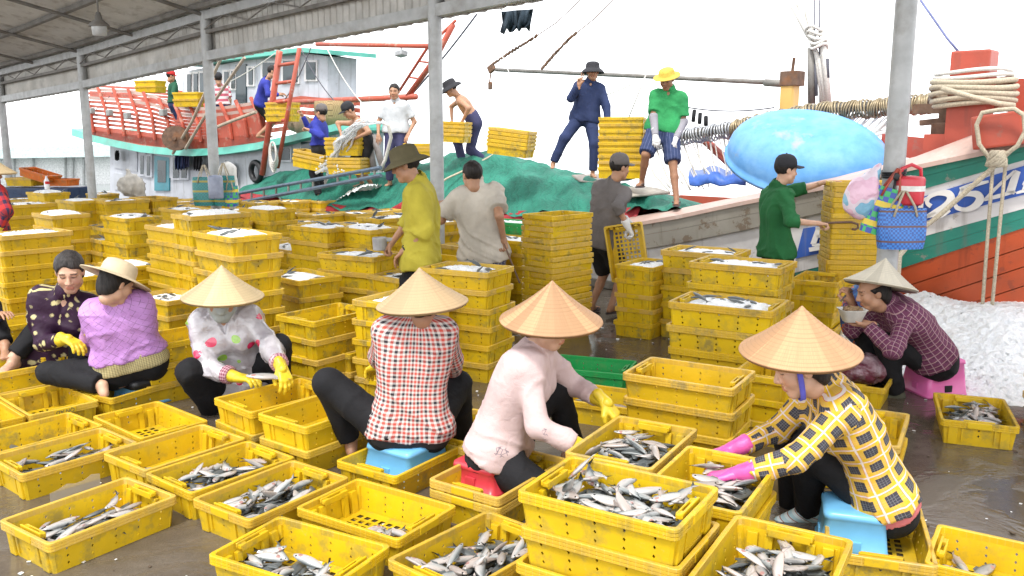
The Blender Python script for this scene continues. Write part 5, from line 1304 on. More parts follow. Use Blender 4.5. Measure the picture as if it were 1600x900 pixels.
def coracle():
    c = atn(1260, 253, 9.95); R = Euler((math.radians(-28), math.radians(-13), ang+.05)).to_matrix()
    m = MB(); prof = [(1.0*math.cos(a)**.72 if math.cos(a) > 0 else 0, .50*math.sin(a)**.85 if math.sin(a) > 0 else 0) for a in np.linspace(0, PI/2, 13)]
    prof = [(max(r, .002), z) for r, z in prof]; m.lathe([(.93, -.03), (1.03, -.035), (1.035, .02)]+prof, 48, Matrix.Translation(Vector(c)) @ R.to_4x4() @ Matrix.Diagonal((.98, .70, 1.0, 1)))
    t = NT('coracle_blue_paint'); v = t.coord(); n = t.noise(1.6, v, 7, .6); n2 = t.noise(7, v, 6)
    col = t.ramp(n2, [(.3, (.08, .27, .60)), (.7, (.14, .36, .68))]); col = t.mix(t.ramp(n, [(.54, 0.0), (.74, .3)]), col, (.30, .50, .72)); col = t.mix(t.ramp(t.noise(2.3, v, 7, .65), [(.58, 0.0), (.68, .75)]), col, (.34, .30, .24))
    t.base(col, .5, 0, .4); t.bump(t.noise(9, v, 5), .3, .02)
    root = empty('coracle', tuple(c)); tag(root, 'upturned sky blue round basket boat resting on the near boat\'s deck', 'coracle')
    o = m.build('shell', t.m, root, True); o.location = -Vector(c)
coracle()
# derrick, mast ropes, rusty winch post
dk = empty('derrick_boom', tuple(atn(1000, 118, 12.2))); tag(dk, 'thin steel derrick pole held level above the net heap', 'pole')
m = MB(); m.tube([atn(775, 109, 12.2), atn(1000, 119, 12.2), atn(1205, 129, 12.2)], .036, 8); m.tube([atn(1195, 129, 12.2), atn(1230, 131, 12.2)], .055, 8); o = m.build('spar', M['steeld'], dk, True); o.location = -Vector(dk.location)
m = MB(); m.box(atn(768, 107, 12.2), (.16, .08, .14), (0, .5, ang), .02); m.tube([atn(768, 107, 12.2), atn(765, 128, 12.2)], .014, 5); m.box(atn(766, 134, 12.2), (.09, .05, .15), (0, 0, ang), .02); o = m.build('pulley_block', M['rust'], dk); o.location = -Vector(dk.location)
def chain(pts, n, lab):
    m = MB(); P_ = [atn(x, y, 12.2) for x, y in pts]
    for i in range(len(P_)-1): m.tube([P_[i], P_[i+1]], .010, 5)
    for k in range(n):
        f = k/n*.6; i = min(int(f*(len(P_)-1)), len(P_)-2); g = f*(len(P_)-1)-i; c = P_[i]*(1-g)+P_[i+1]*g; m.box(c, (.09, .035, .05), (rs.uniform(-1, 1), .6, ang+rs.uniform(-.5, .5)), .01)
    tag(m.build('chain', M['rust']), lab, 'chain')
chain([(770, 100), (800, 80), (828, 63), (870, 35), (915, -8)], 14, 'rusty chain rising from the derrick pole\'s outer end'); chain([(848, 106), (866, 85), (890, 60), (928, 30), (965, -8)], 14, 'rusty chain with shackles rising from the derrick pole\'s middle')
rope('rope', [atn(757, 18, 12.0), atn(802, 130, 12.0), atn(866, 238, 11.6)], .010, M['ropew'], 'thin pale line slanting down left of the navy man'); rope('rope', [atn(745, 22, 13.2), atn(634, 158, 13.2)], .022, M['roped'], 'dark hawser slanting behind the middle pillar', sag=.05)
rope('rope', [atn(805, 128, 12.1), atn(990, 130, 12.1)], .012, M['ropew'], 'slack pale line sagging under the derrick pole', sag=.30); rope('rope', [atn(1020, 90, 11.6), atn(1000, 140, 11.6), atn(978, 195, 11.6)], .012, M['ropew'], 'knotted line hanging between the two hatted men')
m = MB(); m.box(atn(1234, 145, 11.6), (.20, .20, .56), (0, 0, ang), .02); pw = m.build('winch_post', paint('post_yellow_paint', (.62, .40, .12), (.35, .16, .05), .8)); tag(pw, 'short yellow and rust winch post with a square iron head', 'post')
m = MB(); m.box(atn(1238, 123, 11.6), (.26, .24, .20), (0, 0, ang), .01); m.tube([atn(1238, 112, 11.6), atn(1241, 90, 11.6)], .022, 6); o = m.build('iron_head', M['rust'], pw)
mast = empty('mast', tuple(atn(1270, 160, 11.2))); tag(mast, 'pale mast post bundled with white rigging ropes', 'mast')
for i_, (pts, r, mm) in enumerate((([(1268, 162), (1267, 75)], .05, 'steeld'), ([(1294, 160), (1286, 70), (1264, 55), (1232, -5)], .045, 'ropew'), ([(1290, 160), (1280, 95), (1262, 50), (1246, -5)], .035, 'ropew'), ([(1285, 160), (1276, 90), (1268, 50), (1256, -5)], .028, 'ropew'), ([(1273, 160), (1273, -5)], .010, 'roped'), ([(1281, 160), (1280, -5)], .010, 'roped'), ([(1293, 122), (1292, 92)], .030, 'roped'), ([(1276, 150), (1274, 100)], .02, 'roped'))):
    m = MB(); m.tube([atn(x, y, 11.2) for x, y in pts], r, 7); o = m.build('rigging_rope' if mm != 'steeld' else 'mast_post', M[mm], mast, True); o.location = -Vector(mast.location)
m = MB()
for k in range(5): m.tube([atn(1272+k*2, 45+k*7, 11.2)+np.array((.10*math.cos(a), .10*math.sin(a), .03*math.sin(2*a+k))) for a in np.linspace(0, 2*PI, 12, endpoint=False)], .022, 6, closed=True)
o = m.build('lashing', M['ropew'], mast, True); o.location = -Vector(mast.location)
rope('rope', [atn(1438, 0, 10.6), atn(1480, 60, 10.6), atn(1497, 80, 10.6)], .014, simple('rope_blue', (.16, .18, .34), .8), 'thin blue stay wire above the red mooring post')
m = MB(); rows = []
for k in range(10):
    f = k/9; rows.append([atn(783+f*47+3*math.sin(k), 18-f*4, 12.0+.12*math.sin(k*2.1)), atn(785+f*42, 35+4*math.sin(k*1.7), 12.0+.15*math.sin(k*1.7+1)), atn(781+f*45, 50-f*6+5*math.sin(k*2.3), 12.0+.1*math.sin(k*2.9))])
m.loft(rows); ro = m.build('net_bundle', simple('net_black', (.02, .035, .05), .9, bump=.6, bscale=120), smooth=True); tag(ro, 'dark bunched net hanging at the top under the eave', 'net'); md = ro.modifiers.new('thick', 'SOLIDIFY'); md.thickness = .03
rope('rope', [atn(785, 16, 12), atn(700, -60, 12)], .01, M['roped'], 'black cord holding the bunched net up')
m = MB()
for k in range(3): m.tube([atn(1085+k*9, 172+5*k, 10.8), atn(1083+k*10, 190+3*k, 10.75)], .03, 6)
tag(m.build('rag', M['black'], None, True), 'black rag knotted on the line behind the green polo man', 'rag'); rope('rope', [atn(1060, 165, 10.9), atn(1210, 168, 10.9)], .010, M['roped'], 'thin dark line stretched above the net rings', sag=.06)
tp_ = MB(); rows = []
for k in range(12):
    f = k/11; rows.append([atn(1078+f*85, 262+4*math.sin(k), 10.9), atn(1076+f*88, 275+3*math.sin(k*2), 10.4+.1*math.sin(k)), atn(1078+f*86, 288+2*math.sin(k*1.3), 10.3)])
tp_.loft(rows); ro = tp_.build('tarpaulin', simple('tarp_blue', (.05, .14, .50), .45, bump=.4, bscale=25), None, True); tag(ro, 'crumpled bright blue tarpaulin left of the upturned coracle', 'tarpaulin'); ro.modifiers.new('thick', 'SOLIDIFY').thickness = .02
m = MB(); m.tube([atn(1100, 218, 10.9), atn(1148, 262, 10.6)], .06, 8); tag(m.build('timber_strut', M['bred']), 'slanting red timber strut behind the hanging lines', 'timber')
# ---- net heap
TPX = [366, 390, 420, 450, 480, 510, 540, 570, 600, 640, 680, 715, 745, 780, 820, 860, 905, 950, 1000, 1050, 1080]
TY = [302, 284, 272, 263, 258, 262, 268, 272, 268, 258, 250, 241, 237, 240, 250, 262, 272, 284, 296, 312, 326]
BY = [306, 308, 311, 314, 318, 322, 327, 330, 326, 318, 316, 320, 330, 335, 335, 334, 334, 332, 329, 326, 328]
t = NT('green_net_cloth'); v = t.coord(); w = t.new('TexWave'); w.inputs['Scale'].default_value = 3; w.inputs['Distortion'].default_value = 14; w.inputs['Detail'].default_value = 4; t.l.new(v, w.inputs['Vector'])
col = t.ramp(t.noise(3, v, 6), [(.3, (.010, .105, .072)), (.7, (.024, .20, .14))]); col = t.mix(t.ramp(w.outputs['Fac'], [(.0, .4), (.07, 0.0)]), col, (.01, .06, .05)); col = t.mix(t.ramp(t.noise(55, v, 4), [(.55, 0.0), (.7, .3)]), col, (.05, .30, .22))
t.base(col, .7, 0, .3); t.bump(t.math('ADD', t.math('MULTIPLY', w.outputs['Fac'], .4), t.math('MULTIPLY', t.noise(24, v, 6), .8)), .5, .03)
rows = []; rs = random.Random(5)
for px in np.linspace(366, 1078, 100):
    a = atn(px, np.interp(px, TPX, BY), 9.18); r = atn(px, np.interp(px, TPX, TY), 10.7); row = []
    for k in range(26):
        f = k/25
        if f < .62:
            g = f/.62; p = a*(1-g)+r*g; p[2] += (r[2]-a[2])*.33*math.sin(PI*g)+.03*math.sin(px*.09+9*g)+.025*math.sin(px*.043-14*g+2)+.02*math.sin(px*.21+5*g)
            if g > .93: p[2] = p[2]*.5+(a*(1-g)+r*g)[2]*.5
        else:
            g = (f-.62)/.38; p = r+NRM*2.0*g; p[2] = r[2]*(1-g**1.6)+.55*g**1.6
        row.append(p)
    rows.append(row)
m = MB(); m.loft(rows); nh = m.build('net_heap', t.m, None, True); tag(nh, 'big heap covered with green netting on the boat deck', 'net heap')
m = MB(); rows = []
for px in np.linspace(372, 1000, 80):
    a = atn(px, np.interp(px, TPX, BY)-6, 9.3); row = []
    for k in range(9):
        g = k/8; row.append(a-np.array((0, 0, .34*g))-NRM*(.14*math.sin(PI*g)+.05*math.sin(px*.11+6*g)+.03*math.sin(px*.27)))
    rows.append(row)
m.loft(rows); ro = m.build('red_tarpaulin', simple('tarp_dark_red', (.30, .018, .025), .6, bump=.5, bscale=18), None, True); tag(ro, 'dark red cloth bulging out under the green netting', 'tarpaulin'); ro.modifiers.new('thick', 'SOLIDIFY').thickness = .015
rope('net_rope', [atn(770, 242, 10.2), atn(735, 262, 9.8), atn(700, 278, 9.4), atn(690, 284, 9.2)], .018, M['rope'], 'rope lying over the green netting behind the white shirted man')
m = MB(); fl_ = [atn(x, y, 10.0) for x, y in ((893, 275), (905, 284), (925, 286), (945, 280), (948, 262))]; m.loft([[p, p+NRM*.9] for p in fl_]); ro = m.build('board', simple('board_grey', (.35, .31, .28), .8)); tag(ro, 'curled grey mat lying at the navy man\'s foot', 'mat'); ro.modifiers.new('thick', 'SOLIDIFY').thickness = .02
m = MB(); m.loft([[atn(x, y, 10.3)-NRM*q for q in (0, .4, .9)] for x, y in ((985, 292), (1005, 290), (1030, 294), (1048, 300))]); ro = m.build('sacking', M['wshirt'], None, True); tag(ro, 'pale sacking under the green polo man\'s feet', 'sack'); ro.modifiers.new('thick', 'SOLIDIFY').thickness = .03
# gangway ladder
gw = empty('gangway_ladder', tuple(atn(470, 300, 9.02))); tag(gw, 'blue grey steel ladder sloping along the green netting', 'ladder')
for (ya, yb) in ((303, 262), (318, 274)):
    m = MB(); m.tube([atn(345, ya+4, 9.02), atn(595, yb, 9.02)], .035, 7); o = m.build('rail', simple('ladder_blue_steel', (.10, .14, .19), .5, .3), gw); o.location = -Vector(gw.location)
for k in range(13):
    f = (k+.5)/13; x = 345+f*250; m = MB(); m.tube([atn(x, 307-f*45, 9.02), atn(x, 322-f*48, 9.02)], .022, 6); o = m.build('rung', M['steeld'], gw); o.location = -Vector(gw.location)
# ------------------------------------------------------------------ the far boat with the red slatted rails
fb = empty('cabin_boat', tuple(atn(300, 230, 10.2)*np.array((1, 1, 0)))); tag(fb, 'grey cabin boat with red slatted rails and teal roof edge behind the crates', 'boat')
def onfb(o): o.location = -Vector(fb.location); return o
def quadbox(m, pts, n, th=.06):
    """a slab whose front face has the given photo outline on the plane at n"""
    a = [atn(x, y, n) for x, y in pts]; b = [p+NRM*th for p in a]; k = len(a)
    m.add(a+b, [tuple(range(k)), tuple(range(2*k-1, k-1, -1))]+[(i, i+k, (i+1) % k+k, (i+1) % k) for i in range(k)]); return m
def slab(name, pts, n, mat_, th=.06, parent=fb):
    o = quadbox(MB(), pts, n, th).build(name, mat_, parent)
    if parent is fb: onfb(o)
    return o
M['wglass'] = simple('dark_window_glass', (.03, .05, .06), .12, 0, .3, 3, 0); M['cabin'] = paint('cabin_pale_grey', (.50, .52, .57), (.33, .33, .34), .5); M['cabinb'] = paint('cabin_blue_grey', (.36, .43, .50), (.3, .3, .3), .4); M['tealtrim'] = paint('trim_mint_teal', (.10, .42, .34), (.4, .45, .42), .4); M['doorteal'] = paint('door_teal', (.05, .24, .30), (.2, .25, .25), .4)
M['railred'] = paint('rail_red_paint', (.44, .085, .05), (.42, .26, .20), .6, .5, .56)
slab('hull', [(150, 300), (440, 300), (530, 285), (530, 350), (150, 350)], 10.35, M['cabin'], 1.3)
slab('cabin_wall', [(172, 222), (300, 236), (420, 232), (420, 312), (172, 312)], 10.3, M['cabin'], 1.2)
slab('stern_wall', [(420, 232), (525, 205), (525, 290), (420, 300)], 10.3, M['cabin'], 1.2)
for pts in ([(178, 232), (214, 236), (214, 268), (178, 262)], [(178, 270), (214, 276), (214, 300), (178, 296)], [(250, 243), (268, 243), (268, 278), (250, 278)], [(340, 250), (352, 250), (352, 300), (340, 300)], [(372, 248), (410, 245), (410, 300), (372, 300)]):
    slab('wall_panel', pts, 10.27, M['bgrey'], .05)
for (x0, x1, y0, y1, k) in ((219, 224, 243, 272, 0), (229, 234, 244, 274, 0), (270, 279, 246, 278, 1), (283, 291, 246, 278, 0), (438, 452, 232, 250, 0), (470, 486, 222, 243, 0)):
    w_ = slab('window', [(x0-3, y0-3), (x1+3, y0-3), (x1+3, y1+3), (x0-3, y1+3)], 10.25, M['cabin'], .06); o = slab('pane', [(x0, y0), (x1, y0), (x1, y1), (x0, y1)], 10.24, M['wglass'], .02, w_); 
d_ = slab('door', [(241, 243), (264, 246), (264, 298), (241, 298)], 10.26, M['doorteal'], .05); slab('pane', [(246, 250), (259, 251), (259, 285), (246, 285)], 10.25, M['wglass'], .02, d_)
# roof edge: a thick teal lip following the sheer
RX = [(112, 204), (140, 213), (180, 222), (220, 230), (260, 234), (300, 236), (350, 233), (400, 226), (440, 217), (490, 205), (525, 196)]
m = MB(); rows = []
for x, y in RX:
    a, b, c = atn(x, y-3, 10.0), atn(x, y+8, 9.95), atn(x, y-3, 10.0)+NRM*1.9; rows.append([a, b, b+NRM*.3, c-np.array((0, 0, .1)), c])
m.loft(rows, close_u=True, capends=True); onfb(m.build('roof_edge', M['tealtrim'], fb))
# red rail slats and posts
TOPL = [(134, 137), (165, 139), (200, 141), (240, 149), (275, 165), (300, 168), (350, 166), (390, 160), (412, 155)]; BOTL = [(134, 206), (165, 210), (200, 214), (240, 219), (275, 221), (300, 222), (350, 219), (390, 214), (412, 211)]
for k in range(11):
    f = k/10; m = MB(); rows = []
    hgt = .035 if k < 9 else .16
    for (x, yt), (_, yb) in zip(TOPL, BOTL):
        y = yt+(yb-4-yt)*f; c = atn(x, y, 10.02); rows.append([c, c-np.array((0, 0, hgt*2)), c-np.array((0, 0, hgt*2))+NRM*.04, c+NRM*.04])
    m.loft(rows, close_u=True, capends=True); onfb(m.build('rail_slat', M['railred'] if k not in (0, 2) else M['bpink'], fb))
for k in range(12):
    x = 140+k*24; yt = np.interp(x, *zip(*TOPL)); yb = np.interp(x, *zip(*BOTL)); m = MB(); m.tube([atn(x-12, yt-4, 9.98), atn(x+2, (yt+yb)/2, 9.97), atn(x+6, yb, 9.98)], .045, 6); onfb(m.build('rail_post', M['railred'], fb))
for k in range(6):                                            # the far rail of the same deck
    f = k/5; m = MB(); m.loft([[(p := atn(x, y+(k*5), 12.4)), p-np.array((0, 0, .08)), p-np.array((0, 0, .08))+NRM*.04, p+NRM*.04] for x, y in ((140, 132), (230, 137), (262, 140), (300, 142))], close_u=True, capends=True); onfb(m.build('rail_slat', M['railred'], fb))
for k in range(5):
    m = MB(); m.loft([[(p := atn(x, y+(k*11), 11.6)), p-np.array((0, 0, .10)), p-np.array((0, 0, .10))+NRM*.05, p+NRM*.05] for x, y in ((412, 158), (470, 150), (560, 158))], close_u=True, capends=True); onfb(m.build('rail_slat', M['railred'], fb))
for i_, (x, y) in enumerate(((143, 173), (171, 176), (199, 181), (255, 176))):
    m = MB(); c = atn(x, y, 9.9); m.box(c, (.22, .12, .16), (0, 0, ang), .02); o = m.build('battery_box', simple('box_grey', (.30, .32, .31), .6)); tag(o, ['leftmost small grey box clipped to the red rails', 'second small grey box along the red rails', 'third small grey box along the red rails', 'fourth small grey box on the red rails near the reel'][i_], 'box', 'boxes on the red rails')
# upper wheelhouse
slab('wheelhouse_wall', [(285, 112), (395, 92), (470, 82), (512, 88), (512, 165), (285, 168)], 11.7, M['cabin'], .8)
for (x0, x1, y0, y1) in ((292, 298, 116, 143), (302, 308, 115, 143), (312, 319, 114, 143), (350, 356, 112, 138), (361, 366, 111, 138), (388, 394, 106, 132), (410, 430, 98, 122), (442, 464, 95, 128), (478, 492, 97, 124)):
    w_ = slab('window', [(x0-3, y0-3), (x1+3, y0-3), (x1+3, y1+3), (x0-3, y1+3)], 11.66, M['bwhite'], .06); slab('pane', [(x0, y0), (x1, y0), (x1, y1), (x0, y1)], 11.64, M['wglass'], .02, w_)
d_ = slab('door', [(368, 102), (384, 100), (384, 160), (368, 160)], 11.66, M['wglass'], .04)
m = MB(); m.loft([[atn(x, y, 11.4), atn(x, y+7, 11.4), atn(x, y+7, 11.4)+NRM*1.25, atn(x, y, 11.4)+NRM*1.25] for x, y in ((280, 96), (400, 82), (470, 74), (516, 78))], close_u=True, capends=True); onfb(m.build('wheelhouse_roof', M['tealtrim'], fb))
# winch drum on the rail
dr = empty('winch_drum', tuple(atn(275, 216, 9.7))); tag(dr, 'round rusty winch drum hanging outside the red rails', 'winch'); c = Vector(atn(275, 216, 9.7))
Rm = Matrix.Rotation(ang+PI/2+.9, 4, 'Z') @ Matrix.Rotation(PI/2, 4, 'Y')
m = MB(); m.lathe([(.001, -.16), (.29, -.16), (.29, -.12), (.18, -.11), (.18, .09), (.29, .10), (.29, .14), (.05, .15), (.05, .22), (.001, .22)], 28, Rm); m.build('drum', M['rust'], dr)
m = MB(); m.lathe([(.18, -.1), (.22, -.08), (.22, .07), (.18, .09)], 24, Rm); m.build('wound_rope', M['roped'], dr, True)
m = MB(); m.tube([(0, 0, 0), tuple(NRM*.4)], .05, 8); m.build('axle', M['steeld'], dr)
# drying clothes on the cabin
for (x, y, w, h, mm, lab) in ((281, 252, 8, 26, 'navy', 'navy clothes drying against the far cabin wall'), (290, 250, 5, 22, 'denim', 'blue trousers drying beside the navy clothes'), (309, 254, 7, 24, 'char', 'dark grey clothes drying left of the bags\' pillar'), (183, 243, 3, 14, 'black', 'black cloth hanging at the cabin corner')):
    m = MB(); rows = []
    for k in range(9):
        f = k/8*2-1; rows.append([atn(x+w*f*(1-.25*g), y-h*.5+h*g+2*math.sin(k*2+3*g), 10.1-.05*math.sin(k*2.2+g*3)) for g in np.linspace(0, 1, 6)])
    m.loft(rows); o = m.build('garment', M[mm], None, True); tag(o, lab, 'clothes'); o.modifiers.new('thick', 'SOLIDIFY').thickness = .02
for (pts, lab) in (([(345, 92), (300, 190), (270, 240)], 'long wooden pole leaning across the red rails to the cabin'), ([(382, 90), (330, 165), (290, 232)], 'second wooden pole leaning beside the first, higher up'), ([(400, 175), (360, 190), (335, 200)], 'short wooden boathook lying on the red rail')):
    m = MB(); m.tube([atn(x, y, 9.75) for x, y in pts], .035, 7); tag(m.build('wooden_pole', simple('pole_wood', (.38, .32, .25), .7)), lab, 'pole')
# red ladder frames and bars
lad = empty('red_ladder', tuple(atn(420, 272, 9.6))); tag(lad, 'red painted steel ladder standing on the near end of the cabin boat', 'ladder')
for name, pts, r in (('stile', [(437, 80), (410, 273)], .062), ('stile', [(468, 75), (434, 262)], .042), ('rung', [(430, 103), (463, 98)], .034), ('rung', [(427, 131), (458, 127)], .034), ('rung', [(419, 192), (448, 187)], .034), ('rung', [(422, 161), (453, 157)], .034)):
    m = MB(); m.tube([atn(x, y, 9.6) for x, y in pts], r, 9); o = m.build(name, M['railred'], lad, True); o.location = -Vector(lad.location)
fr = empty('red_gantry', tuple(atn(640, 150, 11.0))); tag(fr, 'red steel gantry with long bars and sloping ladder legs', 'gantry')
for name, pts, r in (('crossbar', [(495, 69), (670, 72)], .045), ('crossbar', [(430, 161), (545, 156), (650, 151)], .060), ('leg', [(708, 38), (680, 92), (636, 152)], .055), ('leg', [(712, 32), (668, 74), (622, 145)], .028), ('rung', [(656, 96), (672, 98)], .02), ('rung', [(641, 121), (656, 123)], .02), ('rung', [(672, 73), (690, 75)], .02), ('crossbar', [(437, 243), (475, 236)], .055)):
    m = MB(); m.tube([atn(x, y, 11.0) for x, y in pts], r, 9); o = m.build(name, M['railred'], fr, True); o.location = -Vector(fr.location)
m = MB(); c = atn(627, 84, 11.0); m.box(c, (.22, .16, .10), (.2, .1, ang), .02); m.tube([c, atn(627, 72, 11.0)], .015, 6); tag(m.build('floodlight', simple('floodlight_grey', (.30, .31, .32), .4)), 'small grey floodlight hung under the red crossbar', 'lamp')
cr_ = empty('rope_coil', tuple(atn(427, 240, 9.5))); tag(cr_, 'coil of pale rope hung on the red ladder', 'rope')
for k in range(9):
    m = MB(); c = atn(427, 238, 9.45+.02*k); a_, b_ = .10+.018*(k % 3), .20+.02*(k % 4); m.tube([c+DIR*(a_*math.cos(t_)+.02*math.sin(k))+np.array((0, 0, b_*math.sin(t_)-.02*k)) for t_ in np.linspace(0, 2*PI, 22, endpoint=False)], .016, 6, closed=True); o = m.build('rope_turn', M['ropew'], cr_, True); o.location = -Vector(cr_.location)
# wicker basket and sacks
t = NT('wicker_weave'); v = t.coord(); w = t.new('TexBrick'); w.inputs['Scale'].default_value = 26; t.l.new(v, w.inputs['Vector']); w.inputs['Color1'].default_value = (.42, .30, .15, 1); w.inputs['Color2'].default_value = (.36, .25, .12, 1); w.inputs['Mortar'].default_value = (.12, .08, .04, 1); t.base(w.outputs['Color'], .8); t.bump(w.outputs['Fac'], .6, .01)
m = MB(); m.lathe([(.001, 0), (.30, .0), (.40, .15), (.42, .38), (.40, .50), (.37, .50), (.38, .36), (.28, .03), (.001, .03)], 26, c=tuple(atn(523, 196, 11.0))); tag(m.build('basket', t.m, None, True), 'round wicker basket on the cabin boat behind the stooping man', 'basket')
for i_, (x, y) in enumerate(((462, 190), (474, 196))):
    f = ell(atn(x, y, 10.4), (.20, .18, .22)); v_, q_ = surfnet(lambda X, Y, Z: f(X, Y, Z)+.02*folds(X, Y, Z, i_), f.lo, f.hi, .03); tag(link('sack', mesh_from('sack', v_, q_, True), simple('sackcloth', (.26, .20, .14), .9)), ['brown sack beside the reaching man\'s hand', 'second brown sack nearer the reaching man'][i_], 'sack')
# hose of water
def water_jet():
    t = NT('spray_water'); v = t.coord(); t.base((.85, .88, .90), .15, 0, .6); t.put(t.p, 'Transmission Weight', .25); t.put(t.p, 'Alpha', .55); t.bump(t.noise(30, v, 4), .8, .02)
    m = MB(); pts = [(598, 192), (575, 191), (556, 196), (542, 208), (532, 225), (524, 245), (516, 266)]; P_ = [atn(x, y, 9.2) for x, y in pts]
    for k in range(14): m.tube([p+np.array((rs.gauss(0, .015+.016*i), rs.gauss(0, .03), rs.gauss(0, .012+.014*i))) for i, p in enumerate(P_)], [.008+.0035*i for i in range(len(P_))], 6)
    for k in range(70):
        c = atn(514+rs.gauss(0, 9), 262+rs.gauss(0, 8), 9.15); m.box(c, (.03, .03, .03), (rs.random()*3, rs.random()*3, 0), .009)
    tag(m.build('water_jet', t.m, None, True), 'white arc of water pouring from a hose onto the boat crates', 'water', kind='stuff')
    rope('hose', [atn(600, 192, 9.2), atn(607, 196, 9.25), atn(611, 215, 9.35), atn(602, 250, 9.4), atn(594, 266, 9.4)], .03, M['ropew'], 'pale hose end beside the man in white tee')
    for i_, pts in enumerate(([(575, 210), (580, 240), (585, 268)], [(583, 212), (592, 242), (600, 266)])): rope('hose', [atn(x, y, 9.75) for x, y in pts], .06, simple('canvas_grey', (.22, .20, .19), .9), ['left grey canvas hose hanging by the stooping man', 'right grey canvas hose hanging by the man in white tee'][i_])
water_jet()
# the long pale building across the water at far left
fbld = empty('warehouse', tuple(at(40, 260, 60)*np.array((1, 1, 0)))); tag(fbld, 'long pale warehouse with mint roof far across the water', 'building')
def fq(name, pts, Y, mat_, th=1.0):
    a = [at(x, y, Y) for x, y in pts]; b = [p+np.array((0, th, 0)) for p in a]; k = len(a); m = MB(); m.add(a+b, [tuple(range(k)), tuple(range(2*k-1, k-1, -1))]+[(i, i+k, (i+1) % k+k, (i+1) % k) for i in range(k)]); o = m.build(name, mat_, fbld); o.location = -Vector(fbld.location)
fq('wall', [(-120, 246), (260, 240), (260, 300), (-120, 300)], 60, simple('wall_limewash', (.80, .80, .80), .8), 9); fq('roof', [(-130, 236), (260, 222), (260, 243), (-130, 250)], 58.5, simple('roof_mint', (.50, .62, .62), .6), 10)
for x in (50, 100, 112, 129, 20, -10): fq('post', [(x, 246), (x+2, 246), (x+2, 292), (x, 292)], 59.7, M['steel'], .2)
# ------------------------------------------------------------------ fish, ice, stools, bags
def fish_mesh(bend):
    m = MB(); N = 11; rows = []
    for i in range(N):
        f = i/(N-1); x = -.095+.165*f
        hh = .024*math.sin(PI*min(1, f*.94+.05))**.7 if f < .95 else .006; hh = max(hh, .0045); ww = max(.0025, .0125*math.sin(PI*min(1, f*.92+.06))**.8)
        y0 = bend*(f-.4)**2*.5
        rows.append([(x, y0+hh*math.cos(a)*(1.0 if math.cos(a) > 0 else 1.12), ww*math.sin(a)) for a in np.linspace(0, 2*PI, 10, endpoint=False)])
    m.loft(rows, close_u=True, capends=True); yb = bend*.36*.5; yt = bend*.6*.5
    m.add([(.068, yb+.006, 0), (.068, yb-.006, 0), (.105, yt+.027, .002), (.088, yb, .001), (.104, yt-.025, -.002), (.070, yb, .003), (.070, yb, -.003)], [(0, 2, 3, 5), (5, 3, 4, 1), (0, 6, 3, 2), (6, 1, 4, 3)])
    m.add([(-.01, .020, 0), (.035, .018, 0), (.03, .030, .001), (.0, .034, .001), (.012, .022, .002)], [(0, 1, 2, 3)]); m.add([(.02, -.021, 0), (.05, -.013, 0), (.045, -.026, 0)], [(0, 1, 2)])
    m.add([(-.045, -.006, .0118), (-.022, -.016, .0125), (-.018, -.008, .0135)], [(0, 1, 2)]); m.add([(-.045, -.006, -.0118), (-.022, -.016, -.0125), (-.018, -.008, -.0135)], [(0, 2, 1)])
    return m.me('fish', True)
t = NT('fish_skin'); v = t.coord(); sep = t.new('SeparateXYZ'); t.l.new(v, sep.inputs[0]); r = t.rnd()
h = t.math('ADD', t.math('MULTIPLY', sep.outputs[1], 22.0), t.math('ADD', t.math('MULTIPLY', t.noise(40, v, 3), .25), .33))
col = t.ramp(h, [(.10, (.54, .49, .46)), (.50, (.44, .44, .43)), (.72, (.30, .32, .32)), (.92, (.11, .125, .13))])
dark = t.ramp(r, [(.55, 0.0), (1.0, .45)]); col = t.mix(dark, col, (.10, .105, .10))
col = t.mix(t.ramp(t.math('FRACT', t.math('MULTIPLY', r, 5.1)), [(.6, 0.0), (1.0, .45)]), col, (.46, .33, .27))
ex = t.new('VectorMath', operation='DISTANCE'); ab = t.new('VectorMath', operation='ABSOLUTE'); t.l.new(v, ab.inputs[0]); t.l.new(v, ex.inputs[0]); ex.inputs[1].default_value = (-.080, .003, 0)
fx = t.new('CombineXYZ'); t.l.new(sep.outputs[0], fx.inputs[0]); t.l.new(sep.outputs[1], fx.inputs[1]); t.l.new(fx.outputs[0], ex.inputs[0])
col = t.mix(t.math('LESS_THAN', ex.outputs['Value'], .0045), col, (.012, .012, .012))
red = t.new('VectorMath', operation='DISTANCE'); t.l.new(fx.outputs[0], red.inputs[0]); red.inputs[1].default_value = (-.062, -.008, 0)
col = t.mix(t.math('MULTIPLY', t.math('LESS_THAN', t.math('ADD', red.outputs['Value'], t.math('MULTIPLY', t.noise(90, v, 2), .012)), .016), t.math('GREATER_THAN', t.math('FRACT', t.math('MULTIPLY', r, 9.7)), .6)), col, (.40, .22, .20))
t.base(col, .32, .12, .5); t.bump(t.noise(220, v, 2), .15, .002); M['fish'] = t.m
FM = []
for b in (-.10, 0.0, .06, .16):
    me = fish_mesh(b); me.materials.append(M['fish']); FM.append(me)
rf = random.Random(11); nfish = 0
STUFF_V, STUFF_F = [], []
def crate_pt(key, u, w, z):
    x, y, z0, a, s = SPOTS[key]; return np.array((x+s*(u*math.cos(a)-w*math.sin(a)), y+s*(u*math.sin(a)+w*math.cos(a)), z0+s*z))
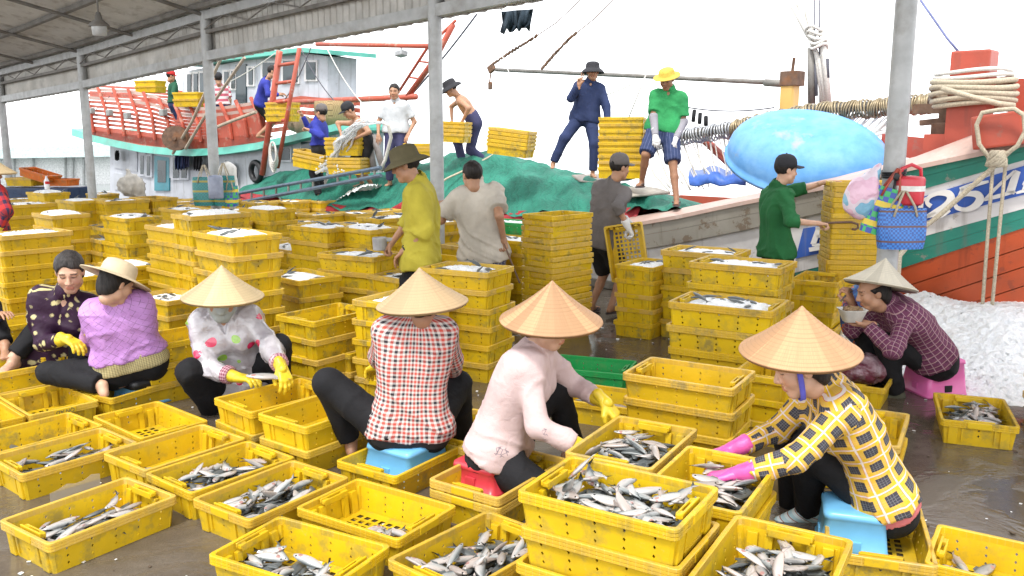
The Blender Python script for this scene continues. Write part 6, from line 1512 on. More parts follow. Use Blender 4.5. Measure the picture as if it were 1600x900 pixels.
def heap_fish(key, n, desc, cu=0., cw=0., su=.24, sw=.14, h=.05, base=.03, flat=.22, size=1.0, up=0.06, ind=True, dirbias=None):
    """n fish thrown into a crate as a loose pile"""
    global nfish
    for k in range(n):
        f = (k+.5)/n
        u = cu+rf.uniform(-1, 1)*su; w = cw+rf.uniform(-1, 1)*sw
        yaw = (rf.gauss(dirbias, .6)+rf.choice((0, PI)) if dirbias is not None else rf.uniform(0, 2*PI))
        roll = rf.choice((0, PI))+rf.gauss(0, .30); pit = rf.gauss(0, flat*.6)
        if rf.random() < up: pit = -rf.uniform(.35, .8)
        s = size*rf.uniform(.66, .92); hl = .105*s
        lu = .264-hl*abs(math.cos(yaw)*math.cos(pit)); lw = .170-hl*abs(math.sin(yaw)*math.cos(pit)); u = max(-lu, min(lu, u)); w = max(-lw, min(lw, w))
        du, dw = (u-cu)/max(su, .01), (w-cw)/max(sw, .01)
        z = base+h*f*max(.25, 1-.35*du*du-.25*dw*dw)+rf.uniform(-.004, .006)+abs(math.sin(pit))*hl*.75
        a = SPOTS[key][3]; p = crate_pt(key, u, w, z)
        R = Matrix.Rotation(a+yaw, 4, 'Z') @ Matrix.Rotation(pit, 4, 'Y') @ Matrix.Rotation(roll, 4, 'X')
        if ind and nfish < 300:
            o = bpy.data.objects.new('fish', rf.choice(FM)); COL.objects.link(o); o.matrix_world = Matrix.Translation(Vector(p)) @ R @ Matrix.Scale(s, 4)
            tag(o, f'fish {desc}', 'fish', f'fish {desc}'); nfish += 1
        else:
            me = rf.choice(FM); vs = np.array([v_.co for v_ in me.vertices])*s; R3 = np.array(R.to_3x3()); b = sum(len(q) for q in STUFF_V)
            STUFF_V.append(vs@R3.T+p); STUFF_F.extend([tuple(i+b for i in pl.vertices) for pl in me.polygons])
S_ = 'silver fish lying '
for (k, nu_, h_) in (('C7', 130, .085), ('G20', 80, .075), ('G1', 52, .06), ('G10', 80, .07), ('G9', 76, .065), ('G2', 60, .06), ('G13', 80, .075), ('G18', 64, .075), ('G19', 58, .07), ('G24', 70, .085), ('G12', 40, .05), ('G4', 14, .03)):
    kw = dict(G1=dict(cu=-.03, dirbias=.2), G12=dict(cu=-.06, cw=-.05, sw=.11), G10=dict(dirbias=.3), G2=dict(dirbias=.1, cu=-.02)).get(k, {})
    heap_fish(k, nu_, 'x', h=h_, base=.02, ind=False, up=0, flat=.12, **kw)
heap_fish('C7', 42, 'heaped in the topmost crate of the front stack', h=.025, base=.108)
heap_fish('G20', 26, 'in the bottom edge crate right of the front stack', h=.025, base=.095)
heap_fish('G1', 20, 'in the front crate standing by the wet floor', cu=-.03, h=.02, base=.078, dirbias=.2)
heap_fish('G10', 26, 'in the crate heaped with dark fish', h=.02, base=.088, dirbias=.3, up=.02)
heap_fish('G9', 22, 'in the crate with the bleached corner', h=.02, base=.082)
heap_fish('G2', 16, 'in the brown rimmed crate behind the front corner', cu=-.02, h=.02, base=.078, dirbias=.1)
heap_fish('G13', 24, 'in the crate below the red stool', h=.025, base=.092, up=.1)
heap_fish('G12', 14, 'in the pale rimmed crate at the bottom edge', cu=-.06, cw=-.05, sw=.11, h=.02, base=.066)
heap_fish('G11', 9, 'scattered on the holed floor of the middle crate', cu=.06, cw=-.04, su=.13, sw=.10, h=.012, base=.024, flat=.1)
heap_fish('G18', 22, 'in the crate under the yellow gloves', h=.02, base=.095); heap_fish('G19', 16, 'in the crate under the pink gloves', h=.02, base=.088)
heap_fish('G24', 24, 'in the lone crate beside the pink stool', h=.02, base=.105); heap_fish('G3', 3, 'in the near corner of the nearly empty crate', cu=-.17, cw=.02, su=.05, sw=.05, h=.01, base=.024)
heap_fish('G4', 6, 'in the crate cut by the left edge', cu=.0, su=.2, h=.02, base=.024, dirbias=.1); heap_fish('G8', 3, 'in the crate before the raincoat woman', cu=.10, cw=-.06, su=.05, sw=.04, h=.01, base=.024)
heap_fish('G16', 2, 'in the crate at the raincoat woman\'s hands', cu=-.06, su=.05, sw=.05, h=.01, base=.024, flat=.05); heap_fish('G17', 3, 'in the crate by the black knee', cu=-.2, cw=-.05, su=.05, sw=.05, h=.02, base=.024)
heap_fish('G26', 8, 'in the crate before the green one', h=.03, base=.04); heap_fish('G25', 4, 'in the crate between the two women', h=.02, base=.024); heap_fish('G23', 6, 'in the bottom right corner crate', cu=-.15, su=.1, h=.02, base=.024)
heap_fish('T2', 3, 'x', h=.02, base=.024, ind=False); heap_fish('S8', 2, 'x', h=.01, base=.024, ind=False)
heap_fish('GR', 30, 'x', h=.07, base=.05, ind=False); heap_fish('T3', 14, 'x', h=.05, base=.05, ind=False); heap_fish('G28', 14, 'x', h=.04, base=.04, ind=False); ('A7' in SPOTS) and heap_fish('A7', 14, 'x', h=.04, base=.05, ind=False)
# crushed ice
t = NT('crushed_ice'); v = t.coord(); n = t.noise(60, v, 5, .6); t.base(t.ramp(n, [(.3, (.80, .83, .86)), (.6, (.93, .94, .95))]), .28, 0, .5); t.put(t.p, 'Subsurface Weight', .3); t.put(t.p, 'Subsurface Scale', .03); t.put(t.p, 'Subsurface Radius', (.8, .9, 1.0))
t.bump(t.math('ADD', n, t.noise(25, v, 3)), .8, .012); M['ice'] = t.m
def ice_sheet(P_, nu, nv, amp, seed):
    rg = np.random.RandomState(seed); N = rg.rand(nu, nv); rows = []
    for i in range(nu): rows.append([np.array(P_(i/(nu-1), j/(nv-1)))+np.array((0, 0, amp*(N[i, j]-.4)))+(rg.rand(3)-.5)*np.array((amp, amp, 0))*.7*(0 < i < nu-1)*(0 < j < nv-1) for j in range(nv)])
    return rows
def crate_ice(key, desc, h=.035, fill=.125, nf=5, fishes=True):
    def Pf(u, w):
        e = (1-abs(2*u-1)**4)*(1-abs(2*w-1)**4); return crate_pt(key, (u-.5)*.555, (w-.5)*.36, fill-.02*(1-e)+h*e**.7)
    m = MB(); m.loft(ice_sheet(Pf, 26, 18, .016, hash(key) % 1000 if False else sum(map(ord, key)))); tag(m.build('crushed_ice', M['ice']), f'crushed ice in the crate {desc}', 'ice', kind='stuff')
    if fishes: heap_fish(key, nf, 'x', h=.01, base=fill+.02, ind=False, flat=.3)
for (k, px, py, lg, n, wh, s_) in BG2:
    if k in ('A7', 'A28', 'A35', 'A34', 'A24'): continue
    crate_ice(k, wh, h=rf.uniform(.02, .06), nf=rf.choice((2, 3, 5)))
for k, d in (('S9', 'of large crates topped with ice and fish'), ('S10', 'of large crates behind'), ('S10b', 'of pale rimmed crates'), ('S11', 'five crates tall'), ('T1', 'with a pale rim'), ('U1', 'at the yellow shirted man\'s hand'), ('U2', 'right of the middle straw hat'), ('T4', 'behind the middle straw hat'), ('A37', 'topped by a green crate')): crate_ice(k, d, nf=9 if k == 'S9' else 4, h=.03, fill=.115)
for i_, (x, y, z, a) in enumerate(FILL):
    SPOTS['F%d' % i_] = (x, y, z, a, 1.0)
m = MB()
for i_ in range(len(FILL)):
    key = 'F%d' % i_; hh = rf.uniform(.02, .05)
    def Pf(u, w, key=key, hh=hh):
        e = (1-abs(2*u-1)**4)*(1-abs(2*w-1)**4); return crate_pt(key, (u-.5)*.555, (w-.5)*.36, .10+hh*e**.7)
    m.loft(ice_sheet(Pf, 20, 14, .016, i_)); heap_fish(key, 3, 'x', h=.01, base=.14, ind=False)
tag(m.build('crushed_ice', M['ice']), 'crushed ice filling the packed crates between the rows', 'ice', kind='stuff')
# the big ice piles
def ice_pile(label, Pf, nu, nv, amp, seed, lumps=0):
    m = MB(); m.loft(ice_sheet(Pf, nu, nv, amp, seed)); ri = random.Random(seed)
    for k in range(lumps):                                  # loose lumps lying on the heap
        p = np.array(Pf(ri.uniform(.02, .98), ri.uniform(.03, .97))); q = ri.uniform(.006, .019)*(1.7 if ri.random() < .06 else 1)
        vs = [p+q*unit(np.array((x, y, z_))+np.array((ri.uniform(-.5, .5), ri.uniform(-.5, .5), ri.uniform(-.5, .5))))*ri.uniform(.75, 1.25)+np.array((0, 0, q*.3)) for x in (-1, 1) for y in (-1, 1) for z_ in (-1, 1)]
        m.add(vs, [(0, 1, 3, 2), (4, 6, 7, 5), (0, 4, 5, 1), (2, 3, 7, 6), (0, 2, 6, 4), (1, 5, 7, 3)])
    tag(m.build('ice_heap', M['ice'], None, True), label, 'ice', kind='stuff')
c0 = gp(1560, 560, 0)
def pr(u, w):
    x = 3.10+2.8*u; y = 5.70+2.45*w; e2 = math.sin(PI*min(1, w*.5+.0))**.55; g = min(1, (u*2.4+.02))**.9
    return (x-.45*w*(1-u), y+.25*u, -.03+.40*g*e2*(.85+.12*math.sin(9*u+5*w)+.08*math.sin(17*u-11*w)))
ice_pile('white heap of crushed ice on the quay against the orange hull', pr, 130, 100, .034, 5, 0)
def pb(u, w):
    a = atn(385+u*235, 352-u*2, 8.2); return a+NRM*(w*.75)+np.array((0, 0, -.16+.30*math.sin(PI*w)**.7*(math.sin(PI*u)**.35)*(.85+.25*math.sin(u*19))))
ice_pile('long white ice heap spread over the far row of crates', pb, 110, 26, .05, 6, 0)
def pn(u, w): return atn(525+u*48, 318-u*22, 9.35)+NRM*(w*.35)+np.array((0, 0, .06+.10*math.sin(PI*w)*math.sin(PI*u)))
ice_pile('small patch of ice spilled on the green netting', pn, 24, 12, .05, 7, 0)
if STUFF_V:
    me = mesh_from('fish_mass', np.concatenate(STUFF_V), STUFF_F, True); me.materials.append(M['fish']); o = bpy.data.objects.new('fish_mass', me); COL.objects.link(o); tag(o, 'further fish half sunk in the iced crates behind', 'fish', kind='stuff')
# stools
def plastic(name, c):
    t = NT(name); v = t.coord(); t.base(t.ramp(t.noise(6, v, 5), [(.3, _sc(c, .88)), (.7, _sc(c, 1.06))]), .33, 0, .5); t.bump(t.noise(50, v, 4), .08, .003); return t.m
def stool(loc, rz, mat_, label, s=1.0, h=.24, top=None, w=.125):
    o = empty('stool', tuple(loc), rz); tag(o, label, 'stool', 'plastic stools')
    m = MB(); m.loft([rrect((w+.028)*s, (w+.028)*s, .03, 0, 4), rrect((w+.028)*s, (w+.028)*s, .03, .02, 4), rrect((w+.022)*s, (w+.022)*s, .03, .022, 4), rrect((w+.004)*s, (w+.004)*s, .03, h-.035, 4), rrect((w+.010)*s, (w+.010)*s, .03, h-.03, 4), rrect((w+.008)*s, (w+.008)*s, .035, h-.008, 4), rrect((w-.006)*s, (w-.006)*s, .035, h, 4), rrect(w*.5*s, w*.5*s, .03, h-.003, 4)], close_u=True, capends=True); m.build('body', mat_, o, True)
    for k in range(4):
        m = MB(); a = k*PI/2; m.box((math.cos(a)*(w+.017)*s, math.sin(a)*(w+.017)*s, .065), (.012 if k % 2 == 0 else .06, .06 if k % 2 == 0 else .012, .05), (0, 0, 0), .004); m.build('cut_out', M['black_plastic'] if k % 2 == 1 and label.startswith('pink') else mat_, o)
    if top is not None:
        m = MB(); m.loft([rrect((w+.02)*s, (w+.02)*s, .04, h-.03, 4), rrect((w+.022)*s, (w+.022)*s, .04, h+.015, 4), rrect((w)*s, (w)*s, .04, h+.03, 4)], close_u=True, capends=True); m.build('seat_pad', top, o, True)
    return o
M['pblue'] = plastic('plastic_sky_blue', (.16, .46, .76)); M['pred'] = plastic('plastic_red', (.62, .05, .07)); M['ppink'] = plastic('plastic_pink', (.78, .16, .44))
stool((1.535, 3.66, .012), -.30, M['pblue'], 'sky blue stool under the yellow checked woman', .98, .21); stool((-.58, 4.53, .012), .95, M['pblue'], 'sky blue stool under the red checked woman', 1.2, .195)
stool((-2.60, 5.86, .012), .95, M['pblue'], 'blue stool with a black pad under the lavender bloused woman', 1.0, .165, M['black_plastic']); stool((p15[0]-.05, p15[1]+.12, .065), .95, M['pred'], 'red stool under the pale pink shirted woman', .98, .15)
pk = gp(1468, 618, 0); stool((pk[0], pk[1]+.1, 0), .2, M['ppink'], 'pink stool under the eating woman', 1.1, .27)
# bowl and spoon
bi = PEOPLE['bowl']; bc = bi['wr'][-1]+np.array((-.10, -.01, .05)); bw = empty('foam_bowl', tuple(bc)); tag(bw, 'white foam food box held by the eating woman', 'bowl')
m = MB(); m.loft([rrect(.055, .045, .02, -.03, 3), rrect(.085, .07, .025, .055, 3), rrect(.092, .077, .025, .058, 3), rrect(.078, .064, .02, .05, 3), rrect(.07, .055, .02, .02, 3)], close_u=True, capends=True); m.build('shell', simple('foam_white', (.80, .79, .76), .6), bw, True)
m = MB(); rb_ = random.Random(2)
for k in range(26): m.tube([(rb_.uniform(-.06, .06), rb_.uniform(-.045, .045), .045+rb_.uniform(0, .025)) for _ in range(4)], .006, 5)
m.build('noodles', simple('noodle_brown', (.32, .20, .10), .6), bw, True)
hd_ = bi['wr'][1]; m = MB(); m.tube([hd_+np.array((0, -.02, .08)), hd_+np.array((-.06, -.03, .04)), hd_+np.array((-.09, -.03, .0))], .006, 6); tag(m.build('spoon', simple('spoon_dark', (.08, .06, .06), .4)), 'dark spoon raised in the eating woman\'s hand', 'spoon')
# hooks
gi = PEOPLE['green']; hw_ = gi['wr'][1]; m = MB(); m.tube([hw_+np.array((.03, 0, 0)), hw_+np.array((.16, -.02, .01)), hw_+np.array((.30, -.03, .015)), hw_+np.array((.36, -.03, -.005)), hw_+np.array((.365, -.03, -.04)), hw_+np.array((.34, -.03, -.055)), hw_+np.array((.31, -.03, -.05))], .011, 7); tag(m.build('hook', M['rust'], None, True), 'iron hand hook held by the green shirted man', 'hook')
wi = PEOPLE['wshirt']; hw_ = wi['wr'][1]; m = MB(); m.tube([hw_+np.array((-.02, 0, .05)), hw_+np.array((.02, -.02, -.08)), at(812, 442, 7.5)], .009, 6); tag(m.build('hook', M['rust'], None, True), 'long thin iron rod held by the white shirted man', 'hook')
yi = PEOPLE['yshirt']; hw_ = yi['wr'][1]; m = MB(); m.lathe([(.05, 0), (.06, .005), (.065, .10), (.06, .11), (.05, .10)], 16, c=tuple(hw_+np.array((-.10, 0, -.06)))); m.box(hw_+np.array((-.04, 0, .03)), (.16, .05, .03), None, .008); tag(m.build('scoop', simple('scoop_grey', (.35, .35, .36), .45)), 'grey scoop in the yellow shirted man\'s far hand', 'scoop')
m = MB(); wv = yi['wr'][-1]+(yi['el'][-1]-yi['wr'][-1])*.10; ax_ = unit(yi['el'][-1]-yi['wr'][-1]); u_ = unit(np.cross(ax_, (0, 1, 0))); w_ = np.cross(ax_, u_)
m.tube([wv+.031*(math.cos(a)*u_+math.sin(a)*w_) for a in np.linspace(0, 2*PI, 16, endpoint=False)], .009, 6, closed=True); o = m.build('wrist_watch', M['black_plastic'], yi['root'], True); o.location = yi['inv']
# crate carried by the grey man, nested stack of the green man
gi2 = PEOPLE['grey']; cc = at(983, 392, 8.72); crate(cc[0], cc[1], cc[2], 0, 'empty yellow crate held upright by the grey shirted man\'s white glove', rot=Euler((math.radians(84), math.radians(80), math.radians(-24))), scale=.92)
stack_px('N2', 1346, 283, -.12, 1, 27, 'nested tall behind the pillar with bags', scale=1.0, nest=.0492)
# crates on the boats
def boat_nest(px, py, Y, n, yaw, where, pitch=.05, scale=1.0, tilt=0.0, s=1.0):
    p = at(px, py, Y)
    for k in range(n):
        dz_ = k*pitch*scale; crate(p[0]+dz_*math.sin(tilt), p[1], p[2]+dz_*math.cos(tilt), yaw, f'yellow crate, {ORD[n-1-k]} of the nested pile {where}', full=False, scale=scale, group='crates on the boats', rot=(0, tilt, yaw))
boat_nest(971, 278, 11.6, 9, -.25, 'between the navy and green polo men', .085, .95); boat_nest(797, 243, 12.6, 5, -.35, 'on top of the green netting', .055, 1.0, .12); boat_nest(706, 222, 14.2, 4, -.3, 'in the shirtless lifting man\'s hands', .07, .9, .05)
boat_nest(546, 272, 15.65, 3, -.3, 'under the stooping man\'s stack', .06, 1.08); boat_nest(542, 243, 15.7, 3, -.25, 'in the stooping man\'s hands', .07, 1.08); boat_nest(489, 264, 16.25, 3, -.3, 'below the reaching man', .07, 1.08, .18); boat_nest(660, 246, 15.0, 3, -.3, 'half hidden behind the olive bucket hat', .055, .9)
boat_nest(442, 190, 17.6, 2, -.3, 'handed over beside the red ladder', .13, .95); boat_nest(442, 172, 17.7, 1, -.3, 'at the blue shirted man\'s hands', .1, .95); boat_nest(300, 167, 20.8, 2, -.3, 'at the green shirted man on the far boat', .13, 1.15); boat_nest(236, 145, 23.5, 2, -.3, 'behind the red rails', .13, 1.1)
# orange crates and navy bin at the far left
pz = at(62, 300, 13.2); crate(at(62, 277, 18.2)[0], 18.2, at(62, 280, 18.2)[2], -.3, 'orange crate tipped up on the yellow one by the far pillar', 'o', full=False, rot=(0, .26, -.2), scale=1.1); q = at(97, 290, 18.3); crate(q[0], q[1], q[2], -.2, 'orange crate lying level beside the tipped one', 'o', full=False, scale=.95); q = at(42, 290, 18.4); crate(q[0], q[1], q[2], -.25, 'old yellow crate under the tipped orange one', 'y', full=False, scale=1.1)
m = MB(); q = at(72, 300, 18.4); m.box((q[0], q[1]+.1, .41), (1.55, .9, .82), (0, 0, -.15), .04); bn = m.build('bin', M['cn']); tag(bn, 'navy plastic bin behind the crates at the far left', 'bin'); m = MB(); m.box((q[0]+.52, q[1]-.42, .62), (.34, .05, .22), (0, 0, -.15), .02); m.build('grip_panel', M['cn'], bn)
m = MB(); m.lathe([(.03, 0), (.035, .02), (.035, .12), (.015, .16), (.015, .19)], 14, c=tuple(at(74, 296, 12.4))); bt = m.build('bottle', simple('bottle_clear', (.75, .76, .80), .2), None, True); tag(bt, 'small bottle with red label standing on a far crate', 'bottle'); m = MB(); m.lathe([(.036, .04), (.036, .08)], 14, c=tuple(at(74, 292, 12.4))); m.build('label_band', M['redc'], bt)
# woven bags on the pillar
def weave(name, c1, c2, scale=70.0, bands=None):
    t = NT(name); v = t.coord(); ck = t.new('TexChecker'); ck.inputs['Scale'].default_value = scale; t.l.new(v, ck.inputs['Vector']); t.put(ck, 'Color1', c1); t.put(ck, 'Color2', c2); col = ck.outputs['Color']
    if bands is not None:
        sep = t.new('SeparateXYZ'); t.l.new(v, sep.inputs[0]); col2 = t.ramp(t.math('FRACT', t.math('MULTIPLY', sep.outputs[2], bands[0])), [(0, (0,)*3), (.5-bands[1], (1,)*3), (.5+bands[1], (0,)*3)], 'CONSTANT'); col = t.mix(col2, col, bands[2])
    t.base(col, .35, 0, .5); t.bump(ck.outputs['Fac'], .5, .004); return t.m
def bag_mesh(w, h, d, flare=1.1):
    rows = []
    for k in range(9):
        f = k/8; ww = w*(1+(flare-1)*f)*(.93+.07*math.sin(PI*f)); dd = d*(1-.35*f)*(.8+.2*math.sin(PI*min(1, f+.2)))
        rows.append([(ww*math.copysign(abs(math.cos(a))**.55, math.cos(a)), dd*math.copysign(abs(math.sin(a))**.7, math.sin(a))+.006*math.sin(5*a+4*f), h*f) for a in np.linspace(0, 2*PI, 28, endpoint=False)])
    m = MB(); m.loft(rows, close_u=True); m.add(rows[0], [tuple(range(28))[::-1]]); rows2 = [[(x*.97, y*.95, z) for x, y, z in r_] for r_ in rows[::-1]]; m.loft([rows[-1]]+rows2, close_u=True); return m
def hanging_bag(px, py, Y, w, h, d, mat_, label, rz=0., handle=None, ry=0., cat='bag', top=None):
    p = at(px, py, Y); o = empty('woven_bag', tuple(p), rz); o.rotation_euler = (0, ry, rz); tag(o, label, cat, 'bags hung on the near pillar'); bag_mesh(w, h, d).build('pouch', mat_, o, True)
    if handle is not None:
        for s in (1, -1):
            m = MB(); m.tube([(-w*.5, s*d*.6, h*.8), (-w*.38, s*d*.6, h*1.05), (-w*.05, s*d*.2, h*1.42), (.05*w, s*d*.2, h*1.42), (w*.38, s*d*.6, h*1.05), (w*.5, s*d*.6, h*.8)], .009, 7); m.build('handle', handle, o, True)
    return o
M['wv_blue'] = weave('woven_strip_blue', (.05, .22, .62), (.03, .09, .34), 62, (9.0, .06, (.13, .06, .05))); M['wv_multi'] = weave('woven_strip_multi', (.04, .42, .12), (.04, .08, .40), 24, (6.5, .14, (.70, .52, .04))); M['wv_teal'] = weave('woven_strip_teal', (.02, .25, .23), (.02, .16, .18), 46, (7.0, .1, (.35, .30, .05)))
hanging_bag(1406, 388, 6.42, .175, .30, .08, M['wv_blue'], 'blue woven shopping bag with rope handles hung on the near pillar', .05, M['rope'])
hanging_bag(1366, 366, 6.52, .12, .36, .07, M['wv_multi'], 'green, blue and yellow woven bag hung behind the blue one', -.2, M['bred'], .28)
def pouch():
    c = at(1346, 312, 6.55); f = union([ell(c, (.13, .09, .15)), (cone(c+V(.02, 0, .08), c+V(.12, 0, .26), .09, .02), .08)], .08); v_, q_ = surfnet(lambda X, Y, Z: f(X, Y, Z)+.008*folds(X, Y, Z, 1, 1.5), f.lo, f.hi, .012)
    t = NT('printed_film_pink'); vv = t.coord(); sp_ = t.ramp(t.noise(4, vv, 2), [(.42, (.72, .46, .58)), (.5, (.70, .60, .68)), (.56, (.22, .46, .62))], 'CONSTANT'); t.base(sp_, .2, 0, .6); t.bump(t.noise(18, vv, 3, dist=1), .6, .015)
    tag(link('plastic_pouch', mesh_from('plastic_pouch', v_, q_, True), t.m), 'pink and blue printed plastic bag hung left of the near pillar', 'bag', 'bags hung on the near pillar')
pouch()
jc = at(1420, 316, 6.5); jug = empty('cooler_jug', tuple(jc)); tag(jug, 'red and white cooler jug hung right of the near pillar', 'jug'); m = MB(); m.lathe([(.001, -.02), (.085, -.02), (.10, .0), (.105, .17), (.095, .19), (.001, .20)], 24); m.build('body', M['pred'], jug, True); m = MB(); m.lathe([(.1062, .085), (.1062, .125)], 24); m.build('white_band', simple('foam_white', (.80, .79, .76), .6), jug, True); m = MB(); m.tube([(-.08, 0, .17), (-.07, 0, .25), (0, 0, .28), (.07, 0, .25), (.08, 0, .17)], .014, 8); m.build('handle', M['pred'], jug, True)
pl = PX[0]; m = MB()
for dz_ in (0, .018, .034): m.tube([(pl[0]+.084*math.cos(a), pl[1]+.084*math.sin(a), at(1390, 273, 6.6)[2]+dz_+.02*math.sin(a+1)) for a in np.linspace(0, 2*PI, 20, endpoint=False)], .008, 6, closed=True)
q = at(1400, 276, 6.48); m.tube([q, q+V(-.01, 0, -.10), q+V(.0, 0, -.16)], .009, 6); m.tube([q, q+V(.05, -.01, .03)], .009, 6); m.box(q, (.05, .04, .05), (0, .5, 0), .01); tag(m.build('strap', M['black_plastic'], None, True), 'black strap knotted round the near pillar', 'strap')
# bags, thermos at the far pillar
for (px, py, w, h, lab, mm) in ((322, 321, .17, .42, 'dark teal woven bag left of the grey flask', 'wv_teal'), (352, 321, .15, .44, 'teal and yellow woven bag right of the grey flask', 'wv_teal'), (362, 322, .10, .30, 'orange patterned bag at the right of the teal bags', 'wv_multi')): 
    o = hanging_bag(px, py, 12.9, w, h, .12, M[mm], lab, .1, M['rope']); o['group'] = 'bags at the far pillar'
q = at(338, 310, 12.6); m = MB(); m.lathe([(.001, 0), (.10, 0), (.105, .02), (.105, .30), (.09, .33), (.001, .34)], 20, c=tuple(q)); tag(m.build('flask', simple('flask_grey', (.26, .29, .38), .35), None, True), 'big grey flask standing between the teal woven bags', 'flask')
c = at(362, 292, 13.1); f = union([ell(c, (.10, .08, .34)), (ell(c+V(-.06, 0, .25), (.12, .08, .12)), .08)], .08); v_, q_ = surfnet(lambda X, Y, Z: f(X, Y, Z)+.012*folds(X, Y, Z, 4, 1.3), f.lo, f.hi, .02); tag(link('white_sack', mesh_from('white_sack', v_, q_, True), simple('sack_white', (.70, .69, .66), .6)), 'crumpled white sack draped behind the teal woven bags', 'sack')
c = at(205, 290, 17.5); f = union([ell(c, (.26, .2, .22)), (cone(c, c+V(-.05, 0, .3), .12, .03), .08), (cone(c, c+V(.22, 0, -.22), .10, .05), .1)], .1); v_, q_ = surfnet(lambda X, Y, Z: f(X, Y, Z)+.045*folds(X, Y, Z, 2, 1.1), f.lo, f.hi, .035); tag(link('net_bundle', mesh_from('net_bundle', v_, q_, True), simple('net_pale', (.50, .47, .42), .9, bump=.8, bscale=45)), 'pale bundled net hanging at the cabin boat\'s side', 'net')
# maroon plastic bag on crate, backpack behind the bowl
r2 = SPOTS['R2']; c = np.array((r2[0], r2[1], .20)); f = ell(c, (.19, .15, .11)); v_, q_ = surfnet(lambda X, Y, Z: f(X, Y, Z)+.022*folds(X, Y, Z, 3, 1.4), f.lo, f.hi, .014); t = NT('maroon_film'); vv = t.coord(); t.base(t.ramp(t.noise(9, vv, 4), [(.4, (.13, .03, .05)), (.7, (.40, .30, .33))]), .15, 0, .6); t.bump(t.noise(22, vv, 3, dist=1), .8, .015); tag(link('plastic_bag', mesh_from('plastic_bag', v_, q_, True), t.m), 'clear maroon plastic bag of ice on a crate behind the straw hat', 'bag')
c = at(1352, 490, 6.75); f = union([ell(c, (.20, .13, .26)), (ell(c+V(.02, -.1, -.1), (.14, .08, .12)), .04)], .05); v_, q_ = surfnet(lambda X, Y, Z: f(X, Y, Z)+.01*folds(X, Y, Z, 5, 1.2), f.lo, f.hi, .016); t = NT('printed_canvas_blue'); vv = t.coord(); t.base(t.ramp(t.noise(9, vv, 2), [(.40, (.03, .07, .24)), (.5, (.05, .14, .30)), (.58, (.60, .14, .05)), (.63, (.04, .10, .28))], 'CONSTANT'), .6); tag(link('backpack', mesh_from('backpack', v_, q_, True), t.m), 'blue and orange patterned bag behind the eating woman\'s bowl', 'bag')
# fish held by the raincoat woman, and in the pink glove
si = PEOPLE['spotted']
for (c, e, s, lab) in ((at(418, 588, 5.22), (.2, .1, .25), 1.35, 'dark fish held in the raincoat woman\'s yellow glove'), (at(1103, 728, 3.66), (.3, .2, 2.5), .9, 'fish pinched between the pink rubber gloves')):
    o = bpy.data.objects.new('fish', FM[1]); COL.objects.link(o); o.location = c; o.rotation_euler = e; o.scale = (s,)*3; tag(o, lab, 'fish')
rl = random.Random(4); m = MB(); m2 = MB()
for k in range(420):                                        # scales, ice crumbs and scraps on the wet floor
    x, y = (rl.uniform(-3.2, .2), rl.uniform(3.0, 6.4)) if k % 2 else (rl.uniform(.6, 4.2), rl.uniform(3.2, 8.6))
    q = rl.uniform(.003, .011); mm = m if rl.random() < .6 else m2; mm.box((x, y, .004+q*.2), (q*2, q*rl.uniform(.8, 2.4), q*.5), (rl.uniform(-.2, .2), rl.uniform(-.2, .2), rl.random()*3))
tag(m.build('ice_crumbs', M['ice']), 'scattered ice crumbs and scales on the wet floor', 'ice', kind='stuff'); tag(m2.build('floor_scraps', simple('scraps_brown', (.10, .07, .045), .7)), 'small brown scraps strewn on the wet floor', 'scraps', kind='stuff')
# a bit of litter and the clear film by the front crate
q = gp(95, 790, .05); m = MB(); m.loft([[(q[0]-.05+.13*i/6, q[1]+.25*i/6, .12*j/4+.01*math.sin(i*2+j)) for j in range(5)] for i in range(7)]); t = NT('clear_film'); t.base((.8, .8, .78), .12); t.put(t.p, 'Alpha', .32); tag(m.build('plastic_film', t.m, None, True), 'clear plastic film propped between the two left front crates', 'film')
rl = random.Random(21)
for k, (px, py) in enumerate(((918, 507), (940, 512), (1040, 640), (965, 530))):
    q = gp(px, py, .006); f_ = FM[0]; m = MB(); m.box(q, (.05, .03, .008), (0, 0, rl.random()*3), .003); tag(m.build('ice_chip', M['ice']), ['ice chip on the wet floor right of the tall nested stack', 'second ice chip nearer the five crate stack', 'ice chip beside the stacked empty crate', 'ice chip below the grey shirted man\'s feet'][k], 'ice')

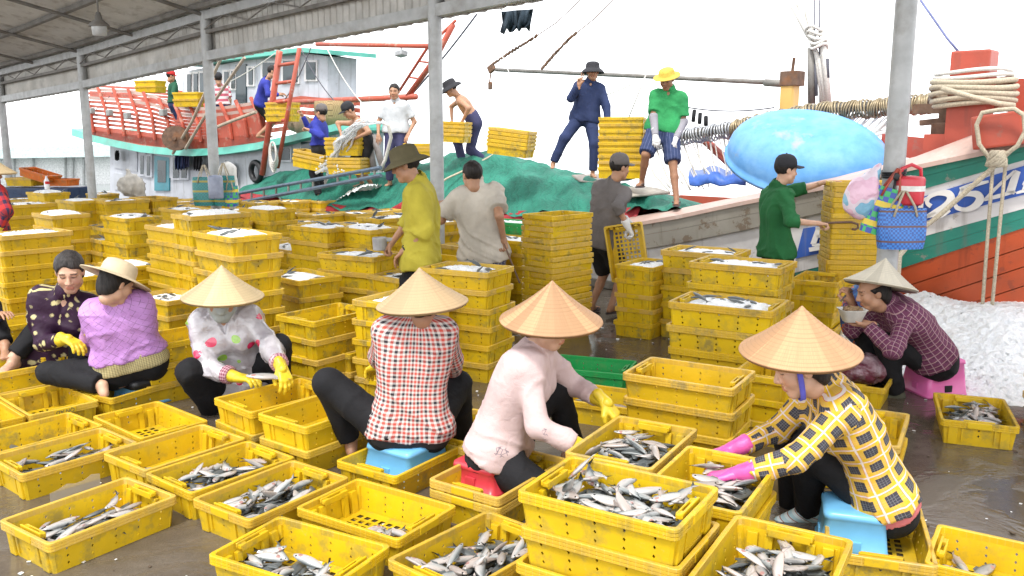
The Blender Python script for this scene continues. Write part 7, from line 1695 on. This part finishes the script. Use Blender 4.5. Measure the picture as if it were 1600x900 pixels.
# worn print on the near rim of the empty crate
x5, y5, z5, a5, _s5 = SPOTS['G5']; cu = bpy.data.curves.new('rim_print', 'FONT'); cu.body = 'QN AD'; cu.size = .034; cu.extrude = .0006; cu.align_x = 'CENTER'; cu.align_y = 'CENTER'; cu.shear = .2
o = bpy.data.objects.new('rim_print_font', cu); COL.objects.link(o); bpy.context.view_layer.update(); _pm = bpy.data.meshes.new_from_object(o.evaluated_get(bpy.context.evaluated_depsgraph_get())); bpy.data.objects.remove(o); _pm.materials.clear(); o = link('rim_print', _pm, simple('print_grey', (.14, .12, .07), .7)); o.matrix_world = Matrix.Translation((x5, y5, z5)) @ Matrix.Rotation(a5, 4, 'Z') @ Matrix.Translation((.297+.0172, 0, .134)) @ Matrix.Rotation(PI/2, 4, 'Z') @ Matrix.Rotation(PI/2, 4, 'X') @ Matrix.Rotation(PI, 4, 'Z')
_own = min((c for c in sc.objects if c.name.startswith('fish_crate') and c.parent is None), key=lambda c: (c.location-Vector((x5, y5, z5))).length); mw = o.matrix_world.copy(); bpy.context.view_layer.update(); o.parent = _own; o.matrix_parent_inverse = _own.matrix_world.inverted(); o.matrix_world = mw
# more gear on the far boat: stays, tyres
for i_, (p_, lab) in enumerate((([(470, 76), (530, 165)], 'first stay wire running down from the wheelhouse roof'), ([(512, 78), (575, 170)], 'second stay wire slanting towards the stooping man'), ([(486, 74), (437, 165)], 'stay wire crossing the red ladder'), ([(430, 83), (300, 150)], 'slack line strung along the wheelhouse front'), ([(180, 140), (120, 190)], 'line hanging off the bow end of the red rails'))):
    rope('stay_wire', [atn(x, y, 10.9) for x, y in p_], .011, M['ropew'] if i_ % 2 else M['roped'], lab, sag=.12)
for i_, (x, y) in enumerate(((400, 268), (360, 272))):
    m = MB(); c = atn(x, y, 10.15); m.tube([c+DIR*.20*math.cos(a)+np.array((0, 0, .20*math.sin(a))) for a in np.linspace(0, 2*PI, 22, endpoint=False)], .065, 8, closed=True); tag(m.build('tyre', M['black_plastic'], None, True), ['old black tyre fender by the foot of the red ladder', 'old black tyre fender behind the white sack'][i_], 'tyre', 'tyre fenders')
